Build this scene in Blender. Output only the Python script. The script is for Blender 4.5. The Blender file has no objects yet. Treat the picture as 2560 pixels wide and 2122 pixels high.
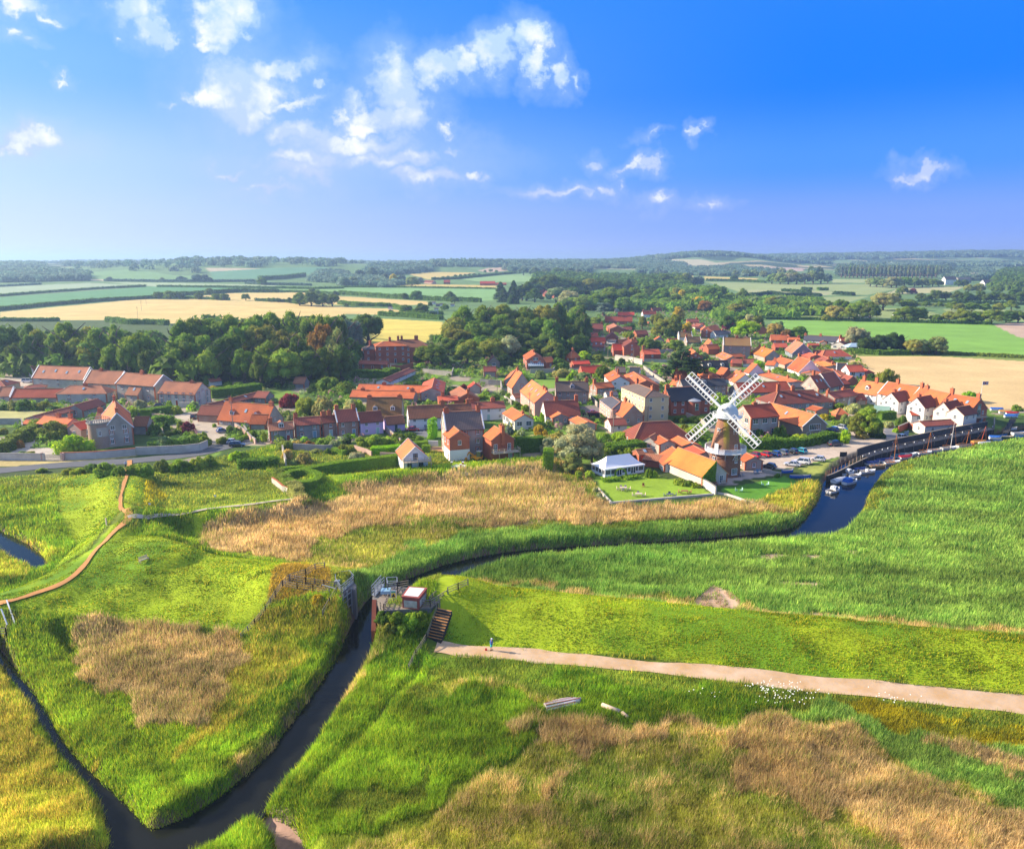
import bpy, bmesh, math, random
import numpy as np
from mathutils import Vector, Matrix
R = math.radians
random.seed(7); rng = np.random.default_rng(7)
sc = bpy.context.scene
COL = sc.collection
# ------------------------------------------------------------------ camera
F = 1898.0; CX, CY = 1280.0, 1061.0; HC = 54.0
PITCH = math.atan(411.0/F)
cd = bpy.data.cameras.new('camera'); cam = bpy.data.objects.new('camera', cd); COL.objects.link(cam)
cam.location = (0, 0, HC); cam.rotation_euler = (R(90)-PITCH, 0, 0)
cd.sensor_width = 36; cd.lens = 36*F/2560.0; cd.clip_start = 0.5; cd.clip_end = 60000
sc.camera = cam
sc.view_settings.view_transform = 'Standard'; sc.view_settings.look = 'None'
sc.view_settings.exposure = 1.38; sc.view_settings.gamma = 1
try:
    sc.cycles.use_denoising = True; sc.cycles.max_bounces = 5; sc.cycles.diffuse_bounces = 2
    sc.cycles.glossy_bounces = 2; sc.cycles.transmission_bounces = 2; sc.cycles.volume_bounces = 0
    sc.cycles.transparent_max_bounces = 6; sc.cycles.caustics_reflective = False; sc.cycles.sample_clamp_indirect = 4
except Exception: pass
# ------------------------------------------------------------------ sun and sky
SUN_EL, SUN_AZ = R(25), R(-78)          # azimuth from +Y (view direction), negative = to the left
sdir = Vector((math.sin(SUN_AZ)*math.cos(SUN_EL), math.cos(SUN_AZ)*math.cos(SUN_EL), math.sin(SUN_EL)))
sl = bpy.data.lights.new('sun', 'SUN'); sl.energy = 4.1; sl.angle = R(0.6); sl.color = (1.0, 0.86, 0.66)
so = bpy.data.objects.new('sun', sl); COL.objects.link(so)
so.rotation_euler = sdir.to_track_quat('Z', 'Y').to_euler()

REG = {'v': (1150,720,3), 'A': (0,860,3.281), 'B': (600,860,3.281), 'C': (1200,860,3.281), 'D': (1800,860,2.763), 'E': (1640,900,5.25),
       'H': (1440,760,5.25), 'I': (1820,780,5.25), 'F': (0,600,2.442), 'G': (850,600,2.442), 'K': (1700,600,2.442),
       'Q': (1800,1080,4.375), 'R': (2160,1000,5.25), 'S': (600,1380,3.281), 'T': (1440,1080,3.281), 'U': (0,1100,2.442),
       'V': (640,1060,2.442), 'X': (0,1450,2.1), 'Y': (900,1450,2.3333), 'Z': (1700,1200,1.888), 'O': (0,0,0.8203), 'W': (0,0,1.0),
       'J': (660,1080,7.0), 'L': (1080,1060,8.75), 'M': (2160,1040,7.0), 'N': (0,1480,12.43)}
def px(tag, x, y):
    a, b, s = REG[tag]; return a+x/s, b+y/s
cp, sp = math.cos(PITCH), math.sin(PITCH)
def ray(x, y):
    a, b = (x-CX)/F, (CY-y)/F
    return np.array([a, cp+b*sp, -sp+b*cp])
def P(x, y, z=0.0):
    d = ray(x, y); t = (z-HC)/min(d[2], -1e-4); t = min(t, 30000)
    return np.array([d[0]*t, d[1]*t, z])
def Pt(tag, x, y, z=0.0):
    return P(*px(tag, x, y), z)
def hgt_at(base, ypix):                # height at ground point base that shows at picture row ypix
    yy = base[1]; b = (CY-ypix)/F
    t = yy/(cp+b*sp)
    return HC + t*(-sp+b*cp)
def proj(x, y, z):
    dy = y*cp-(z-HC)*sp; u = y*sp+(z-HC)*cp
    return CX+F*x/dy, CY-F*u/dy

def world_sky():
    w = bpy.data.worlds.new('World'); sc.world = w; w.use_nodes = True
    nt = w.node_tree; N = nt.nodes; L = nt.links; N.clear()
    def nd(t, **k):
        n = N.new(t)
        for a, b in k.items(): setattr(n, a, b)
        return n
    def m(op, a, b=None, c=None, clamp=False):
        n = nd('ShaderNodeMath', operation=op, use_clamp=clamp)
        for i, v in enumerate((a, b, c)):
            if v is None: continue
            if isinstance(v, (int, float)): n.inputs[i].default_value = v
            else: L.new(v, n.inputs[i])
        return n.outputs[0]
    def mix(f, a, b):
        n = nd('ShaderNodeMix', data_type='RGBA')
        for s, v in ((n.inputs[0], f), (n.inputs[6], a), (n.inputs[7], b)):
            if isinstance(v, (int, float)): s.default_value = v
            elif isinstance(v, tuple): s.default_value = (*v, 1)
            else: L.new(v, s)
        return n.outputs[2]
    sky = nd('ShaderNodeTexSky', sky_type='NISHITA'); sky.sun_disc = False
    sky.sun_elevation = SUN_EL; sky.sun_rotation = SUN_AZ; sky.air_density = 1.0; sky.dust_density = 0.6; sky.ozone_density = 3
    tc = nd('ShaderNodeTexCoord'); sx = nd('ShaderNodeSeparateXYZ'); L.new(tc.outputs['Generated'], sx.inputs[0])
    X, Y, Z = sx.outputs
    # sky colour by elevation and sun side; pale zenith above view added for fill
    el = m('MAXIMUM', Z, 0.0)
    dt = nd('ShaderNodeVectorMath', operation='DOT_PRODUCT'); L.new(tc.outputs['Generated'], dt.inputs[0])
    h = Vector((sdir.x, sdir.y, 0.12)).normalized(); dt.inputs[1].default_value = h
    side = m('MULTIPLY_ADD', dt.outputs['Value'], 0.5, 0.5)
    def ramp(fac, stops):
        r = nd('ShaderNodeValToRGB'); L.new(fac, r.inputs[0])
        e = r.color_ramp.elements
        while len(e) < len(stops): e.new(0.5)
        for q, (p_, c_) in zip(e, stops): q.position = p_; q.color = (*c_, 1)
        r.color_ramp.interpolation = 'EASE'
        return r.outputs[0]
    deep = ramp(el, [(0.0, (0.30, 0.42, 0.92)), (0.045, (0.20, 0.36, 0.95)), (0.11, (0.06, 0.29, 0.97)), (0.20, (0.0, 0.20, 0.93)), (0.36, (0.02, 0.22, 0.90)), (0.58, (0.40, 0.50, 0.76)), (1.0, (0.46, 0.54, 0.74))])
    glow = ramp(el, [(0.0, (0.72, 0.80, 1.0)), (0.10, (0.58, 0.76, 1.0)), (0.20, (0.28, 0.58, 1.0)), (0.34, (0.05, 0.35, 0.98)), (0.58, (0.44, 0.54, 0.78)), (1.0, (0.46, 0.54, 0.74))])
    g = m('SMOOTH_MIN', 1.0, m('MULTIPLY', m('SUBTRACT', side, 0.44), 2.1), 0.2)
    g = m('MAXIMUM', g, 0.0)
    g = m('POWER', g, 1.5)
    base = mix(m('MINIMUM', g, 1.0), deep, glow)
    hs = nd('ShaderNodeMixRGB', blend_type='MULTIPLY'); hs.inputs[0].default_value = 1
    L.new(sky.outputs[0], hs.inputs[1]); hs.inputs[2].default_value = (0.10, 0.10, 0.10, 1)
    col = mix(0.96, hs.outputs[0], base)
    # clouds, placed by direction
    ys = m('MAXIMUM', Y, 0.05)
    U, V = m('DIVIDE', X, ys), m('DIVIDE', Z, ys)
    cmb = nd('ShaderNodeCombineXYZ'); L.new(U, cmb.inputs[0]); L.new(V, cmb.inputs[1])
    blobs = [(500,175,110,72,1),(570,128,85,26,1),(425,195,48,24,1),(600,208,70,15,.8),(660,175,14,12,.7),(520,235,70,26,.8),(600,268,100,22,.85),(720,290,150,26,.8),
             (800,330,150,22,.7),(620,322,110,22,.75),(480,345,52,10,.7),(860,318,66,24,.75),(880,366,62,22,.8),(540,385,70,12,.6),(640,350,120,26,.6),
             (810,165,62,58,1),(830,225,70,46,1),(770,230,75,24,.9),(700,235,22,9,.7),(745,250,60,18,.8),
             (905,130,46,34,1),(950,112,30,28,1),(1010,108,55,34,1),(1085,78,44,36,1),(1092,140,24,34,.95),(1150,152,30,30,.95),(1195,156,18,11,.7),(925,255,26,14,.65),
             (930,300,30,20,.5),(50,12,80,24,.95),(120,30,20,12,.8),(30,72,40,14,.8),(75,90,22,7,.6),(285,20,72,32,1),(320,58,46,34,1),(345,85,22,16,.9),(240,70,14,9,.7),
             (470,12,70,34,.95),(455,50,50,36,.9),(440,85,40,14,.8),(505,58,22,12,.6),(70,292,85,26,.95),(20,312,50,20,.9),(126,158,15,8,.7),(352,218,13,8,.65),
             (1215,333,27,15,.8),(1238,330,14,6,.5),(1305,348,34,13,.8),(1326,335,14,14,.7),(1425,282,12,15,.8),(1150,398,80,11,.8),(1105,398,50,10,.6),(1240,386,26,13,.8),
             (1286,380,10,10,.65),(1350,418,32,11,.7),(1462,428,28,9,.6),(1895,348,62,15,.9),(1838,356,24,8,.7),(960,362,22,13,.7),(1330,283,20,6,.4),(985,370,14,8,.5)]
    wn = nd('ShaderNodeTexNoise', noise_dimensions='3D'); L.new(cmb.outputs[0], wn.inputs['Vector']); wn.inputs['Scale'].default_value = 15; wn.inputs['Detail'].default_value = 9; wn.inputs['Roughness'].default_value = .62
    ws = nd('ShaderNodeVectorMath', operation='SUBTRACT'); L.new(wn.outputs['Color'], ws.inputs[0]); ws.inputs[1].default_value = (.5, .5, .5)
    wm = nd('ShaderNodeVectorMath', operation='MULTIPLY_ADD'); L.new(ws.outputs[0], wm.inputs[0]); wm.inputs[1].default_value = (.115, .095, 0); L.new(cmb.outputs[0], wm.inputs[2])
    dens = None
    for (bx, by, rx, ry, s) in blobs:
        d = ray(*px('O', bx, by)); u0, v0 = d[0]/d[1], d[2]/d[1]
        d2 = ray(*px('O', bx+1, by)); k = (d2[0]/d2[1]-u0)
        mp = nd('ShaderNodeMapping', vector_type='POINT'); L.new(wm.outputs[0], mp.inputs[0])
        sxx, syy = 1/(rx*1.38*k), 1/(ry*1.45*k)
        mp.inputs['Location'].default_value = (-u0*sxx, -v0*syy, 0); mp.inputs['Scale'].default_value = (sxx, syy, 1)
        ln = nd('ShaderNodeVectorMath', operation='LENGTH'); L.new(mp.outputs[0], ln.inputs[0])
        v = m('MULTIPLY_ADD', ln.outputs['Value'], -1.5*s, 1.42*s)
        dens = v if dens is None else m('SMOOTH_MAX', dens, v, 0.12)
    dens = m('MINIMUM', dens, 0.95)
    nz = nd('ShaderNodeTexNoise', noise_dimensions='3D'); L.new(cmb.outputs[0], nz.inputs['Vector'])
    nz.inputs['Scale'].default_value = 12; nz.inputs['Detail'].default_value = 9; nz.inputs['Roughness'].default_value = 0.66; nz.inputs['Distortion'].default_value = 0.3
    n1 = nz.outputs[0]
    tot = m('ADD', dens, m('MULTIPLY', m('SUBTRACT', n1, 0.5), 1.5))
    dens_c = m('MULTIPLY', m('SUBTRACT', tot, 0.22), 1.9, clamp=True)
    dens_c = m('POWER', dens_c, 0.8)
    # thin veil
    veil = m('MULTIPLY', m('ADD', dens, 0.75), 0.75, clamp=True)
    veil = m('MULTIPLY', veil, m('MULTIPLY', n1, 1.0))
    dens_c = m('MAXIMUM', dens_c, m('MULTIPLY', veil, 0.75))
    fwd = m('GREATER_THAN', Y, 0.08)
    dens_c = m('MULTIPLY', m('MULTIPLY', dens_c, fwd), 0.96)
    n2 = nd('ShaderNodeTexNoise'); L.new(cmb.outputs[0], n2.inputs['Vector']); n2.inputs['Scale'].default_value = 22; n2.inputs['Detail'].default_value = 5
    sh = m('MULTIPLY', m('ADD', m('SUBTRACT', tot, 0.86), m('MULTIPLY', m('SUBTRACT', n2.outputs[0], 0.45), 3.2)), 1.2, clamp=True)
    lowc = mix(m('MINIMUM', m('MULTIPLY', el, 3.6), 1.0), (0.50, 0.55, 1.0), (0.50, 0.70, 1.0))
    cc = mix(sh, lowc, (1.0, 1.0, 1.0))
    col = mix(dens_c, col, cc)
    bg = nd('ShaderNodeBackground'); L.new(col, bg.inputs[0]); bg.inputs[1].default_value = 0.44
    out = nd('ShaderNodeOutputWorld'); L.new(bg.outputs[0], out.inputs[0])
    w.cycles.sampling_method = 'MANUAL'; w.cycles.sample_map_resolution = 512
world_sky()

# ------------------------------------------------------------------ numeric helpers
def _hash(ix, iy, s):
    h = (ix.astype(np.int64)*374761393 + iy.astype(np.int64)*668265263 + s*1442695041) & 0xffffffff
    h = ((h ^ (h >> 13))*1274126177) & 0xffffffff
    return ((h ^ (h >> 16)) & 0xffff)/65535.0
def vnoise(x, y, s=0):
    ix, iy = np.floor(x), np.floor(y); fx, fy = x-ix, y-iy
    fx = fx*fx*(3-2*fx); fy = fy*fy*(3-2*fy)
    a, b, c, d = _hash(ix, iy, s), _hash(ix+1, iy, s), _hash(ix, iy+1, s), _hash(ix+1, iy+1, s)
    return a+(b-a)*fx+(c-a)*fy+(a-b-c+d)*fx*fy
def fbm(x, y, s=0, o=4):
    v = 0; a = .5; t = 0
    for i in range(o):
        v = v+a*vnoise(x*2**i, y*2**i, s+i*17); t += a; a *= .5
    return v/t
def sstep(a, b, x):
    t = np.clip((x-a)/(b-a), 0, 1); return t*t*(3-2*t)
def inpoly(x, y, poly):
    poly = np.asarray(poly); r = np.zeros(x.shape, bool)
    sel = np.nonzero((x >= poly[:, 0].min()) & (x <= poly[:, 0].max()) & (y >= poly[:, 1].min()) & (y <= poly[:, 1].max()))[0]
    if not len(sel): return r
    xs, ys = x[sel], y[sel]; ins = np.zeros(len(sel), bool); n = len(poly)
    for i in range(n):
        x1, y1 = poly[i][:2]; x2, y2 = poly[(i+1) % n][:2]
        if y1 == y2: continue
        c = ((ys < y1) != (ys < y2)) & (xs < (x2-x1)*(ys-y1)/(y2-y1)+x1)
        ins ^= c
    r[sel] = ins; return r
def pdist(x, y, line, wid=None, pad=1e9):
    """distance to polyline and interpolated half width"""
    best = np.full(x.shape, 1e9); hw = np.zeros(x.shape)
    line = np.asarray(line, float)
    for i in range(len(line)-1):
        ax, ay = line[i][:2]; bx, by = line[i+1][:2]
        sel = np.nonzero((x > min(ax, bx)-pad) & (x < max(ax, bx)+pad) & (y > min(ay, by)-pad) & (y < max(ay, by)+pad))[0]
        if not len(sel): continue
        xs, ys = x[sel], y[sel]; dx, dy = bx-ax, by-ay; l2 = dx*dx+dy*dy+1e-9
        t = np.clip(((xs-ax)*dx+(ys-ay)*dy)/l2, 0, 1)
        d = np.hypot(xs-ax-t*dx, ys-ay-t*dy)
        k = d < best[sel]
        if wid is not None:
            w_ = wid[i]+(wid[i+1]-wid[i])*t; hw[sel] = np.where(k, w_, hw[sel])
        best[sel] = np.where(k, d, best[sel])
    return best, hw
def catmull(pts, n=6):
    pts = [np.array(p, float) for p in pts]; out = []
    for i in range(len(pts)-1):
        p0 = pts[max(i-1, 0)]; p1 = pts[i]; p2 = pts[i+1]; p3 = pts[min(i+2, len(pts)-1)]
        for k in range(n):
            t = k/n
            out.append(0.5*((2*p1)+(-p0+p2)*t+(2*p0-5*p1+4*p2-p3)*t*t+(-p0+3*p1-3*p2+p3)*t**3))
    out.append(pts[-1]); return np.array(out)
def poly(tag, *pts, z=0.0):
    return np.array([Pt(tag, a, b, z)[:2] for a, b in pts])

# ------------------------------------------------------------------ water courses, banks
WZ = -1.3
def line(tag, pts, z=0.0, n=6):      # pts (x, y, halfwidth)
    w = [(*Pt(tag, a, b, z)[:2], c) for a, b, c in pts]
    return catmull(w, n)
RIVER = line('O', [(2330,850,5),(2200,872,5),(2080,894,4.6),(1981,908,5),(1892,926,5.5),(1815,942,5.4),(1768,962,5.4),(1737,998,5.1),(1716,1045,4.6),(1670,1090,4.0),(1580,1103,2.6),
                   (1400,1118,2.4),(1200,1128,2.0),(1050,1143,2.5),(950,1165,3.0),(880,1194,3.6),(815,1224,4.0),(775,1255,3.1),(746,1300,2.4),(724,1345,2.0),
                   (689,1405,1.9),(632,1490,2.0),(582,1558,2.1),(503,1640,2.5),(402,1712,2.9),(270,1775,3.6),(150,1840,6)], WZ)
DITCH = line('O', [(-40,1290,.5),(0,1345,.4),(28,1385,.35),(70,1440,.35),(110,1510,.35),(160,1575,.4),(215,1632,.6),(250,1690,1.3),(275,1735,1.4)], WZ)
CREEK = line('O', [(-60,1085,3.0),(0,1112,2.6),(40,1134,2.4),(66,1152,1.8),(85,1170,.6)], WZ)
GULLY = line('O', [(520,1672,.5),(548,1684,.7),(585,1712,1.0),(600,1760,1.2)], WZ)
RUNNEL = line('O', [(862,1350,.1),(846,1390,.12),(806,1425,.14),(766,1480,.14),(705,1540,.12),(640,1598,.1)])
RUT = line('O', [(118,1312,.1),(150,1345,.12),(205,1420,.14),(255,1472,.1),(300,1520,.1),(318,1560,.05)])
CHANNELS = [RIVER, DITCH, CREEK, GULLY, RUNNEL, RUT]
def lv(tag, pts, h): return np.array([Pt(tag, a, b, h)[:2] for a, b in pts])
def _S(x, y, z): return Pt('S', x, y, z)[:2]
LEVEES = [
    (np.array([_S(1190, 400, 3.75), _S(1400, 390, 3.75), _S(1600, 370, 3.75), _S(1700, 340, 3.6)]), 1.0, 9.0, 3.75),
    (np.array([_S(740, 290, 3.7), _S(600, 280, 3.6), _S(420, 262, 3.4), _S(330, 262, 3.2)]), 2.0, 8.0, 3.7),

    (lv('O', [(905,1206),(1100,1224),(1500,1264),(1800,1293),(2100,1320),(2700,1378)], 3.6), 1.5, 8.5, 3.6),
    (lv('O', [(690,1185),(640,1180),(560,1170),(430,1160),(340,1150),(300,1138)], 3.2), 2.2, 8.5, 3.2),
    (lv('O', [(345,1150),(300,1130),(283,1098),(280,1068)], 2.8), 2.5, 6.5, 2.8),
    (lv('O', [(290,1063),(410,1046),(520,1034),(600,1024)], 2.8), 1.6, 5.5, 2.8),
    (lv('O', [(-200,1290),(0,1238),(90,1213),(160,1175),(205,1120),(262,1064),(245,1035),(252,990),(262,965)], 2.8), 1.6, 7.5, 2.8),
    (lv('O', [(110,1235),(200,1190),(290,1145)], 2.2), 7, 9.0, 2.2),
    (lv('O', [(300,1175),(420,1195),(520,1215)], 1.6), 7, 10.0, 1.6),
    (lv('O', [(200,985),(180,1040)], 1.4), 6, 8.0, 1.4),
    (lv('O', [(645,985),(760,975),(900,958),(1000,953),(1115,945)], 1.6), 3.0, 5.0, 1.6),
]
def bump(x, y, cx, cy, sx, sy, a):
    return a*np.exp(-((x-cx)/sx)**2-((y-cy)/sy)**2)
def terr(x, y, fine=True):
    x = np.asarray(x, float); y = np.asarray(y, float)
    z = 30*sstep(650, 3000, y)+10*sstep(3000, 6000, y)
    z = z+bump(x, y, -820, 2300, 420, 500, 27)+bump(x, y, -1900, 2600, 500, 600, 16)+bump(x, y, 830, 3300, 260, 500, 42)
    z = z+bump(x, y, 2900, 4300, 2100, 900, 56)+bump(x, y, 300, 2900, 500, 500, 10)+bump(x, y, -150, 2500, 250, 300, 14)
    z = z+bump(x, y, -120, 470, 60, 90, 6)*1.0
    z = z+(fbm(x/420, y/420, 5, 3)-.5)*9*sstep(900, 2200, y)
    if fine:
        near = (y > 30) & (y < 420)
        if near.any():
            xn, yn = x[near], y[near]; zn = z[near]
            zn = zn+(fbm(xn/6, yn/6, 3, 3)-.5)*0.35*sstep(235, 180, yn)
            for ln, c, s, h in LEVEES:
                d, _ = pdist(xn, yn, ln, pad=c+s+1)
                zn = np.maximum(zn, h*(1-sstep(c, c+s, d))+np.where(d < c+s, (zn-0)*0.5, -9))
            for ch in CHANNELS:
                d, hw = pdist(xn, yn, ch, ch[:, 2], pad=10)
                sh_ = ch is RUNNEL or ch is RUT; k = sstep(-0.4, 1.5, d-hw)
                zn = np.where(d < hw+1.6, (-.45 if sh_ else WZ-0.9)*(1-k)+zn*k, zn)
            z = z.copy(); z[near] = zn
    return z
def T(x, y): return float(terr(np.array([x]), np.array([y]))[0])
def G(x, y):
    d = ray(x, y); t = 40.0
    ts = 40*1.012**np.arange(600); xs, ys, zs = d[0]*ts, d[1]*ts, HC+d[2]*ts
    below = np.nonzero(zs < terr(xs, ys))[0]
    if not len(below): i = 599
    else: i = below[0]
    a, b = ts[max(i-1, 0)], ts[i]
    tt = np.linspace(a, b, 24); xs, ys, zs = d[0]*tt, d[1]*tt, HC+d[2]*tt
    q = np.nonzero(zs < terr(xs, ys))[0]; j = q[0] if len(q) else 23
    return np.array([xs[j], ys[j], zs[j] if not len(q) else T(xs[j], ys[j])])
def Gt(tag, x, y): return G(*px(tag, x, y))
def gpoly(tag, *pts): return np.array([Gt(tag, a, b)[:2] for a, b in pts])
# ------------------------------------------------------------------ materials
MATS = {}
def _nt(name):
    m = bpy.data.materials.new(name); m.use_nodes = True
    nt = m.node_tree; b = nt.nodes['Principled BSDF']; return m, nt, b
def _math(nt, op, a, b=None, clamp=False):
    n = nt.nodes.new('ShaderNodeMath'); n.operation = op; n.use_clamp = clamp
    for i, v in enumerate((a, b)):
        if v is None: continue
        if isinstance(v, (int, float)): n.inputs[i].default_value = v
        else: nt.links.new(v, n.inputs[i])
    return n.outputs[0]
def _mul(nt, colsock, facsock):
    n = nt.nodes.new('ShaderNodeVectorMath'); n.operation = 'SCALE'
    nt.links.new(colsock, n.inputs[0]); nt.links.new(facsock, n.inputs['Scale']); return n.outputs[0]
def _noise(nt, scale, detail=4, rough=.6, coord='Object', vec_scale=None):
    tc = nt.nodes.new('ShaderNodeTexCoord'); nz = nt.nodes.new('ShaderNodeTexNoise')
    v = tc.outputs[coord]
    if vec_scale:
        mp = nt.nodes.new('ShaderNodeMapping'); mp.inputs['Scale'].default_value = vec_scale; nt.links.new(v, mp.inputs[0]); v = mp.outputs[0]
    nt.links.new(v, nz.inputs['Vector']); nz.inputs['Scale'].default_value = scale
    nz.inputs['Detail'].default_value = detail; nz.inputs['Roughness'].default_value = rough
    return nz.outputs['Fac']
def mat(name, col, col2=None, rough=.85, var=.25, scale=.8, spec=.25, metal=0, thr=None, stripes=None, rnd=0.0, bump=0.0, ls=6.0):
    """base colour varied by two octaves of object-space noise; col2 = second colour of patches"""
    if name in MATS: return MATS[name]
    m, nt, b = _nt(name); L = nt.links
    n1 = _noise(nt, scale*ls, 5, .7); n2 = _noise(nt, scale*.35, 3, .6)
    rgb = nt.nodes.new('ShaderNodeMix'); rgb.data_type = 'RGBA'
    rgb.inputs[6].default_value = (*col, 1); rgb.inputs[7].default_value = (*(col2 or col), 1)
    f = _math(nt, 'MULTIPLY', _math(nt, 'SUBTRACT', _math(nt, 'ADD', _math(nt, 'MULTIPLY', n1, .5), _math(nt, 'MULTIPLY', n2, .5)), .5-.12), 4.0, True)
    L.new(f, rgb.inputs[0]); c = rgb.outputs[2]
    k = _math(nt, 'ADD', _math(nt, 'MULTIPLY', _math(nt, 'SUBTRACT', n1, .5), var*3.0), 1.0)
    if rnd:
        oi = nt.nodes.new('ShaderNodeObjectInfo')
        k = _math(nt, 'MULTIPLY', k, _math(nt, 'ADD', _math(nt, 'MULTIPLY', oi.outputs['Random'], rnd), 1-rnd/2))
    if stripes:     # fine ribs of pantiles or boards along an axis
        tc = nt.nodes.new('ShaderNodeTexCoord'); sx = nt.nodes.new('ShaderNodeSeparateXYZ'); L.new(tc.outputs['Object'], sx.inputs[0])
        s = _math(nt, 'SINE', _math(nt, 'MULTIPLY', sx.outputs[stripes[0]], 6.283/stripes[1]))
        k = _math(nt, 'MULTIPLY', k, _math(nt, 'ADD', _math(nt, 'MULTIPLY', s, stripes[2]), 1.0))
    c = _mul(nt, c, k); L.new(c, b.inputs['Base Color'])
    b.inputs['Roughness'].default_value = rough; b.inputs['Metallic'].default_value = metal
    b.inputs['Specular IOR Level'].default_value = spec
    if bump:
        bp = nt.nodes.new('ShaderNodeBump'); bp.inputs['Strength'].default_value = bump; bp.inputs['Distance'].default_value = .1
        L.new(n1, bp.inputs['Height']); L.new(bp.outputs[0], b.inputs['Normal'])
    MATS[name] = m; return m
def mat_attr(name, rough=.9, transl=.0, nscale=None, namp=.3, objcol=False, nscale2=None):
    if name in MATS: return MATS[name]
    m, nt, b = _nt(name); L = nt.links
    at = nt.nodes.new('ShaderNodeAttribute'); at.attribute_name = 'Col'; c = at.outputs['Color']
    if objcol:
        oi = nt.nodes.new('ShaderNodeObjectInfo'); mm = nt.nodes.new('ShaderNodeVectorMath'); mm.operation = 'MULTIPLY'
        L.new(c, mm.inputs[0]); L.new(oi.outputs['Color'], mm.inputs[1]); c = mm.outputs[0]
    if nscale:
        n1 = _noise(nt, nscale, 6, .7)
        k = _math(nt, 'ADD', _math(nt, 'MULTIPLY', _math(nt, 'SUBTRACT', n1, .5), namp*3), 1.0)
        if nscale2:
            n2 = _noise(nt, nscale2, 4, .6)
            k = _math(nt, 'MULTIPLY', k, _math(nt, 'ADD', _math(nt, 'MULTIPLY', _math(nt, 'SUBTRACT', n2, .5), namp*2), 1.0))
        c = _mul(nt, c, k)
    L.new(c, b.inputs['Base Color']); b.inputs['Roughness'].default_value = rough; b.inputs['Specular IOR Level'].default_value = .15
    if transl:
        tr = nt.nodes.new('ShaderNodeBsdfTranslucent'); L.new(c, tr.inputs[0])
        ms = nt.nodes.new('ShaderNodeMixShader'); ms.inputs[0].default_value = transl
        L.new(b.outputs[0], ms.inputs[1]); L.new(tr.outputs[0], ms.inputs[2])
        L.new(ms.outputs[0], nt.nodes['Material Output'].inputs[0])
    MATS[name] = m; return m
def plain(name, col, rough=.5, spec=.5, metal=0, coat=0):
    if name in MATS: return MATS[name]
    m, nt, b = _nt(name); b.inputs['Base Color'].default_value = (*col, 1); b.inputs['Roughness'].default_value = rough
    b.inputs['Specular IOR Level'].default_value = spec; b.inputs['Metallic'].default_value = metal
    if coat: b.inputs['Coat Weight'].default_value = coat; b.inputs['Coat Roughness'].default_value = .08
    MATS[name] = m; return m
M_FOL = mat_attr('foliage', .75, .48, objcol=True)
M_GRASS = mat_attr('blades', .8, .46)
M_GROUND = mat_attr('ground_sheet', .95, 0, nscale=.9, namp=.28, nscale2=.05)
# walls
flint = mat('flint_wall', (.50,.45,.38), (.28,.25,.22), var=.45, scale=.9, rnd=.2)
flintw = mat('pale_flint_wall', (.66,.60,.52), (.42,.38,.33), var=.35, scale=.9, rnd=.15)
flintd = mat('grey_flint_wall', (.36,.34,.32), (.21,.20,.19), var=.45, scale=1.0)
brick = mat('red_brick', (.46,.135,.07), (.32,.10,.06), var=.3, scale=1, rnd=.3)
brickp = mat('pale_brick', (.55,.34,.27), (.45,.30,.25), var=.25, scale=1, rnd=.2)
mixw = mat('flint_and_brick', (.42,.33,.27), (.33,.17,.12), var=.35, scale=.8, rnd=.2)
white = mat('white_render', (.80,.78,.76), (.70,.69,.68), var=.06, scale=.5)
cream = mat('cream_render', (.72,.58,.33), (.66,.52,.30), var=.06, scale=.5)
ivory = mat('ivory_render', (.74,.66,.56), (.68,.60,.52), var=.06, scale=.5)
lilac = mat('lilac_render', (.62,.47,.72), (.57,.43,.67), var=.05, scale=.5)
board = mat('grey_boards', (.23,.25,.29), (.17,.19,.22), var=.15, stripes=(2,.25,.18))
stone = mat('grey_stone', (.36,.33,.29), (.26,.24,.22), var=.3, scale=1, rnd=.2)
darkwood = mat('dark_timber', (.035,.033,.032), (.055,.05,.045), var=.3, stripes=(0,.3,.2))
timber = mat('weathered_timber', (.30,.25,.20), (.22,.18,.145), var=.3)
palewood = mat('pale_timber', (.50,.42,.33), (.42,.35,.27), var=.2)
WALL = dict(f=flint, F=flintw, g=flintd, b=brick, p=brickp, m=mixw, w=white, c=cream, i=ivory, l=lilac, G=board, s=stone, t=timber)
# roofs
def roofm(n, a, b, v=.42, st=.16): return mat(n, a, b, var=v, scale=.55, rnd=.65, stripes=(0,.5,st), ls=5)
ROOF = dict(o=roofm('orange_pantiles', (.66,.17,.05), (.36,.095,.045)), r=roofm('red_pantiles', (.56,.105,.05), (.32,.07,.04)),
            b=roofm('brown_pantiles', (.42,.165,.085), (.24,.10,.06)), d=roofm('dark_red_pantiles', (.30,.08,.05), (.19,.06,.045)),
            t=roofm('taupe_tiles', (.17,.125,.105), (.12,.09,.08)), s=roofm('grey_slates', (.085,.085,.105), (.06,.06,.08), .2, .04),
            k=roofm('black_pantiles', (.04,.045,.055), (.03,.03,.04), .2), m=roofm('mossy_tiles', (.27,.17,.06), (.22,.10,.045)),
            y=roofm('lichened_orange_tiles', (.60,.22,.045), (.48,.13,.03)), R=roofm('bright_red_tiles', (.62,.07,.035), (.5,.06,.03)))
trim = plain('white_paint', (.80,.80,.80), .5); glass = plain('window_glass', (.03,.045,.06), .08, .8)
glassb = plain('rooflight_glass', (.25,.38,.50), .1, .8)
brickc = mat('chimney_brick', (.50,.15,.07), (.38,.12,.06), var=.25, scale=2); pot = plain('clay_pot', (.52,.20,.10), .8)
lead = mat('lead_sheet', (.30,.32,.36), rough=.5, var=.1); metal = mat('galvanised_steel', (.42,.44,.46), rough=.45, metal=.6, var=.15)
rust = mat('rusty_steel', (.30,.09,.055), (.20,.06,.04), var=.3, scale=2)
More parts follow.
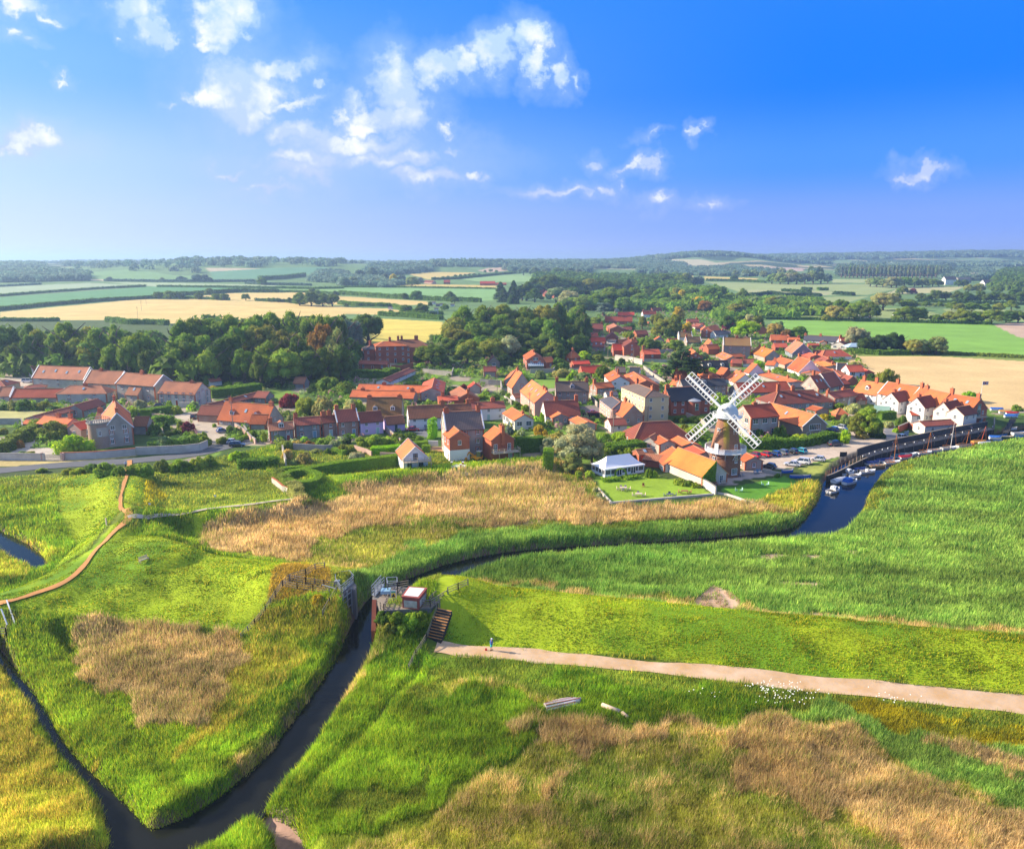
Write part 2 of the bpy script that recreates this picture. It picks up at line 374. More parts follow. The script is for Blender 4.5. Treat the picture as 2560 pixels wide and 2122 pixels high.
black = plain('black_rubber', (.015,.015,.016), .7)
doorp = plain('dark_door_paint', (.05,.07,.09), .5); doorb = plain('blue_door_paint', (.16,.30,.42), .5); doorg = plain('pale_green_paint', (.35,.55,.50), .5)
redp = mat('red_door_paint', (.36,.06,.04), var=.15)
# ------------------------------------------------------------------ mesh helpers
def tag(o, label=None, cat=None, group=None, kind=None):
    if label: o['label'] = label
    if cat: o['category'] = cat
    if group: o['group'] = group
    if kind: o['kind'] = kind
    return o
def empty(name, loc, rz=0.0):
    o = bpy.data.objects.new(name, None); COL.objects.link(o); o.location = loc; o.rotation_euler = (0, 0, rz)
    o.empty_display_size = .5; return o
def npmesh(name, V, Fq, mats, fm=None, cols=None, smooth=False, k=None):
    """V (n,3), Fq (m,k) all same size; cols per vertex"""
    me = bpy.data.meshes.new(name); V = np.asarray(V, np.float32); Fq = np.asarray(Fq, np.int32)
    m, k = Fq.shape
    me.vertices.add(len(V)); me.vertices.foreach_set('co', V.ravel())
    me.loops.add(m*k); me.loops.foreach_set('vertex_index', Fq.ravel())
    me.polygons.add(m); me.polygons.foreach_set('loop_start', np.arange(0, m*k, k, dtype=np.int32))
    me.polygons.foreach_set('loop_total', np.full(m, k, np.int32))
    if fm is not None: me.polygons.foreach_set('material_index', np.asarray(fm, np.int32))
    if smooth: me.polygons.foreach_set('use_smooth', np.ones(m, bool))
    if cols is not None:
        ca = me.color_attributes.new('Col', 'FLOAT_COLOR', 'POINT')
        c4 = np.ones((len(V), 4), np.float32); c4[:, :3] = cols; ca.data.foreach_set('color', c4.ravel())
    for q in mats: me.materials.append(q)
    me.update(calc_edges=True); return me
class MB:
    """collects polygons; build() links ONE mesh object"""
    def __init__(s): s.v = []; s.f = []; s.m = []
    def face(s, pts, m=0):
        n = len(s.v); s.v += [tuple(p) for p in pts]; s.f.append(tuple(range(n, n+len(pts)))); s.m.append(m); return s
    def hexa(s, c, m=0):            # 8 corners: bottom 4 ccw, top 4 ccw
        n = len(s.v); s.v += [tuple(p) for p in c]
        for q in ((3,2,1,0),(4,5,6,7),(0,1,5,4),(1,2,6,5),(2,3,7,6),(3,0,4,7)): s.f.append(tuple(n+i for i in q)); s.m.append(m)
        return s
    def box(s, x0, x1, y0, y1, z0, z1, m=0):
        return s.hexa([(x0,y0,z0),(x1,y0,z0),(x1,y1,z0),(x0,y1,z0),(x0,y0,z1),(x1,y0,z1),(x1,y1,z1),(x0,y1,z1)], m)
    def bar(s, a, b, w, h=None, m=0):
        a, b = Vector(a), Vector(b); d = (b-a).normalized(); h = h or w
        u = d.cross(Vector((0,0,1)))
        if u.length < 1e-3: u = Vector((1,0,0))
        u.normalize(); v = u.cross(d).normalized(); u *= w/2; v *= h/2
        return s.hexa([a-u-v, a+u-v, b+u-v, b-u-v, a-u+v, a+u+v, b+u+v, b-u+v], m)
    def tube(s, a, b, r0, r1=None, n=8, m=0, cap=True):
        a, b = Vector(a), Vector(b); r1 = r0 if r1 is None else r1
        d = (b-a).normalized(); u = d.orthogonal().normalized(); v = d.cross(u); k = len(s.v)
        for c, r in ((a, r0), (b, r1)):
            for i in range(n):
                t = 6.28318*i/n; s.v.append(tuple(c+u*r*math.cos(t)+v*r*math.sin(t)))
        for i in range(n):
            j = (i+1) % n; s.f.append((k+i, k+j, k+n+j, k+n+i)); s.m.append(m)
        if cap: s.f.append(tuple(k+i for i in range(n))[::-1]); s.m.append(m); s.f.append(tuple(k+n+i for i in range(n))); s.m.append(m)
        return s
    def lathe(s, prof, n=24, m=0, c=(0,0), a0=0, a1=6.28318):   # prof [(r,z)]
        k = len(s.v); full = abs(a1-a0-6.28318) < 1e-3; cols = n if full else n+1
        for r, z in prof:
            for i in range(cols):
                t = a0+(a1-a0)*i/n; s.v.append((c[0]+r*math.cos(t), c[1]+r*math.sin(t), z))
        for q in range(len(prof)-1):
            for i in range(n):
                j = (i+1) % cols; s.f.append((k+q*cols+i, k+q*cols+j, k+(q+1)*cols+j, k+(q+1)*cols+i)); s.m.append(m)
        return s
    def mesh(s, name, mats, smooth=False):
        me = bpy.data.meshes.new(name); me.from_pydata(s.v, [], s.f)
        mats = mats if isinstance(mats, (list, tuple)) else [mats]
        for q in mats: me.materials.append(q)
        me.polygons.foreach_set('material_index', s.m)
        if smooth: me.polygons.foreach_set('use_smooth', np.ones(len(s.f), bool))
        me.update(); return me
    def build(s, name, mats, parent=None, smooth=False, loc=None):
        o = bpy.data.objects.new(name, s.mesh(name, mats, smooth)); COL.objects.link(o)
        if parent: o.parent = parent
        if loc is not None: o.location = loc
        return o
def put(name, me, parent=None, loc=(0,0,0), rot=(0,0,0), scale=(1,1,1)):
    o = bpy.data.objects.new(name, me); COL.objects.link(o); o.location = loc; o.rotation_euler = rot; o.scale = scale
    if parent: o.parent = parent
    return o
# ------------------------------------------------------------------ reeds, grasses
# type: height, colour a, colour b (mix by patch noise), accent colour, accent share
VT = {
 1: (.21, (.34,.44,.018), (.15,.28,.014), (.52,.46,.03), .22),      # mown bank grass
 2: (.95, (.34,.52,.09), (.20,.38,.06), (.48,.60,.12), .15),      # green reed, right marsh
 3: (1.15, (.78,.57,.26), (.58,.40,.16), (.42,.46,.08), .14),      # straw reed
 4: (.5, (.34,.42,.05), (.20,.30,.035), (.60,.52,.06), .14),      # rough herbs with yellow
 5: (.8, (.34,.52,.03), (.15,.30,.02), (.54,.56,.04), .18),    # rank green
 6: (.9, (.52,.56,.05), (.28,.42,.035), (.72,.54,.09), .30),      # golden green
 7: (.85, (.50,.50,.07), (.26,.36,.04), (.78,.56,.22), .42),     # mixed green and straw
 8: (.6, (.50,.42,.02), (.26,.30,.03), (.6,.5,.02), .3),          # yellow flowers
 9: (.4, (.44,.30,.05), (.28,.38,.04), (.66,.44,.05), .35),         # rusty scrub on the sluice bank
 10: (.35, (.66,.46,.32), (.42,.28,.17), (.26,.40,.06), .3),         # bare mud patches
}
VP = [ # (type, polygon) in order
 (4, ('O', (-600,990),(0,980),(130,970),(270,960),(394,948),(450,937),(520,922),(600,905),(1120,940),(1195,968),(1250,1038),(1400,1030),(1480,1024),(1530,1036),(1600,1006),(1690,988),(1705,1005),(1830,950),(1960,900),(2800,800),(2800,2400),(-700,2400))),
 # left side
 (5, ('O', (-600,1000),(110,1000),(130,1060),(160,1110),(110,1190),(20,1225),(-600,1250))),
 (6, ('O', (-200,1075),(40,1095),(120,1130),(60,1180),(-200,1190))),
 (1, ('O', (120,995),(150,980),(245,968),(240,1050),(275,1062),(150,1185),(60,1232),(-200,1290),(-200,1240),(20,1222),(100,1180),(158,1120),(118,1062))),
 (1, ('O', (262,970),(320,965),(300,1052),(262,1058),(252,1040))),
 (8, ('O', (300,1000),(325,990),(310,1050),(298,1052))),
 (4, ('O', (320,985),(560,925),(565,1010),(350,1045),(310,1045))),
 (5, ('O', (470,935),(560,915),(568,970),(520,960))),
 (1, ('O', (275,1062),(600,1022),(625,1045),(430,1068),(400,1130),(360,1150),(300,1150))),
 (5, ('O', (300,1075),(400,1068),(395,1120),(370,1150),(290,1150))),
 (5, ('O', (395,1130),(430,1070),(560,1062),(420,1085),(400,1140),(540,1165),(590,1175),(400,1160))),
 (1, ('O', (-200,1300),(0,1244),(150,1190),(240,1110),(300,1135),(420,1155),(600,1180),(645,1190),(560,1250),(500,1310),(330,1287),(150,1290),(40,1290),(-200,1300))),
 # straw bed
 (3, ('O', (408,1125),(418,1085),(560,1062),(680,1030),(720,1005),(860,985),(1000,972),(1130,958),(1246,1040),(1400,1034),(1480,1028),(1560,1030),(1640,1050),(1540,1056),(1300,1068),(1100,1075),(960,1085),(860,1100),(780,1150),(670,1155),(560,1142),(430,1142))),
 (7, ('O', (620,1110),(700,1100),(760,1080),(900,1060),(1000,1065),(900,1110),(800,1150),(720,1180),(640,1170))),
 (5, ('O', (640,975),(720,970),(1110,945),(1120,955),(860,985),(700,1010),(640,1040),(625,1010))),
 (1, ('O', (655,990),(700,976),(870,956),(1115,940),(1115,947),(900,967),(730,985),(690,1000))),
 (7, ('O', (1130,948),(1190,955),(1240,1020),(1150,965))),
 (6, ('O', (1560,1030),(1640,990),(1690,985),(1705,1010),(1700,1035),(1640,1050))),
 (2, ('O', (1705,1015),(1700,1080),(1500,1110),(1200,1120),(1000,1132),(900,1155),(830,1185),(760,1225),(720,1215),(780,1160),(860,1115),(960,1095),(1100,1085),(1300,1078),(1540,1066),(1660,1048))),
 (8, ('O', (720,1180),(770,1160),(745,1215),(715,1215))),
 # sluice bank
 (9, ('O', (590,1200),(690,1180),(690,1240),(620,1275),(550,1265),(560,1230))),
 (8, ('O', (640,1180),(690,1172),(690,1195),(640,1200))),
 # triangular island
 (5, ('O', (10,1330),(60,1290),(170,1290),(500,1310),(600,1265),(690,1265),(690,1320),(610,1440),(500,1570),(400,1640),(280,1700),(240,1660),(150,1560),(70,1420))),
 (6, ('O', (470,1330),(560,1290),(660,1280),(655,1310),(560,1400),(450,1520),(340,1590),(380,1510),(430,1420))),
 (3, ('O', (150,1300),(200,1285),(330,1288),(465,1318),(490,1350),(470,1400),(440,1440),(420,1490),(380,1500),(300,1500),(235,1435),(180,1360))),
 (6, ('O', (-700,1350),(-10,1345),(25,1380),(100,1510),(170,1590),(240,1660),(240,1741),(220,2200),(-700,2400))),
 # bottom islet and middle
 (5, ('O', (300,1760),(400,1690),(520,1662),(560,1700),(580,1900),(300,1900))),
 (5, ('O', (500,1600),(600,1500),(720,1360),(760,1290),(880,1250),(905,1260),(850,1370),(900,1345),(1400,1400),(1600,1440),(1500,1480),(1150,1480),(1000,1560),(760,1680),(640,1760),(600,1741),(510,1660))),
 (4, ('O', (880,1345),(1100,1375),(1180,1420),(1000,1450),(860,1500),(800,1500),(840,1420))),
 (4, ('O', (640,1640),(760,1560),(900,1540),(820,1620),(700,1700))),
 (7, ('O', (505,1590),(560,1530),(690,1400),(770,1300),(790,1310),(700,1430),(600,1540),(520,1620))),
 (7, ('O', (900,1400),(1080,1400),(1120,1480),(1050,1560),(900,1640),(700,1741),(640,1900),(2800,2200),(2800,1650),(1900,1600),(1780,1530),(1600,1470),(1450,1490),(1100,1500),(1000,1520))),
 (5, ('O', (700,1470),(1000,1400),(1100,1440),(1080,1500),(900,1560),(700,1640),(640,1700),(600,1640))),
 (3, ('O', (1075,1510),(1140,1490),(1300,1500),(1450,1480),(1600,1480),(1720,1500),(1830,1590),(2000,1650),(2200,1690),(2700,1760),(2700,2200),(1500,2000),(1450,1741),(1300,1720),(1120,1640),(1240,1590),(1160,1560),(1080,1540))),
 (7, ('O', (1230,1560),(1420,1500),(1560,1540),(1500,1640),(1700,1660),(1850,1760),(1200,1900),(1000,1900),(1150,1650))),
 (2, ('O', (1600,1450),(1900,1470),(2100,1505),(2800,1600),(2800,1790),(2100,1665),(1960,1610),(1840,1580),(1760,1510))),
 (8, ('O', (1700,1450),(1830,1450),(2100,1480),(2600,1530),(2600,1580),(2100,1530),(1950,1525),(1820,1490))),
 (3, ('O', (1850,1520),(1960,1520),(2100,1560),(2400,1600),(2400,1625),(2100,1600),(1980,1560))),
 # right marsh and bank
 (2, ('O', (870,1195),(960,1150),(1160,1125),(1500,1110),(1700,1085),(1790,1035),(1830,975),(1950,925),(2800,780),(2800,1400),(2100,1318),(1500,1262),(1250,1240),(950,1212))),
 (7, ('O', (900,1205),(1300,1232),(1500,1256),(2100,1312),(2700,1370),(2700,1340),(2100,1290),(1700,1265),(1420,1230),(1200,1215),(950,1195))),
 (10, ('O', (1420,1235),(1460,1200),(1500,1215),(1520,1235),(1500,1262),(1440,1260))),
 (10, ('O', (1540,1140),(1590,1135),(1620,1140),(1580,1148))), (10, ('O', (1640,1140),(1690,1138),(1660,1150))), (10, ('O', (1730,1130),(1760,1128),(1750,1140))),
 (10, ('O', (1590,1192),(1690,1195),(1680,1202),(1600,1200))), (10, ('O', (1650,1255),(1740,1262),(1720,1268),(1660,1264))),
 (1, ('O', (905,1212),(1100,1226),(1500,1266),(2100,1322),(2700,1380),(2700,1500),(2100,1430),(1500,1375),(1300,1348),(1000,1330),(890,1320),(905,1250))),
 (4, ('O', (900,1330),(1300,1366),(2100,1450),(2700,1520),(2700,1545),(2100,1485),(1600,1440),(1300,1408),(900,1350))),
]
def vtype(x, y):
    t = np.zeros(x.shape, int)
    for ty, q in VPW:
        t[inpoly(x, y, q)] = ty
    return t
VPW = [(ty, poly(q[0], *q[1:])) for ty, q in VP]
PATHW = [(line('O', [(893,1330,1.5),(1100,1347,1.8),(1300,1366,1.9),(1500,1386,2.0),(1800,1418,2.1),(2100,1450,2.3),(2500,1495,2.4),(2900,1540,2.5)])),
         (line('O', [(-120,1268,.8),(0,1238,.8),(90,1213,.85),(160,1175,.8),(205,1120,.8),(262,1064,.9),(248,1040,.7),(252,1000,.6),(262,965,.6)], 2.0)),
         (line('O', [(262,1064,.8),(330,1059,.6),(410,1048,.6),(500,1037,.65),(606,1024,.7)], 2.2)),
         (line('O', [(905,1330,1.6),(890,1310,1.6),(912,1262,1.5),(915,1240,1.5)], 1.0))]
# ------------------------------------------------------------------ ground sheet
WHEAT, WHEAT2 = (.62,.46,.17), (.56,.43,.13)
FIELDS = [ # (polygon, colour) painted in order; later ones lie over earlier
 (('F', (0,440),(850,362),(1150,362),(1700,380),(2100,405),(2100,470),(1010,510),(650,490),(0,490)), WHEAT),
 (('F', (930,505),(1040,505),(1040,640),(940,640)), (.42,.42,.15)),
 (('F', (-200,380),(0,350),(900,285),(1500,290),(1450,315),(940,350),(0,430),(-200,450)), (.10,.25,.09)),
 (('F', (-200,290),(0,285),(540,262),(890,280),(0,345),(-200,360)), (.30,.38,.22)),
 (('F', (650,258),(1700,275),(1650,292),(960,285)), (.32,.40,.22)),
 (('F', (480,200),(800,178),(1060,215),(1300,225),(1000,250),(650,252)), (.17,.30,.10)),
 (('F', (1250,170),(1660,178),(1280,195)), (.45,.38,.24)),
 (('F', (1280,195),(1990,165),(2000,190),(1700,235),(1300,240)), (.12,.26,.13)),
 (('F', (1130,350),(1400,325),(1850,320),(2100,345),(2100,378),(1750,380),(1150,362)), WHEAT),
 (('F', (1640,300),(2200,288),(2200,325),(1900,318)), (.20,.34,.10)),
 (('F', (540,240),(640,240),(640,250),(560,250)), (.5,.42,.25)),
 (('G', (0,290),(960,300),(930,370),(640,375),(0,328)), (.20,.36,.12)),
 (('G', (-400,345),(0,343),(530,375),(560,395),(100,400),(-400,385)), WHEAT),
 (('G', (400,268),(960,278),(950,295),(320,280)), WHEAT2),
 (('G', (-200,412),(0,410),(300,420),(450,445),(250,457),(-100,447)), WHEAT),
 (('G', (240,480),(625,500),(640,610),(400,640),(120,630),(130,480)), (.62,.50,.10)),
 (('G', (420,210),(560,195),(830,200),(600,235),(540,242)), WHEAT2),
 (('G', (740,240),(1000,215),(1210,205),(1160,255),(880,258)), (.24,.38,.14)),
 (('G', (840,188),(900,172),(1050,166),(1060,186),(900,198)), (.50,.36,.25)),
 (('G', (1420,150),(1820,168),(1800,182),(1540,175)), (.38,.40,.24)),
 (('G', (1500,198),(1740,200),(1700,220),(1520,222)), (.13,.27,.14)),
 (('G', (1740,226),(1800,208),(2150,213),(2150,234)), WHEAT),
 (('G', (1830,155),(1900,125),(2150,120),(2150,172),(1850,165)), (.48,.42,.28)),
 (('K', (-60,160),(0,120),(130,120),(270,150),(200,160),(0,162)), (.46,.42,.26)),
 (('K', (-60,166),(370,160),(760,172),(750,192),(300,178),(0,182)), (.46,.34,.27)),
 (('K', (150,222),(480,235),(450,250),(160,245)), WHEAT2),
 (('K', (150,255),(600,266),(1150,270),(1350,290),(1260,312),(1150,335),(900,338),(400,328)), (.30,.36,.14)),
 (('K', (430,305),(930,318),(900,338),(400,330)), (.36,.37,.18)),
 (('K', (640,350),(1150,345),(1000,388),(640,388)), (.30,.36,.14)),
 (('K', (930,240),(1130,240),(1130,262),(930,262)), (.33,.38,.16)),
 (('K', (1350,290),(1740,285),(1640,322),(1250,330)), (.44,.42,.20)),
 (('K', (1450,385),(1700,392),(1600,405),(1440,402)), (.45,.35,.25)),
 (('K', (500,405),(1480,420),(1600,460),(1500,490),(1000,490),(520,470)), (.27,.33,.11)),
 (('K', (560,490),(1000,492),(1900,515),(2050,570),(2160,600),(2160,722),(1600,690),(1380,640),(600,600)), (.20,.38,.06)),
 (('K', (1600,420),(2160,430),(2160,500),(1700,480)), (.28,.34,.12)),
 (('K', (1910,515),(2160,500),(2160,610),(2060,592)), (.50,.36,.26)),
 (('D', (860,70),(1500,70),(2160,112),(2160,455),(1900,450),(1830,430),(1640,350),(1200,290),(930,190)), (.60,.43,.20)),
 (('D', (900,62),(1500,62),(2160,104),(2160,122),(1500,86),(960,84)), (.20,.26,.06)),
]
VILL = [
 (('F', (-100,490),(700,492),(1010,510),(1900,510),(2100,500),(2100,800),(1000,860),(900,740),(-100,760)), (.07,.11,.03)),
 (('A', (-60,545),(420,545),(240,645),(-60,660)), (.42,.40,.16)),
 (('A', (0,230),(210,260),(260,370),(100,350),(0,290)), (.48,.40,.32)),
 (('A', (1160,500),(1560,530),(1400,620),(1180,560)), (.42,.35,.28)),
 (('A', (1360,590),(1650,545),(1660,640),(1900,640),(1800,880),(1720,900),(1600,700),(1560,640)), (.44,.37,.29)),
 (('A', (60,900),(350,745),(390,760),(260,850),(500,860),(700,900),(700,950),(420,960)), (.48,.42,.36)),
 (('A', (-60,958),(380,958),(700,945),(1110,915),(1110,925),(700,965),(380,985),(-60,1008)), (.50,.40,.16)),
 (('A', (1060,740),(1230,740),(1190,860),(1060,860)), (.07,.12,.03)),
 (('B', (1560,840),(1660,840),(1760,960),(2010,900),(1990,960),(1900,1000),(1600,1000)), (.50,.27,.15)),
 (('B', (1380,690),(1560,690),(1560,770),(1470,750)), (.18,.18,.19)),
 (('B', (570,920),(640,900),(860,930),(780,975),(560,975)), (.42,.36,.06)),
 (('C', (430,275),(740,275),(760,330),(560,370),(500,380)), (.18,.30,.04)),
 (('C', (830,510),(970,500),(985,600),(880,620)), (.20,.17,.16)),
 (('C', (1330,190),(1400,200),(1500,310),(1450,330),(1360,260)), (.20,.20,.22)),
 (('D', (640,600),(740,610),(930,600),(1150,590),(1250,650),(1000,740),(850,770),(520,850),(260,880),(200,760),(560,720),(740,680)), (.48,.39,.31)),
 (('D', (1130,570),(1200,560),(1240,640),(1130,640)), (.20,.20,.22)),
 (('D', (700,825),(850,780),(960,790),(940,820),(740,920),(640,900),(540,860)), (.30,.33,.07)),
 (('T', (150,360),(560,340),(760,380),(1030,460),(1150,520),(290,590),(200,470)), (.22,.34,.03)),
 (('T', (1180,460),(1340,440),(1720,360),(1830,410),(1560,520),(1450,580),(1240,510)), (.10,.26,.025)),
 (('T', (1100,440),(1330,440),(1280,400),(1680,350),(1560,310),(1360,320),(1240,340),(1060,400)), (.45,.37,.32)),
]
def ground():
    nr, nc = 980, 760
    s = 60*(12000/60)**(np.linspace(0, 1, nr)); yy = -60+s
    u = np.linspace(-1, 1, nc)
    Yg, Ug = np.meshgrid(yy, u, indexing='ij'); Xg = Ug*(80+(Yg+60)*1.02)
    x, y = Xg.ravel(), Yg.ravel(); z = terr(x, y)
    n1 = fbm(x/35, y/35, 11, 4); n2 = fbm(x/4, y/4, 13, 3)
    c = np.zeros((len(x), 3)); c[:] = (.055, .085, .022)
    far = y > 420
    c[far] = np.array((.13,.22,.07))[None]
    c *= (0.7+.6*n1)[:, None]
    vf = y > 2300     # hazy patchwork of far woods and fields
    pn = fbm(x/260, y/520, 23, 3)
    for lo, hi, q in ((0, .46, (.045,.085,.04)), (.46, .55, (.17,.26,.11)), (.55, .60, (.42,.36,.2)), (.60, 1, (.05,.09,.045))):
        k = vf & (pn >= lo) & (pn < hi); c[k] = q
    vz = (y > 200) & (y < 640)
    gv = fbm(x/11, y/16, 61, 3); g2 = fbm(x/4, y/6, 63, 3)
    for lo, hi, q in ((0, .44, (.055,.10,.02)), (.44, .56, (.15,.25,.035)), (.56, .63, (.10,.17,.03)), (.63, 1, (.34,.28,.21))):
        k = vz & (gv >= lo) & (gv < hi); c[k] = np.array(q)[None]*(.7+.6*g2[k])[:, None]
    for (q, col) in FIELDS:
        pg = gpoly(q[0], *q[1:]); k = inpoly(x, y, pg)
        st = 1+.10*(n1-.5)+.22*(fbm(x/90, y/20, 31, 3)-.5)
        c[k] = np.array(col)[None]*st[k][:, None]
    for (q, col) in VILL:
        pg = gpoly(q[0], *q[1:]); k = inpoly(x, y, pg)
        c[k] = np.array(col)[None]*(0.8+.4*n2[k])[:, None]
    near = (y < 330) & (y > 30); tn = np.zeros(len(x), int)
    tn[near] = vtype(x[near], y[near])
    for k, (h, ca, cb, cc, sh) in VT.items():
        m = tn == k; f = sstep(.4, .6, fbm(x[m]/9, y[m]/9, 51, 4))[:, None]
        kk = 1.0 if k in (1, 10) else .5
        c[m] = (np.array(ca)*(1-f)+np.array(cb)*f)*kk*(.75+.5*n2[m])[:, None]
    mud = z < -.35; c[mud] = np.array((.15,.095,.07))[None]*(.6+.8*n2[mud])[:, None]
    dg, _ = pdist(x, y, GULLY, pad=4); gk = (dg < 2.2) & mud; c[gk] = np.array((.42,.27,.21))[None]*(.5+.9*n2[gk])[:, None]
    idx = np.arange(nr*nc).reshape(nr, nc)
    Fq = np.stack([idx[:-1, :-1], idx[:-1, 1:], idx[1:, 1:], idx[1:, :-1]], -1).reshape(-1, 4)
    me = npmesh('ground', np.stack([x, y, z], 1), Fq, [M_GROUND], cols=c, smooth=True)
    o = bpy.data.objects.new('ground', me); COL.objects.link(o); tag(o, 'fields, gardens and marsh of the valley floor', kind='structure')
ground()
WN = [0]
def water(name, ch, label):
    WN[0] += 1; WZ = globals()['WZ']-.006*(WN[0]-1)
    m = MATS.get('creek_water')
    if not m:
        m, nt, b = _nt('creek_water'); MATS['creek_water'] = m
        b.inputs['Base Color'].default_value = (.012,.013,.011,1); b.inputs['Roughness'].default_value = .04; b.inputs['IOR'].default_value = 1.33
        b.inputs['Specular IOR Level'].default_value = .24
        n1 = _noise(nt, .8, 5, .6, vec_scale=(1, 1, 1)); bp = nt.nodes.new('ShaderNodeBump'); bp.inputs['Strength'].default_value = .10; bp.inputs['Distance'].default_value = .25
        nt.links.new(n1, bp.inputs['Height']); nt.links.new(bp.outputs[0], b.inputs['Normal'])
    mb = MB(); L = []; Rr = []
    for i, p in enumerate(ch):
        a = ch[max(i-1, 0)][:2]; b_ = ch[min(i+1, len(ch)-1)][:2]; d = b_-a; d /= np.linalg.norm(d)+1e-9; n = np.array([-d[1], d[0]])
        w = p[2]+.9; L.append((*(p[:2]+n*w), WZ)); Rr.append((*(p[:2]-n*w), WZ))
    for i in range(len(ch)-1): mb.face([Rr[i], Rr[i+1], L[i+1], L[i]])
    tag(mb.build(name, [m]), label, kind='structure')
water('water', RIVER, 'tidal creek winding past the village to the sluice')
water('water', DITCH, 'narrow dark drainage ditch at the left')
water('water', CREEK, 'small pool of creek at the left edge')
def strip(name, tagk, pts, mt, label, lift=.05, z=0.0, n=6, kind='structure'):
    """path or road draped over the ground; pts (x, y, half width)"""
    w = catmull([(*Gt(tagk, a, b)[:2], c) for a, b, c in pts], n)
    nw = 6; V = []; 
    for i, p in enumerate(w):
        a = w[max(i-1, 0)][:2]; b_ = w[min(i+1, len(w)-1)][:2]; d = b_-a; d /= np.linalg.norm(d)+1e-9; nn = np.array([-d[1], d[0]])
        for k in range(nw+1):
            s = (k/nw*2-1)*(p[2]+(.7*(vnoise(np.array([i*.37+50.*(k == 0)]), np.array([p[0]*.3]), 3)[0]-.5) if k in (0, nw) else 0)); q = p[:2]-nn*s; V.append((q[0], q[1]))
    V = np.array(V); zz = terr(V[:, 0], V[:, 1])+lift+z
    # keep edges above the coarser ground mesh
    Fq = [(i*(nw+1)+k+1, i*(nw+1)+k, (i+1)*(nw+1)+k, (i+1)*(nw+1)+k+1) for i in range(len(w)-1) for k in range(nw)]
    me = npmesh(name, np.column_stack([V, zz]), Fq, [mt], smooth=True)
    o = bpy.data.objects.new(name, me); COL.objects.link(o); return tag(o, label, kind=kind)
asph = mat('asphalt', (.13,.135,.15), (.10,.105,.12), var=.12, scale=.6); gravel = mat('gravel_track', (.62,.46,.33), (.46,.28,.13), var=.4, scale=.8, ls=4)
dirt = mat('bare_earth_path', (.60,.27,.08), (.48,.23,.08), var=.25, scale=1); pale = mat('pale_gravel', (.56,.46,.38), (.46,.38,.32), var=.2)
verge = mat('dry_verge', (.42,.34,.13), (.30,.28,.08), var=.25)
strip('road', 'W', [(-150,1186,3.2),(0,1176,3.2),(150,1163,3.1),(330,1152,3.0),(480,1136,3.0),(560,1118,3.0),(640,1100,2.6)], asph, 'grey tarmac road beside the long flint wall', .10)
strip('path', 'O', [(893,1330,1.1),(960,1336,1.6),(1100,1347,1.7),(1300,1366,1.6),(1500,1386,1.65),(1800,1418,1.7),(2100,1450,1.8),(2500,1495,1.9),(2900,1540,2.0)], gravel, 'straight pale gravel track below the embankment', .12)
strip('path', 'O', [(-120,1268,.55),(0,1238,.5),(90,1213,.55),(160,1175,.5),(205,1120,.5),(262,1064,.7),(248,1040,.45),(252,1000,.4),(262,965,.4),(266,945,.7)], dirt, 'winding orange earth path on top of the bank', .22)
strip('path', 'O', [(262,1064,.7),(330,1059,.5),(410,1048,.5),(500,1037,.55),(606,1024,.6)], pale, 'pale footpath running to the steps beside the topiary', .25)
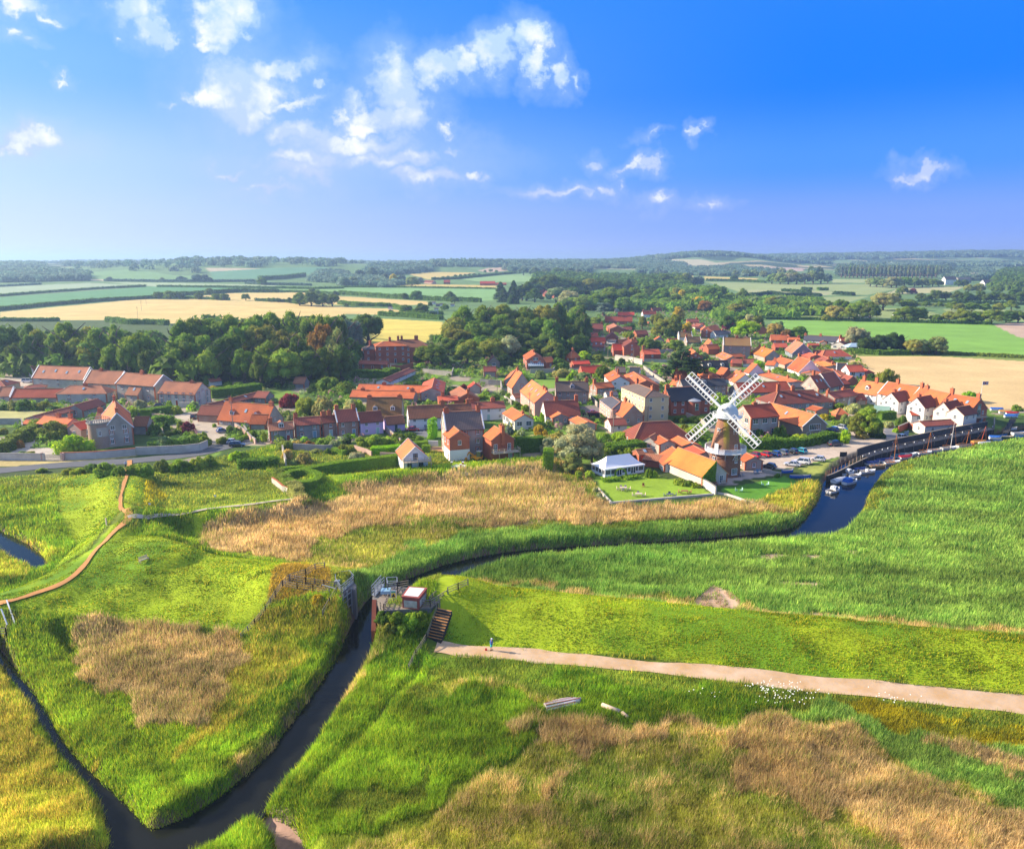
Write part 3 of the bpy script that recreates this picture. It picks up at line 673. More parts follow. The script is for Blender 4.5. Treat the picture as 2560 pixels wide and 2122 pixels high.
def vegetation():
    N = 2150000
    pxx = rng.uniform(-650, 3350, N); pyy = 1062+(2430-1062)*rng.uniform(0, 1, N)**1.0
    a = (pxx-CX)/F; b = (CY-pyy)/F; dz = -sp+b*cp; t = -HC/dz
    x = a*t+rng.normal(0, .3, N); y = (cp+b*sp)*t+rng.normal(0, .3, N)
    ty = vtype(x, y)
    # break the borders between kinds of cover
    x2 = x+(fbm(x/5, y/5, 41, 3)-.5)*9; y2 = y+(fbm(x/5, y/5, 43, 3)-.5)*9
    ty2 = vtype(x2, y2); ty = np.where((ty2 > 0) & (ty > 0) & (ty != 1) & (ty != 10) & (ty2 != 1) & (ty2 != 10), ty2, ty)
    keep = ty > 0
    for ch in CHANNELS:
        d, hw = pdist(x, y, ch, ch[:, 2], pad=10); keep &= d > hw+(.15 if ch is not RUT and ch is not RUNNEL else -.02)*1.0
    for pw in PATHW:
        d, hw = pdist(x, y, pw, pw[:, 2], pad=4); keep &= d > hw*(.75+.35*rng.random(N))
    for q in SOLID: keep &= ~inpoly(x, y, q)
    keep &= ~((ty == 1) & (rng.random(N) < .1)); keep &= ~((ty == 10) & ((fbm(x/.9, y/4, 77, 2) < .5) | (rng.random(N) < .3)))
    x, y, ty = x[keep], y[keep], ty[keep]; n = len(x)
    z = terr(x, y); d = np.hypot(x, y)
    H = np.zeros(n); C = np.zeros((n, 3))
    patch = fbm(x/9, y/5, 51, 4); fine = fbm(x/1.6, y/1.6, 53, 3); big = fbm(x/28, y/28, 57, 3); rr = rng.random(n)
    for k, (h, ca, cb, cc, sh) in VT.items():
        m = ty == k
        H[m] = h
        f = sstep(.38, .62, patch[m]*.6+fine[m]*.4)[:, None]
        c = np.array(ca)*(1-f)+np.array(cb)*f
        acc = (rr[m] < sh*(0.2+1.8*sstep(.35, .65, big[m]*.5+fine[m]*.5)))[:, None]
        c = np.where(acc, np.array(cc), c); C[m] = c
    hn = (.55+.9*fine)*(.75+.5*patch)*(.7+.6*rng.random(n)); H = H*hn
    H = np.where(ty == 1, H*(.7+.6*sstep(.5, .8, fbm(x/5, y/1.6, 71, 3))), H)
    sw = .45+1.1*fbm(x/22, y/5+x/60, 87, 4); C *= sw[:, None]; H = H*(.75+.5*fbm(x/14, y/5, 89, 3))
    C *= ((.6+.8*rng.random(n))*(.55+.9*fbm(x/2.6, y/1.8, 83, 3)))[:, None]
    w = d/759*rng.uniform(.5, 1.3, n); w = np.where(ty == 1, w*1.5, w)
    yaw = rng.uniform(0, np.pi, n); lean = H*.28
    lx = lean*rng.normal(0, 1, n)+.12*H; ly = lean*rng.normal(0, 1, n)
    cx_, sx_ = np.cos(yaw)*w/2, np.sin(yaw)*w/2
    V = np.empty((n, 3, 3)); zb = z-.15
    V[:, 0] = np.stack([x-cx_, y-sx_, zb], 1); V[:, 1] = np.stack([x+cx_, y+sx_, zb], 1); V[:, 2] = np.stack([x+lx, y+ly, z+H], 1)
    cols = np.repeat(C, 3, 0)
    names = {1: ('mown_grass', 'short mown grass on the flood banks'), 2: ('green_reeds', 'dense green reeds of the marsh'), 3: ('straw_reeds', 'dry straw coloured reeds'),
             4: ('rough_grass', 'rough olive grass and herbs'), 5: ('rank_grass', 'rank deep green grass along the water'), 6: ('golden_reeds', 'golden green reeds'),
             7: ('mixed_reeds', 'mixed green and straw reeds'), 8: ('yellow_flowers', 'yellow flowering plants'), 9: ('rusty_scrub', 'rust coloured scrub on the sluice bank'),
             10: ('flattened_reeds', 'flattened pale reeds on bare mud')}
    for k, (nm, lb) in names.items():
        m = np.nonzero(ty == k)[0]
        if not len(m): continue
        Vk = V[m].reshape(-1, 3); Fk = np.arange(len(m)*3).reshape(-1, 3)
        me = npmesh(nm, Vk, Fk, [M_GRASS], cols=C[m].repeat(3, 0))
        o = bpy.data.objects.new(nm, me); COL.objects.link(o); tag(o, lb, nm.replace('_', ' '), kind='stuff')
    # daisies
    n = 260; q = []
    for (cx_, cy_, sx_, sy_, kk) in ((1610,1428,34,12,80),(1555,1420,18,7,20),(1820,1440,30,8,18),(1440,1428,20,5,8)):
        for _ in range(kk):
            p = Pt('O', random.gauss(cx_, sx_), random.gauss(cy_, sy_)); q.append((p[0], p[1], T(p[0], p[1])+random.uniform(.5, .9)))
    mb = MB()
    for (a_, b_, c_) in q:
        s = .055; mb.face([(a_-s, b_-s, c_), (a_+s, b_-s, c_+.03), (a_+s, b_+s, c_+.08), (a_-s, b_+s, c_+.05)])
    tag(mb.build('daisies', [plain('petal_white', (.8,.8,.75), .8)]), 'white daisies scattered below the track', 'flowers', kind='stuff')
SOLID = []
# ------------------------------------------------------------------ buildings
_wc = {}
def win_mesh(w, h, mull=(1, 2), fr=None):
    key = (round(w, 2), round(h, 2), mull, id(fr))
    if key not in _wc:
        f = MB(); t = .09; fr_ = fr or trim       # local: x across, z up, y outward (negative y = outside)
        for a in ((-w/2, -w/2+t, 0, h), (w/2-t, w/2, 0, h), (-w/2+t, w/2-t, 0, t), (-w/2+t, w/2-t, h-t, h)): f.box(a[0], a[1], -.07, .02, a[2], a[3])
        for i in range(mull[0]):
            x = -w/2+w*(i+1)/(mull[0]+1); f.box(x-.03, x+.03, -.055, .0, t, h-t)
        for i in range(mull[1]-1):
            z = h*(i+1)/mull[1]; f.box(-w/2+t, w/2-t, -.05, .0, z-.028, z+.028)
        f.box(-w/2-.08, w/2+.08, -.13, -.0, -.09, -.002)
        g = MB(); g.box(-w/2+t, w/2-t, -.022, .0, t, h-t)
        _wc[key] = (f.mesh('window', [fr_]), g.mesh('pane', [glass]))
    return _wc[key]
def window(parent, p, ang, w, h, mull=(1, 2), fr=None, pane=True, name='window'):
    fm_, gm = win_mesh(w, h, mull, fr)
    o = put(name, fm_, parent, p, (0, 0, ang))
    put('pane', gm, o)
    return o
_dc = {}
def door(parent, p, ang, w=.95, h=2.05, m=None, frm=None):
    m = m or doorp; k = (w, h, m.name)
    if k not in _dc:
        d = MB(); t = .09
        d.box(-w/2-t, -w/2, -.07, .02, 0, h+t, 1); d.box(w/2, w/2+t, -.07, .02, 0, h+t, 1); d.box(-w/2, w/2, -.07, .02, h, h+t, 1)
        d.box(-w/2, w/2, -.035, .0, 0, h, 0); d.box(-w/2+.12, w/2-.12, -.05, -.03, .2, h*.42, 0); d.box(-w/2+.12, w/2-.12, -.05, -.03, h*.5, h-.15, 0)
        hd = MB(); hd.box(w/2-.16, w/2-.1, -.11, -.036, 1.0, 1.06)
        _dc[k] = (d.mesh('door', [m, frm or trim]), hd.mesh('handle', [metal]))
    o = put('door', _dc[k][0], parent, p, (0, 0, ang)); put('handle', _dc[k][1], o); return o
_cm = {}
def chimney_mesh(npot, h, m=None):
    k = (npot, round(h, 1), id(m))
    if k not in _cm:
        c = MB(); wx = .42+.16*npot; wy = .42
        c.box(-wx, wx, -wy, wy, -2.4, h); c.box(-wx-.07, wx+.07, -wy-.07, wy+.07, h-.28, h-.1); c.box(-wx-.03, wx+.03, -wy-.03, wy+.03, h-.1, h)
        for i in range(npot):
            x = (i-(npot-1)/2)*.42; c.tube((x, 0, h), (x, 0, h+.55), .15, .12, 8, 1)
        _cm[k] = c.mesh('chimney', [m or brickc, pot])
    return _cm[k]
_sk = None
def skylight(roof, p, ang, slope, s=1.0):
    global _sk
    if _sk is None:
        b = MB(); b.box(-.42, .42, -.65, .65, 0, .09, 0); b.box(-.34, .34, -.57, .57, .09, .10, 1); _sk = b.mesh('skylight', [lead, glassb])
    return put('skylight', _sk, roof, p, Matrix.Rotation(ang, 3, 'Z').to_4x4().to_euler() if 0 else (slope, 0, ang), (s, s, s))
def dormer(roof, p, ang, w=1.5, h=1.3, depth=2.2, rm=None, wm=None):
    b = MB(); b.box(-w/2, w/2, 0, depth, -.3, h, 0)
    r = .55; b.face([(-w/2-.15, -.2, h-.05), (0, -.2, h+r), (0, depth+.8, h+r), (-w/2-.15, depth+.6, h-.05)], 1); b.face([(w/2+.15, -.2, h-.05), (w/2+.15, depth+.6, h-.05), (0, depth+.8, h+r), (0, -.2, h+r)], 1)
    b.face([(-w/2-.02, -.03, h), (w/2+.02, -.03, h), (0, -.03, h+r-.03)], 2)
    b.box(-w*.42, w*.42, -.05, 0, .12, h-.1, 2); 
    for s in (-1, 1): b.box(s*w*.2-w*.16, s*w*.2+w*.16, -.07, -.05, .2, h-.18, 3)
    return put('dormer', b.mesh('dormer', [wm or trim, rm, trim, glass]), roof, p, (0, 0, ang))
QUOIN = {'f', 'F', 'g', 'm', 's'}
ALLH = []
def solve(tagk, mode, x1, y1, x2, y2, ey, by, w, hip):
    X1, Y1 = px(tagk, x1, y1); X2, Y2 = px(tagk, x2, y2); EY = px(tagk, 0, ey)[1]; BY = px(tagk, 0, by)[1]
    hin = w*.45 if hip else 0
    if mode == 'L':
        mx, my = (X1+X2)/2, (Y1+Y2)/2; B0 = G(mx, BY); g0 = B0[2]; he = hgt_at(B0, EY)-g0
        u = B0[:2]/np.linalg.norm(B0[:2]); rb = B0.copy(); rb[:2] += u*w/2; rh = hgt_at(rb, my)-g0
    else:
        B0 = G(X1, BY); g0 = B0[2]; he = hgt_at(B0, EY)-g0
        u = B0[:2]/np.linalg.norm(B0[:2]); rb = B0.copy(); rb[:2] += u*hin; rh = hgt_at(rb, Y1)-g0
    he = max(he, 1.9); rh = min(max(rh, he+.9), he+w*.75)
    A = P(X1, Y1, rh+g0); B = P(X2, Y2, rh+g0)
    L = np.linalg.norm(B[:2]-A[:2]); lim = 26 if mode == 'G' else 60
    if L > lim: B = A+(B-A)*lim/L
    if L < 4.5 and not hip:
        B = A+(B-A)*4.5/max(L, .1)
    A[2] = B[2] = g0
    return A, B, he, rh, g0
def house(tagk, mode, x1, y1, x2, y2, ey, by, w, wk, rk, opts='', name='house', label=None, group=None, cat='house'):
    o = opts.split(); hip = 'h' in o
    A, B, he, rh, g0 = solve(tagk, mode, x1, y1, x2, y2, ey, by, w, hip)
    c = (A+B)/2; d = B[:2]-A[:2]; L = float(np.linalg.norm(d)); ang = math.atan2(d[1], d[0])
    if hip: L += w*.9
    root = empty(name, (c[0], c[1], g0), ang); tag(root, label, cat, group)
    ALLH.append((c[0], c[1], L, w, ang, rh))
    wm = WALL[wk]; rm = ROOF[rk]; hx, hy = L/2, w/2
    bm_ = [wm, brickc if wk != 'm' else brick]
    wb = MB()
    if hip or 'flat' in o:
        wb.box(-hx, hx, -hy, hy, -1.0, he)
    else:
        n = len(wb.v); wb.v += [(-hx,-hy,-1),(hx,-hy,-1),(hx,hy,-1),(-hx,hy,-1),(-hx,-hy,he),(hx,-hy,he),(hx,hy,he),(-hx,hy,he),(-hx,0,rh-.05),(hx,0,rh-.05)]
        for q in ((3,2,1,0),(0,1,5,4),(2,3,7,6),(1,2,6,9,5),(3,0,4,8,7)): wb.f.append(tuple(n+i for i in q)); wb.m.append(0)
        wb.f.append((n+4, n+5, n+9, n+8)); wb.m.append(0); wb.f.append((n+8, n+9, n+6, n+7)); wb.m.append(0)
    if wk in QUOIN:
        q = .38
        for sx in (-1, 1):
            for sy in (-1, 1):
                wb.box(min(sx*hx, sx*hx-sx*q), max(sx*hx, sx*hx-sx*q), sy*hy-.0 if sy > 0 else sy*hy-.03, sy*hy+.03 if sy > 0 else sy*hy, -.5, he-.02, 1)
                wb.box(sx*hx if sx > 0 else sx*hx-.03, sx*hx+.03 if sx > 0 else sx*hx, min(sy*hy, sy*hy-sy*q), max(sy*hy, sy*hy-sy*q), -.5, he-.02, 1)
    # visible sides: (normal angle, half length along, offset, is_gable)
    sides = [(-math.pi/2, hx, hy, False), (math.pi/2, hx, hy, False), (0, hy, hx, True), (math.pi, hy, hx, True)]
    wins = []
    dist = math.hypot(c[0], c[1]); nst = 1 if he < 3.5 else 2 if he < 6.8 else 3
    for k in o:
        if k[0] == 'n' and k[1:].isdigit(): nst = int(k[1:])
    tocam = math.atan2(-c[1], -c[0])-ang
    if 'w0' not in o:
        for (na, half, off, gab) in sides:
            if math.cos(na-tocam) < .08: continue
            sp = 3.0 if dist < 330 else 3.8
            if 'few' in o: sp *= 1.9
            ncol = max(1, int(2*half/sp))
            if gab: ncol = max(1, min(ncol, 2))
            sh = he/nst
            ww, wh = (.95, min(1.25, sh*.48)) if 'tall' not in o else (1.2, min(2.4, he*.6))
            if 'big' in o: ww, wh = 1.9, min(1.5, sh*.55)
            rows = [(s*sh+sh*(.42 if 'tall' not in o else .2)) for s in range(nst)]
            dcol = ncol//2 if not gab and 'few' not in o else -1
            for i in range(ncol):
                a = -half+2*half*(i+.5)/ncol
                for r, zz in enumerate(rows):
                    if r == 0 and i == dcol: wins.append((na, off, a, 0, 0, 0)); continue
                    wins.append((na, off, a, zz-.1, ww, wh))
            if gab and not hip and rh-he > 2.2 and 'noat' not in o: wins.append((na, off, 0, he+.25, .75, .9))
    wobj = None
    for (na, off, a, zz, ww, wh) in wins:
        nx, ny = math.cos(na), math.sin(na); tx, ty = -ny, nx
        p0 = (nx*off+tx*a, ny*off+ty*a)
        if wk in QUOIN and ww > 0:         # brick dressings round the opening
            e = .2; t = .03
            for (u0, u1, z0, z1) in ((-ww/2-e, -ww/2, zz-.1, zz+wh+e), (ww/2, ww/2+e, zz-.1, zz+wh+e), (-ww/2, ww/2, zz+wh, zz+wh+e)):
                q = [(p0[0]+tx*u+nx*s, p0[1]+ty*u+ny*s) for u, s in ((u0, .0), (u1, .0), (u1, t), (u0, t))]
                wb.hexa([(*q[0], z0), (*q[1], z0), (*q[2], z0), (*q[3], z0), (*q[0], z1), (*q[1], z1), (*q[2], z1), (*q[3], z1)], 1)
    if 'two' in o:    # white lower storey band
        z = he*.48
        for (na, half, off, gab) in sides:
            nx, ny = math.cos(na), math.sin(na); tx, ty = -ny, nx
            q = [(nx*(off+s)+tx*u, ny*(off+s)+ty*u) for u, s in ((-half-.02, .0), (half+.02, .0), (half+.02, .04), (-half-.02, .04))]
            wb.hexa([(*p_, -.5) for p_ in q]+[(*p_, z) for p_ in q], 2)
        bm_.append(white)
    wall = wb.build('wall', bm_, root)
    for (na, off, a, zz, ww, wh) in wins:
        nx, ny = math.cos(na), math.sin(na); tx, ty = -ny, nx
        p0 = (nx*off+tx*a, ny*off+ty*a)
        if ww == 0:
            door(root, (p0[0], p0[1], 0), na+math.pi/2, m=[doorp, doorb, doorg, redp][int(abs(c[0]*7)) % 4]); continue
        window(root, (p0[0], p0[1], zz), na+math.pi/2, ww, wh, mull=(1, 2) if 'tall' not in o else (2, 4))
    # roof
    rb = MB(); ov = .32; vg = .14; th = .16; sl = math.atan2(rh-he, hy); dz = ov*math.tan(sl)
    if 'flat' in o:
        rb.box(-hx-.15, hx+.15, -hy-.15, hy+.15, he, he+.25)
    elif hip:
        ri = max(hx-w*.45, .02); ze = he-dz*.5; top = rh
        c4 = [(-hx-ov, -hy-ov, ze), (hx+ov, -hy-ov, ze), (hx+ov, hy+ov, ze), (-hx-ov, hy+ov, ze)]; ra, rb2 = (-ri, 0, top), (ri, 0, top)
        rb.face([c4[0], c4[1], rb2, ra]); rb.face([c4[2], c4[3], ra, rb2]); rb.face([c4[1], c4[2], rb2]); rb.face([c4[3], c4[0], ra]); rb.face(c4[::-1])
        for a_, b_ in ((ra, rb2), (c4[0], ra), (c4[3], ra), (c4[1], rb2), (c4[2], rb2)): 
            if (Vector(a_)-Vector(b_)).length > .3: rb.bar(a_, b_, .26, .14, 1)
    else:
        ns = 6 if L > 9 else 3
        for s in (-1, 1):      # slopes with a slight sag between the gables
            for i in range(ns):
                xa, xb = -hx-vg+(L+2*vg)*i/ns, -hx-vg+(L+2*vg)*(i+1)/ns
                def sg(x_): return -.10*(1-(abs(x_)/(hx+vg))**2)*min(1, L/14)
                c8 = []
                for t in (0, th):
                    q = [(xa, s*(hy+ov), he-dz+t), (xb, s*(hy+ov), he-dz+t), (xb, 0, rh+t+sg(xb)), (xa, 0, rh+t+sg(xa))]
                    c8 += q if s < 0 else [q[1], q[0], q[3], q[2]]
                rb.hexa(c8)
        rb.bar((-hx-vg, 0, rh+th+.0), (hx+vg, 0, rh+th+.0), .3, .16, 1)
        if 'p' in o or 'bb' in o:
            mm = 2
            for sx in (-1, 1):
                for s in (-1, 1):
                    x = sx*(hx+.02 if 'p' in o else hx+.12)
                    rb.bar((x, s*(hy+ov), he-dz+th+.03), (x, 0, rh+th+.07), .32 if 'p' in o else .16, .28, mm)
        else:
            for sx in (-1, 1):      # mortared verge
                for s in (-1, 1): rb.bar((sx*(hx+.06), s*(hy+ov), he-dz+.0), (sx*(hx+.06), 0, rh+.0), .14, .16, 3)
        for s in (-1, 1): rb.bar((-hx, s*(hy+ov+.06), he-dz+.05), (hx, s*(hy+ov+.06), he-dz+.05), .11, .1, 4)
    roof = rb.build('roof', [rm, mat('ridge_tiles', (.50,.20,.10), (.42,.24,.15), var=.2), trim, mat('mortar', (.45,.38,.33), var=.2), black], root)
    cams = -1 if math.cos(-math.pi/2-tocam) > math.cos(math.pi/2-tocam) else 1      # slope seen from the camera
    for k in o:
        if k[0] == 'c' and len(k) > 1:
            t = float(k[1:].split(':')[0]); hh = float(k.split(':')[1]) if ':' in k else 1.3
            x = -hx+.5+(L-1)*t
            if hip: x = max(min(x, hx-w*.45), -hx+w*.45)
            put('chimney', chimney_mesh(2 if hh < 1.6 else 1, hh, white if 'cw' in o else None), roof, (x, 0, rh))
        if k[0] == 's' and k[1:].isdigit():
            n = int(k[1:])
            for i in range(n):
                x = -hx+L*(i+.7)/(n+.4); f = .45 if n < 4 else (.4 if i % 2 else .5)
                skylight(roof, (x, cams*hy*f, he+(rh-he)*(1-f)+th+.03), 0 if cams < 0 else math.pi, sl)
        if k[0] == 'd' and k[1:].isdigit():
            n = int(k[1:])
            for i in range(n):
                x = -hx+L*(i+.5)/n; f = .72
                dormer(roof, (x, cams*hy*f, he+(rh-he)*(1-f)+.1), 0 if cams < 0 else math.pi, rm=rm)
    return root, dict(L=L, w=w, he=he, rh=rh, hx=hx, hy=hy, sl=sl, cams=cams, roof=roof, wall=wall, c=c, ang=ang, g0=g0)
HB = {}
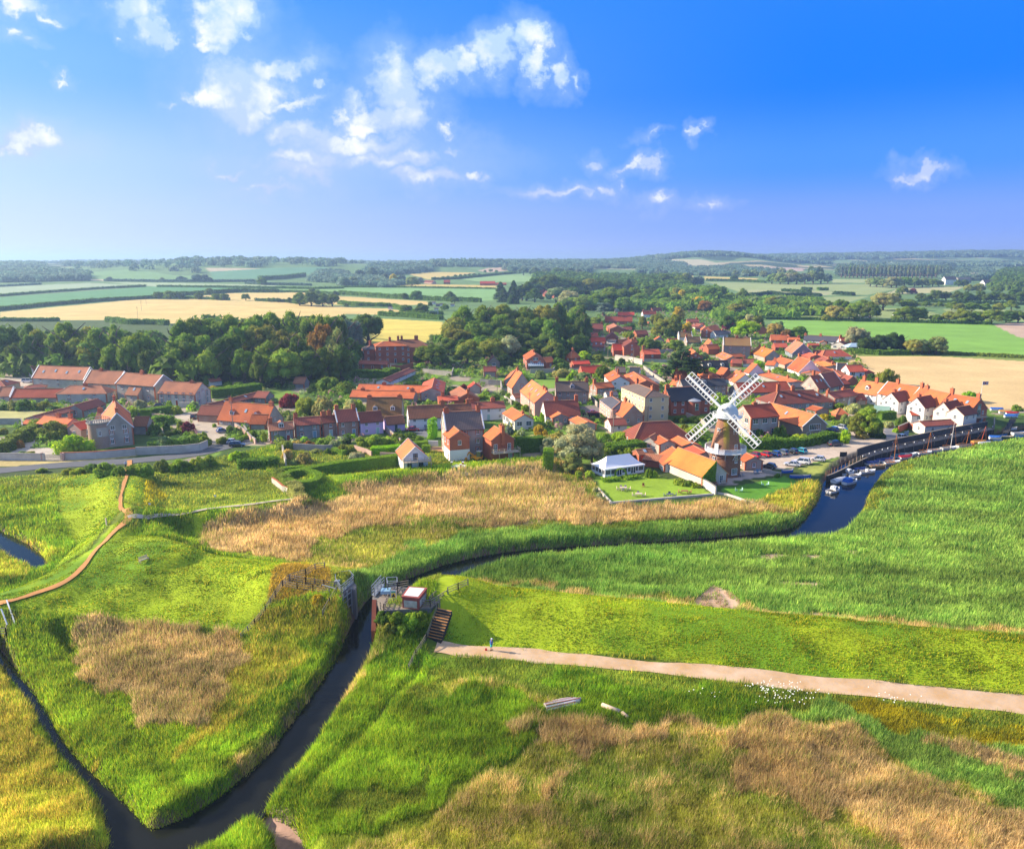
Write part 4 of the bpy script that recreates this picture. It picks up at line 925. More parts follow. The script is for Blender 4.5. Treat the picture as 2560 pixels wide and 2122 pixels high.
TBL = '''
A|L|320,178,740,193|283|360|9|F|b|p s4 few noat|barn|long pale flint barn with four small skylights in its brown roof|a1
A|L|748,215,1020,228|322|400|9|F|b|p few c0.3:.9|barn|middle stretch of the long flint barn range, roof streaked orange and brown
A|L|1025,237,1340,258|335|470|10|f|b|p few c0.45|barn|two storey flint barn with a parapet gable above the gravel yard
A|L|1357,308,1657,320|408|505|10|F|b|tall c0.75:.6|hall|flint hall with tall arched windows at the right end of the barn range|hall
A|L|1430,390,1510,393|440|495|4|F|b|w0|porch|small tiled porch building in front of the flint hall
A|L|0,352,112,352|425|470|6|F|b|few p|outbuilding|brown roofed flint outbuilding at the left edge behind the shrubs
A|L|118,368,530,368|435|475|6|f|r|w0 p|outbuilding|long low shed with reddish roof behind the shrub border
A|L|575,340,828,338|405|480|8|F|b|h s1 c0.5:.8 few|cottage|hip roofed flint cottage with a brick patch in its wall
A|L|1070,338,1172,345|415|480|6|f|b|s1 few|outbuilding|small flint wing standing forward of the barn range with one skylight
A|L|165,145,375,115|215|245|7|F|d|w0|cottage|far flint cottage with pale left gable beside the wood
A|L|250,183,320,175|215|275|5|F|d|w0|outbuilding|little flint lean building beside the far flint cottage
A|L|0,300,40,290|350|375|8|f|d|h s1 w0|outbuilding|dark hip roof cut by the left edge of the photo
A|L|250,335,330,330|362|390|5|F|d|h w0|outbuilding|low dark hip roof in front of the long flint barn
A|L|275,590,605,507|583|640|6|f|d|few|cottage|near half of the long dark roofed range running back from the round tower|
A|L|609,503,800,450|530|585|6|f|d|few|cottage|far half of the long dark roofed range running back from the round tower
A|L|215,622,300,622|655|690|4|p|o|w0|shed|tiny orange roofed shed at the end of the dark roofed range
A|G|958,572,938,462|690|838|7.6|f|o|c0.02:1.6 c0.95:1.8 p noat|house|steep roofed flint house with tall gable beside the round tower|tower
A|L|1110,598,1225,598|670|740|5|f|b|w0|outbuilding|low brown roofed wing with blue door right of the steep flint house
A|L|800,560,900,556|610|700|6|f|b|w0 c0.1:1.4|outbuilding|brown roofed link with a skylight behind the round tower
A|L|365,590,600,612|660|740|6|p|o|c0.5:1.3 c0.95:1.6 few|cottage|orange roofed cottage with two brick chimneys behind the bay bush
A|L|600,650,705,628|700|780|6|p|r|few|cottage|red roofed cottage tucked against the left side of the round tower
A|L|1850,472,2248,503|635|682|9|f|o|d2 s1 c0.1:1.6 c0.97:1.2|cottage|long flint cottage with two white dormers and grey flint end gable
A|L|1700,495,2100,395|480|520|6|g|d|s2 few|cottage|low dark roofed range behind the cottage with two dormers|
A|L|1655,505,1825,512|580|640|6|m|d|w0|outbuilding|pale walled outbuilding at the left end of the dormered flint cottage
A|L|1710,290,1800,280|320|335|4|w|d|w0|shed|small brown roofed garden shed below the wood beside clipped bushes
B|L|145,388,242,393|440|485|6|g|d|few|cottage|small grey gabled end cottage left of the purple tree
B|L|100,578,228,580|655|700|5|f|o|w0|outbuilding|orange roofed extension at the foot of the grey flint gable
B|L|232,652,430,637|705|805|6|g|b|d1 c0.02:1.8|cottage|leftmost cottage of the flint terrace with wide white dormer window
B|L|440,608,650,594|662|772|6|g|d|c0.02:1.6|cottage|grey flint terrace cottage with brown roof and white windows
B|L|655,594,785,582|645|758|6|m|d|c0.15:1.5 c0.6:1.6|cottage|terrace cottage with red garage doors and pinkish flint wall
B|L|775,545,950,532|635|755|8|m|d|c0.02:1.7 c0.95:1.6 p|cottage|taller terrace house with parapet gables next to the lilac cottage
B|L|968,563,1150,548|637|742|6|l|d||cottage|lilac painted cottage with white windows and a white door
B|L|1188,600,1335,588|655|715|5|l|b|n1|cottage|low lilac cottage with a blue framed shop window
B|L|1045,440,1330,438|590|645|10|f|m|d2 c0.02:.8 c0.97:.8 w0|house|large mossy orange roof with two white dormers behind the lilac cottages
B|L|1375,512,1890,490|600|695|8|w|b|c0.55:1.4 c0.98:1.6|cottage|long white cottage with brown roof beyond the red car
B|L|980,330,1560,345|395|440|9|f|o|c0.35:1 s2 w0|house|long orange red roof running left to right in the village centre
B|L|925,378,1440,392|445|480|7|s|o|c0.15:1 c0.97:1.2 w0|house|lower orange roof in front of the long orange red roof
B|G|1572,362,1612,215|400|465|9|f|r|s4 noat|house|long red roof with a row of skylights ending in a flint gable
B|L|1170,290,1390,198|275|305|6|w|d|few|barn|dark purple brown barn roof below the manor walls
B|L|985,135,1215,140|165|212|5|b|d|n1|outbuilding|low red brick stable with four small white windows below the manor
G|L|355,608,470,606|655|750|13|b|b|h c0.0:1.9 c0.35:1.9 c0.7:1.9 c1.0:1.9 n3|manor_house|tall red brick manor house with four big chimneys|
G|L|185,642,240,640|668|745|9|b|s|h c0.0:2.4|manor_house|lower left wing of the red brick manor with dark hip roof
G|L|268,618,340,616|648|750|11|b|o|h c0.5:2 n3|manor_house|middle wing of the red brick manor under an orange brown roof
B|L|455,272,545,275|325|360|5|g|b|w0|hut|grey walled garden hut with open front left of the purple tree
B|G|1437,850,1380,780|942|1012|6.4|w|o|w0 bb|boat_house|little orange roofed studio with a white gable and timber balcony|studio
B|L|1668,562,1975,548|700|915|9|f|t|c0.03:1.2 c0.97:1.7 n3 p|house|tall flint and render house with taupe roof and glazed white dormer|big
B|G|1800,716,1752,676|768|958|5.6|b|o|two n2|annexe|red brick annexe above a whitewashed base, joined to the tall house
C|G|186,714,118,674|782|955|6.6|b|o|w0 c0.12:1.5|house|brick house with orange roof, front chimney and timber balcony|balc
C|L|-85,482,190,470|528|625|7|w|d|c0.7:1.4 c0.02:1|cottage|white cottage with dark brown roof behind the tall flint house
C|G|362,580,262,522|622|702|6.5|i|o|c0.1:.8 noat big|cottage|blue white gabled cottage with orange roof and french window
C|G|345,240,302,214|355|440|8|f|o|c0.9:1.2 few|cottage|flint gabled cottage with bright orange left roof slope
C|G|552,388,426,297|478|592|9|p|o|s4 c0.05:1 c0.2:1 few|house|large orange roof with four skylights over a lit brick wall
C|L|620,308,885,308|388|490|8|s|t|c0.0:1.6 c1.0:1.6 d1|house|stone house with dark brown roof and chimneys at both ends
C|L|520,470,800,462|585|650|9|w|d|c0.35:1.6 c1.0:1.9 w0|house|broad dark red roof with white left gable in front of the stone house
C|G|665,572,575,524|602|662|6|s|o|noat|cottage|small stone gabled cottage below the broad dark red roof
C|G|885,640,800,594|665|700|6|s|o|w0|outbuilding|low red roofed outbuilding right of the small stone gable
C|L|930,322,1070,312|360|432|6|s|o|c0.0:1.7|cottage|narrow stone cottage with tall left chimney
C|G|1150,268,1096,216|310|385|8|w|o|s1 c0.3:2.4|cottage|orange roof with tall brick chimney behind the narrow stone cottage
C|G|1365,302,1190,182|340|385|11|b|o|s2 w0|house|very large orange gable roof behind the cream house
C|G|1415,372,1288,322|432|632|8.8|c|t|h c0.0:1.2 c0.98:1.7 n3|town_house|cream rendered three storey house with flat parapet and hipped roof|cream
C|G|1150,474,1078,424|530|640|7|p|s|h c0.9:1.4|house|pale brick house with grey slate hip roof left of the cream house
C|G|1262,502,1182,466|592|668|7.5|m|o|c0.9:1.2 noat|cottage|orange roofed cottage with flint gable over brick in front of the cream house
C|L|1050,614,1180,608|665|722|6|i|d|few|cottage|small cottage with brown roof and lit left gable near the willow
C|L|1030,392,1110,390|425|462|5|w|s|w0|outbuilding|little blue slate roof with white gable
C|L|1525,362,1840,346|460|580|9|b|k|c0.0:1.2|house|long brick house with black roof, white left gable and bow window|bow
C|L|1640,290,2000,282|345|420|8|g|k|c0.7:1.4 d1 c0.0:1.8|house|dark slate roof behind the upper left windmill sail
C|L|1330,640,1560,628|770|840|10|b|d|h few n1|hall|broad brown hipped roof below the cream house with yellow windows|
C|G|456,86,424,50|132|205|9|b|o|c0.5:1.2|house|brick house with white glazed gable and lean-to conservatory|cons
C|L|515,112,585,106|150|205|6|b|o|few|house|low brick wing right of the white glazed gable
C|G|114,102,106,94|152|192|6|t|d|noat big|cottage|timber framed glass gable at the edge of the wood
C|L|30,186,130,185|225|272|5|s|d|w0|garage|low brown garage roof behind a stone wall
C|G|245,272,312,190|300|345|5|f|o|few|outbuilding|long narrow orange shed running back beside the parking yard
C|L|750,58,772,56|112|150|5|b|o|h c0.5:1.6 few|tower_house|small pyramid roofed brick tower with a chimney
C|L|755,140,890,135|168|195|5|b|R|w0|outbuilding|flat red roof behind the bright red shed roof
C|L|825,180,1000,175|240|268|7|b|R|w0|shed|bright red plain roof left of the round green tree
H|L|480,522,705,520|608|690|7|b|R|few|cottage|bright orange red roof with pale left gable on the lane
H|G|738,492,690,462|560|705|9|b|d|c0.05:1.4 c0.9:1 few|house|big purple brown brick gable beside the bright orange roof
H|L|870,595,1085,592|660|758|8|b|r|few c0.0:2|house|purple brick house with red roof and small pointed turret
H|G|1572,628,1512,588|690|745|8|b|o|c0.9:1|house|bright orange hip fronted house behind the dark pine
H|L|1345,366,1515,366|432|488|6|i|m|p c0.5:1.4 w0|cottage|mossy roofed cottage with pale left parapet beyond the green trees
H|L|1440,434,1630,432|500|550|6|s|m|p c0.0:1.6 few|cottage|mossy orange roof over a grey wall, left of the tall grey building
H|G|1645,272,1560,250|310|352|7|i|d|noat|cottage|white fronted gable in the row beyond the grey building
H|G|1832,272,1720,300|330|412|8|b|o|few|house|pinkish red gable in the far row of roofs
H|L|1800,352,1960,346|400|455|7|w|s|c0.8:1|house|dark slate roof with white gable in the far row
H|L|385,163,740,166|225|270|7|b|r|c0.0:1.2 c0.65:1 few|house|long dull red roof with two chimneys below the far trees
H|G|540,292,480,246|330|385|11|b|b|w0|house|wide brown gable below the long dull red roof
H|L|150,258,350,258|330|378|8|b|d|w0 c0.98:1.2|house|purple brown roof beside the dark wood
H|L|50,382,280,378|430|482|6|p|r|few|cottage|low red brown terrace by the lane below the wood
H|L|175,440,380,438|500|540|5|f|R|w0|outbuilding|bright orange strip roof above the skylight cottage
H|L|225,496,378,500|562|625|6|p|d|s2 few|cottage|dark red roof with two blue skylights and white gable end
H|G|480,378,470,362|442|500|8|b|d|w0|house|dark brick gable behind the lane cottages
H|L|770,346,920,342|400|440|8|b|d|w0|house|dark purple roof half hidden by round trees
H|L|550,106,762,106|150|178|6|b|R|w0|house|flat coral red roof at the top of the village
H|L|870,94,1045,92|135|180|6|w|r|c0.05:1 few|cottage|coral roof with white wall below the yellow green tree
H|L|990,52,1110,48|90|112|6|b|d|w0|house|plum coloured roof near the top lane
H|L|1075,2,1250,0|45|75|7|b|r|few|house|highest red roof in the far village, beside tall trees
H|L|1455,198,1600,198|235|270|5|b|d|w0 c0.98:1|cottage|dull brown roof at the bend of the far road
H|G|1100,432,1084,424|470|505|6|s|o|w0|cottage|tiny orange gable between trees in the far village
H|L|545,470,785,464|512|545|6|b|o|c0.6:1.2 c0.98:1.4 w0|house|orange roof with two chimneys behind the bright orange red roof
H|G|545,52,540,44|86|110|5|s|s|w0|house|small grey gable among the far trees
I|L|-60,336,295,342|440|602|9|s|m|c0.5:1.0 p n3 few|warehouse|tall grey rendered building with long mossy roof|
I|L|560,296,770,300|370|420|8|b|o|c0.75:1|house|orange brown roof with red wall at the top of the old street
I|L|600,408,765,408|465|512|7|b|r|w0|house|dull red roof just right of the red walled lane
I|L|790,333,940,336|375|402|5|b|o|w0 c0.98:1.2|house|short orange roof between the far street and slate cottages
I|L|1005,304,1455,324|375|430|6|w|s|c0.0:1.2 c0.47:1.3|cottage|long white cottage row with slate roof at the edge of the fields
I|L|1468,332,1595,330|395|460|6|w|r|c0.0:1.3 c0.98:1.2 few|cottage|red roofed end house of the white slate cottage row
I|G|1250,385,1262,366|410|440|4|s|o|w0|porch|small orange porch gable on the white cottage row
I|G|1458,392,1500,374|440|490|9|i|d|noat big|house|shallow pale gable in front of the red roofed end house
I|G|992,418,890,372|545|610|11|G|b|bb c0.85:.8|house|large grey boarded gable with pale barge boards and dormers|grey
I|G|598,504,402,450|590|655|9|f|y|c0.95:1.2 c0.6:1 s1 w0|house|brilliant orange roof left of the grey boarded gable
I|G|862,640,690,592|690|742|9|p|o|w0 c0.98:1|house|orange brown roof in front of the grey boarded gable
I|L|520,642,625,650|700|770|7|w|o|c0.9:1.8|cottage|white walled cottage with tall orange chimney among the roofs
I|G|1088,642,926,588|790|842|10|w|o|c0.98:1.7 c0.02:1.5 bb|house|tall orange roof sweeping down to a white wall with a stone gable
I|G|1165,562,1050,530|600|642|8|b|r|c0.05:1.2 w0|house|dull rose roof with a slender chimney right of the grey gable
I|L|1270,496,1480,492|590|628|9|w|r|h s1 few|house|broad red hipped roof near the pale reedbed
I|G|1330,616,1250,578|680|720|8|b|d|c0.05:1 w0|house|brown roof between the rose roof and the broad red roof
I|G|1385,700,1262,642|740|775|9|p|y|c0.1:1.6 w0|house|amber orange roof with two chimneys near the reedbed edge
I|L|1430,670,1520,674|790|832|8|w|k|w0 p|house|dark green black roof with white parapet by the reedbed
I|L|1548,698,1745,694|782|862|7|w|r|big n1|house|white walled house with wide window facing the quay
I|G|1850,772,1780,738|800|838|5|b|R|w0|shed|small bright orange roof beside the reedbed bushes
I|G|912,906,480,784|940|965|9|s|o|c0.3:1 c0.95:1.4 s1 w0|house|very long orange ridge above the upper right windmill sail
I|G|386,688,318,672|795|872|8|w|o|w0|house|orange and dark two sided gable with white walls above the sails
I|G|228,818,112,764|930|982|9|w|o|s1 noat c0.5:.8|house|orange gable roof with white wall behind the windmill sails
I|L|1065,790,1232,712|800|842|7|p|o|w0|house|brick coloured roof sloping up behind the dark red pair
I|G|1490,850,1332,718|872|905|8|m|o|w0|house|curved looking orange roof running down beside the dark passage
I|L|1078,838,1205,822|1000|1072|9|f|d|s2 c0.3:2|house|left half of the dark red roofed pair with two skylights
I|L|1212,814,1388,782|972|1050|9|f|d|bb|house|right half of the dark red roofed pair with white windows
I|L|790,926,1100,916|1000|1042|7|s|s|w0|house|grey slate roof between the two big red roofs
I|L|100,930,760,914|1060|1112|11|g|r|s3 few|house|huge red roof behind the upper right windmill sail
D|L|400,325,640,315|405|455|12|g|d|h s3 c0.05:2.6 c0.45:1.8|house|large dark red hipped roof with three blue skylights
D|L|740,336,900,312|365|430|7|f|d|c0.0:1 c0.7:1|cottage|small flint cottage with sunlit left gable near the quay row
D|L|915,346,985,342|390|420|5|s|d|w0|outbuilding|low dark roof left of the white quay row
D|L|160,425,350,412|503|645|9|f|r|big n2 c0.4:.8|granary|flint granary with glowing red roof and large white windows right of the sails|
D|G|662,490,345,405|562|645|9|t|o|s1 w0 bb|boat_barn|long orange roofed barn with glazed timber gable above the car park|boatb
D|G|710,442,640,426|470|492|6|s|o|w0|outbuilding|small orange gable behind the glazed timber barn
D|L|825,442,836,442|490|522|4|b|o|h w0|gazebo|pyramid roofed red garden hut beside the parked blue cars
D|L|975,250,1135,276|345|412|8|w|o|c0.1:2 c0.7:2 d1 s1|cottage|left house of the white quay row with two white chimneys
D|L|1160,262,1385,300|368|462|9|w|o|c0.3:1.7 s1 p|cottage|second house of the white quay row with brown chimney stack
D|L|1388,301,1588,344|420|520|9|w|o|c0.0:1.8 c0.2:1.2|cottage|third house of the white quay row under an orange roof
D|L|1592,345,1800,378|450|565|9|b|o|c0.0:2 c0.98:1.6 s2|house|brick end house of the quay row with tall glazed gable|quay
D|G|1183,338,1278,322|390|478|6|w|d|c0.2:1|wing|first white wing projecting from the quay row toward the garden
D|G|1360,371,1455,354|430|536|6|w|d|c0.1:1.1|wing|second white wing of the quay row with an orange trimmed porch
D|G|1545,404,1640,387|465|572|6|i|d|c0.1:1.1|wing|third cream wing of the quay row near the low garage
D|G|1630,440,1722,425|482|592|5.6|i|d||wing|last cream wing of the quay row next to the brick gable
D|L|1312,466,1385,468|492|540|4|w|r|few|outbuilding|low white kitchen with red roof before the second wing
D|L|1402,470,1478,468|500|535|4|i|r|w0|outbuilding|low lean building with red roof between two wings
D|L|1378,535,1592,522|560|622|5|i|d|few|garage|long cream garage with dark red roof behind the quay fence
T|G|600,42,650,14|88|152|5|F|b|few|outbuilding|small white gabled mill outbuilding with brown roof slope
T|G|756,74,685,30|102|182|5|f|o|few|outbuilding|small flint mill outbuilding with red shutter and orange roof
T|G|942,92,836,34|130|165|6|m|o|w0|outbuilding|orange roofed mill shed behind the small flint outbuildings
T|G|866,186,790,122|268|328|9|F|o|few noat|cottage|brown orange roofed mill cottage with black base|
T|G|1148,243,838,128|352|432|7.6|F|y|few noat w0|cottage|brilliant orange mill cottage with ivy on its end gable|ivy
T|G|1060,166,962,112|188|215|6|m|r|w0|outbuilding|deep orange roofs wedged against the foot of the windmill
T|G|1464,206,1402,174|242|312|5|m|o|few noat|hut|small flint and brick hut with white door right of the windmill
T|L|492,146,570,140|178|235|4|b|b|s1 w0|outbuilding|square brick store with brown roof behind the marquee
T|L|572,180,660,190|225|262|5|b|b|w0|outbuilding|low brown roof between the marquee and the mill cottage
B|L|1625,430,1780,425|480|505|7|b|r|c0.2:1.6 w0|house|red roof with a brick chimney just behind the white cottage
B|G|1870,402,1800,350|448|488|9|b|b|c0.0:1.3 w0|house|broad brown roof stacked behind the white cottages
B|G|1928,325,1918,308|362|400|5|f|R|w0|outbuilding|tiny bright red gable beside the parking yard
H|L|1650,746,1985,742|860|900|8|g|k|d2|house|dark slate roof with two small dormers right of the pines
H|L|1660,540,1850,530|590|625|6|b|o|w0|house|orange brown lower roof left of the tall grey building
I|L|-60,560,170,546|602|640|6|b|o|w0|house|orange red roof at the foot of the tall grey building
I|L|60,616,185,620|680|722|5|b|d|w0|house|dark brick roof among shrubs above the sails
I|L|200,614,335,618|680|722|5|w|d|c0.0:1.6 w0|cottage|low dark roof with white chimney left of the pointed orange gable
E|L|620,150,800,188|232|262|6|b|o|c0.2:1.5 w0|house|orange roof with chimney behind the slate roofed house
E|G|945,112,862,98|235|262|7|b|o|w0|house|orange gable just right of the upper left sail
C|L|1590,312,1770,318|345|372|6|p|o|c0.05:2.0 w0|cottage|lit pinkish chimney and orange roof above the black roof
H|G|1700,300,1690,285|345|385|6|p|o|few|house|narrow orange gable in the far row of roofs
H|L|1560,300,1660,300|335|360|6|i|d|w0|cottage|low white fronted roof in the far row
H|L|620,300,730,300|345|372|6|b|d|w0|house|small brown roof right of the wide brown gable
H|L|840,232,960,236|262|285|6|b|o|w0|house|orange hedge side roof below the coral roof
H|L|1235,200,1350,205|240|262|7|b|r|w0|house|rusty roof hidden in the big round trees
I|L|700,300,790,300|335|360|6|b|o|w0|house|orange roof beyond the red walled lane
I|L|1050,412,1190,415|440|462|5|b|r|w0|house|dull red roof in front of the slate cottages
I|L|1120,500,1240,505|545|570|6|b|d|w0|house|brown roof tucked right of the grey boarded gable
I|L|1180,640,1290,625|680|705|6|b|o|w0|house|orange roof wedged between the slender chimney roofs
I|G|1640,845,1560,830|930|960|6|b|d|w0|outbuilding|dark red gable at the dark passage by the quay row
D|L|770,250,860,240|280|310|6|b|r|w0|house|red roof behind the dark green black roof
v|L|395,796,462,790|825|858|4|w|b|w0|outbuilding|small brown lean roof with white front below the flint gabled cottage
v|L|1168,592,1235,592|640|662|6|b|t|w0|house|dark brown roof between the big orange gable roofs
v|L|1278,594,1345,597|640|668|6|w|k|w0|house|dark roof with white glazed front beside the lane
v|L|1612,626,1690,622|668|705|5|b|o|c0.1:1.5 w0|house|orange brick house glimpsed below the dark pine
v|L|1600,690,1680,700|740|765|6|p|o|c0.2:2.2 w0|house|sunlit orange roof with tall stone chimney left of the slate roof
v|L|1822,612,1900,640|668|700|6|b|o|c0.4:1.5 w0|house|orange roof beside the clipped yellow green shrub
v|G|1885,400,1862,382|440|470|5|w|o|w0|cottage|slim white gable left of the tall grey building
v|L|1845,425,1928,422|458|500|6|b|o|w0|house|low orange roof in front of the tall grey building
v|G|2045,512,1968,480|545|565|7|p|o|s3 w0|house|orange roof with three skylights below the tall grey building
v|L|2040,536,2100,540|570|590|5|b|r|w0|house|low red roof behind the yellow green garden tree
v|L|1560,380,1625,378|400|420|5|b|r|w0|house|low crimson roof left of the mossy roofed cottage
v|L|1750,262,1830,262|290|312|6|b|d|w0|house|brown roof with white verge in the far row
v|L|1900,318,2030,322|345|362|6|w|s|w0|house|slate grey roof before the vivid green tree
v|L|1010,370,1085,370|385|400|5|b|o|w0|house|thin orange ridge behind the two skylight cottage
v|L|1110,385,1170,388|405|420|5|w|s|w0|outbuilding|pale flat roof behind the bright orange red cottage
K|L|1612,224,1680,224|242|275|14|w|s|few|hall|white hall with pale roof beside the far church
K|L|1848,244,1972,244|266|290|16|w|s|few|hall|long white sheeted building near the right horizon
K|L|1690,230,1770,230|238|262|12|s|s|w0|church_nave|grey church nave left of its square tower
G|L|855,252,948,252|265|278|12|b|R|w0|farm_building|long coral roofed farmhouse in the middle distance
G|L|948,262,1016,262|268|278|10|b|r|w0|farm_building|lower red barn joined to the coral roofed farmhouse
G|L|634,244,672,244|258|270|9|b|r|w0|cottage|red roofed cottage left of the coral farmhouse
G|L|180,222,246,222|234|250|9|b|r|w0|cottage|distant red roof in the far hamlet beside the round trees
G|L|255,236,290,238|250|262|9|p|d|w0|cottage|distant brown roofed house in the far hamlet
G|L|520,246,575,248|258|268|9|p|d|w0|cottage|distant brown roofs right of the far hamlet
G|L|1205,298,1258,300|316|330|9|b|R|w0|house|bright red roof glimpsed inside the far wood
G|L|1255,312,1325,320|335|350|9|b|d|w0|house|dull red roof glimpsed inside the far wood
G|L|1735,345,1782,348|360|372|8|b|r|w0|house|small red roof among the trees right of the far wood
G|L|1940,390,2040,392|410|428|8|b|r|c0.98:1 w0|house|broad red roof among trees above the village
G|L|1848,432,1925,434|455|470|8|b|r|c0.02:1 w0|house|red roof with chimney above the upper village lane
G|L|1618,468,1765,470|490|505|8|b|d|c0.02:1 c0.9:1 w0|house|brown red roof with two chimneys by the upper wood
G|L|1700,440,1795,440|458|470|8|b|R|w0|house|coral roof in front of the blue cedar
G|L|2000,265,2060,267|277|285|9|p|r|w0|house|faint pink roofs at the edge of the far trees
K|L|50,482,110,482|498|512|8|b|r|c0.9:1 w0|house|distant red roof beside the far road bend
K|L|85,508,140,508|525|548|7|w|d|w0|cottage|far white walled cottage with brown roof near the road
K|G|500,524,478,510|545|575|8|b|r|c0.3:1.4 w0|house|red gabled house right of the vivid green tree
K|L|1075,436,1138,434|452|475|8|w|r|few|bungalow|white bungalow with red roof among trees across the meadow
K|L|1306,444,1334,444|452|462|6|w|s|w0|hut|small white hut among bushes across the meadow
'''
def parse():
    for ln in TBL.strip().splitlines():
        q = ln.split('|')
        t, mode, c, ey, by, w, wk, rk, o, nm, lab = q[:11]
        x1, y1, x2, y2 = [float(v) for v in c.split(',')]
        cat = {'manor_house': 'manor house', 'church_nave': 'church', 'town_house': 'house', 'tower_house': 'house', 'boat_house': 'garden studio', 'boat_barn': 'barn', 'wing': 'house wing', 'farm_building': 'farm building'}.get(nm, nm)
        r = house(t, mode, x1, y1, x2, y2, float(ey), float(by), float(w), wk, rk, o, nm, lab, cat=cat)
        if len(q) > 11 and q[11]: HB[q[11]] = r
parse()
# ------------------------------------------------------------------ trees, bushes, hedges, woods
def leaf_tris(C, Nn, size, r):
    """triangles at centres C facing roughly Nn"""
    n = len(C); N2 = Nn+r.normal(0, .45, (n, 3)); N2 /= np.linalg.norm(N2, axis=1)[:, None]+1e-9
    a = np.cross(N2, r.normal(0, 1, (n, 3))); a /= np.linalg.norm(a, axis=1)[:, None]+1e-9; b = np.cross(N2, a)
    s = np.asarray(size).reshape(-1, 1) if np.ndim(size) else size
    V = np.stack([C+a*s, C-a*s*.5+b*s*.87, C-a*s*.5-b*s*.87], 1); return V
_ico = None
def ico():
    global _ico
    if _ico is None:
        bm = bmesh.new(); bmesh.ops.create_icosphere(bm, subdivisions=3, radius=1)
        _ico = (np.array([v.co[:] for v in bm.verts]), np.array([[v.index for v in f.verts] for f in bm.faces])); bm.free()
    return _ico
def crown_mesh(name, seed, kind='round', nl=9500, ls=.042):
    r = np.random.default_rng(seed); K = 46
    if kind == 'tall': shape = np.array([.62, .62, 1.0])
    else: shape = np.array([1, 1, 1.0])
    U = r.normal(0, 1, (K, 3)); U /= np.linalg.norm(U, axis=1)[:, None]; U[:, 2] = np.abs(U[:, 2])*1.7-.75 if kind != 'bush' else np.abs(U[:, 2])
    cc = U*r.uniform(.45, .84, (K, 1)); cr = r.uniform(.17, .36, K)
    if kind == 'cone':
        h = r.uniform(0, 1, K); an = r.uniform(0, 6.28, K); rad = (1-h)*.75+.05
        cc = np.stack([np.cos(an)*rad*.8, np.sin(an)*rad*.8, -1+2*h], 1); cr = .34*(1.1-h*.75)
    if kind == 'cedar':
        lvl = r.integers(0, 6, K)/6; an = r.uniform(0, 6.28, K); rad = r.uniform(.2, .85, K)*(1.05-lvl*.6)
        cc = np.stack([np.cos(an)*rad, np.sin(an)*rad, -.7+1.6*lvl], 1); cr = r.uniform(.22, .34, K)
    sq = np.array([1, 1, .45]) if kind == 'cedar' else np.array([1, 1, .85])
    ci = r.integers(0, K, nl); d = r.normal(0, 1, (nl, 3)); d /= np.linalg.norm(d, axis=1)[:, None]
    lump = 1+.16*np.sin(d[:, 0]*7+ci)*np.sin(d[:, 1]*6+ci*2)
    C = cc[ci]+d*sq*(cr[ci]*lump*r.uniform(.82, 1.08, nl))[:, None]
    C *= shape
    V = leaf_tris(C, d, ls*r.uniform(.7, 1.4, nl), r).reshape(-1, 3)
    tone = (.78+.44*r.random(K))[ci]*(.75+.5*r.random(nl)); warm = (r.random(K)*.35)[ci]
    col = np.stack([tone*(1+warm), tone, tone*(1-.3*warm)], 1).repeat(3, 0)
    Fq = np.arange(nl*3).reshape(-1, 3)
    # opaque lumpy cores behind the leaves
    iv, if_ = ico(); vs = [V]; cs = [col]; fs = [Fq]; k = len(V)
    for i in range(K):
        w = iv*sq*cr[i]*(.80+.1*np.sin(iv[:, :1]*9+i)*np.sin(iv[:, 1:2]*8)); vv = (cc[i]+w)*shape
        if i % 1 == 0:
            vs.append(vv); cs.append(np.full((len(vv), 3), (.8+.3*r.random()))); fs.append(if_+k); k += len(vv)
    return npmesh(name, np.concatenate(vs), np.concatenate(fs), [M_FOL], cols=np.concatenate(cs))
# small icosphere for cores
def _lowico():
    global _ico
    bm = bmesh.new(); bmesh.ops.create_icosphere(bm, subdivisions=2, radius=1)
    _ico = (np.array([v.co[:] for v in bm.verts]), np.array([[v.index for v in f.verts] for f in bm.faces])); bm.free()
_lowico()
CROWN = {'round': [crown_mesh('crown', s) for s in (1, 2, 3, 4, 5)], 'tall': [crown_mesh('crown', s, 'tall', 4500) for s in (6, 7)],
         'cone': [crown_mesh('crown', 8, 'cone', 4500)], 'cedar': [crown_mesh('crown', s, 'cedar', 5000) for s in (9, 10)],
         'bush': [crown_mesh('foliage', s, 'bush', 4200, .06) for s in (11, 12, 13)],
         'soft': [crown_mesh('crown', 14, 'round', 9500, .035)]}
bark = mat('bark', (.16,.12,.085), (.10,.08,.06), var=.3)
def trunk_mesh(seed):
    r = random.Random(seed); b = MB(); prof = [(0, .075), (.12, .055), (.4, .045), (.62, .035)]
    p = Vector((0, 0, 0)); pts = [p.copy()]
    for i in range(3): p = p+Vector((r.uniform(-.03, .03), r.uniform(-.03, .03), prof[i+1][0]-prof[i][0])); pts.append(p.copy())
    for i in range(3): b.tube(pts[i], pts[i+1], prof[i][1], prof[i+1][1], 8)
    for i in range(6):
        a = i*1.05+r.uniform(-.3, .3); s = pts[1+i % 3]
        e = s+Vector((math.cos(a)*.28, math.sin(a)*.28, r.uniform(.12, .26))); b.tube(s, e, .028, .012, 6)
        b.tube(e, e+Vector((math.cos(a+.4)*.14, math.sin(a+.4)*.14, .12)), .012, .005, 5)
    return b.mesh('trunk', [bark], True)
TRUNK = [trunk_mesh(s) for s in (1, 2, 3)]
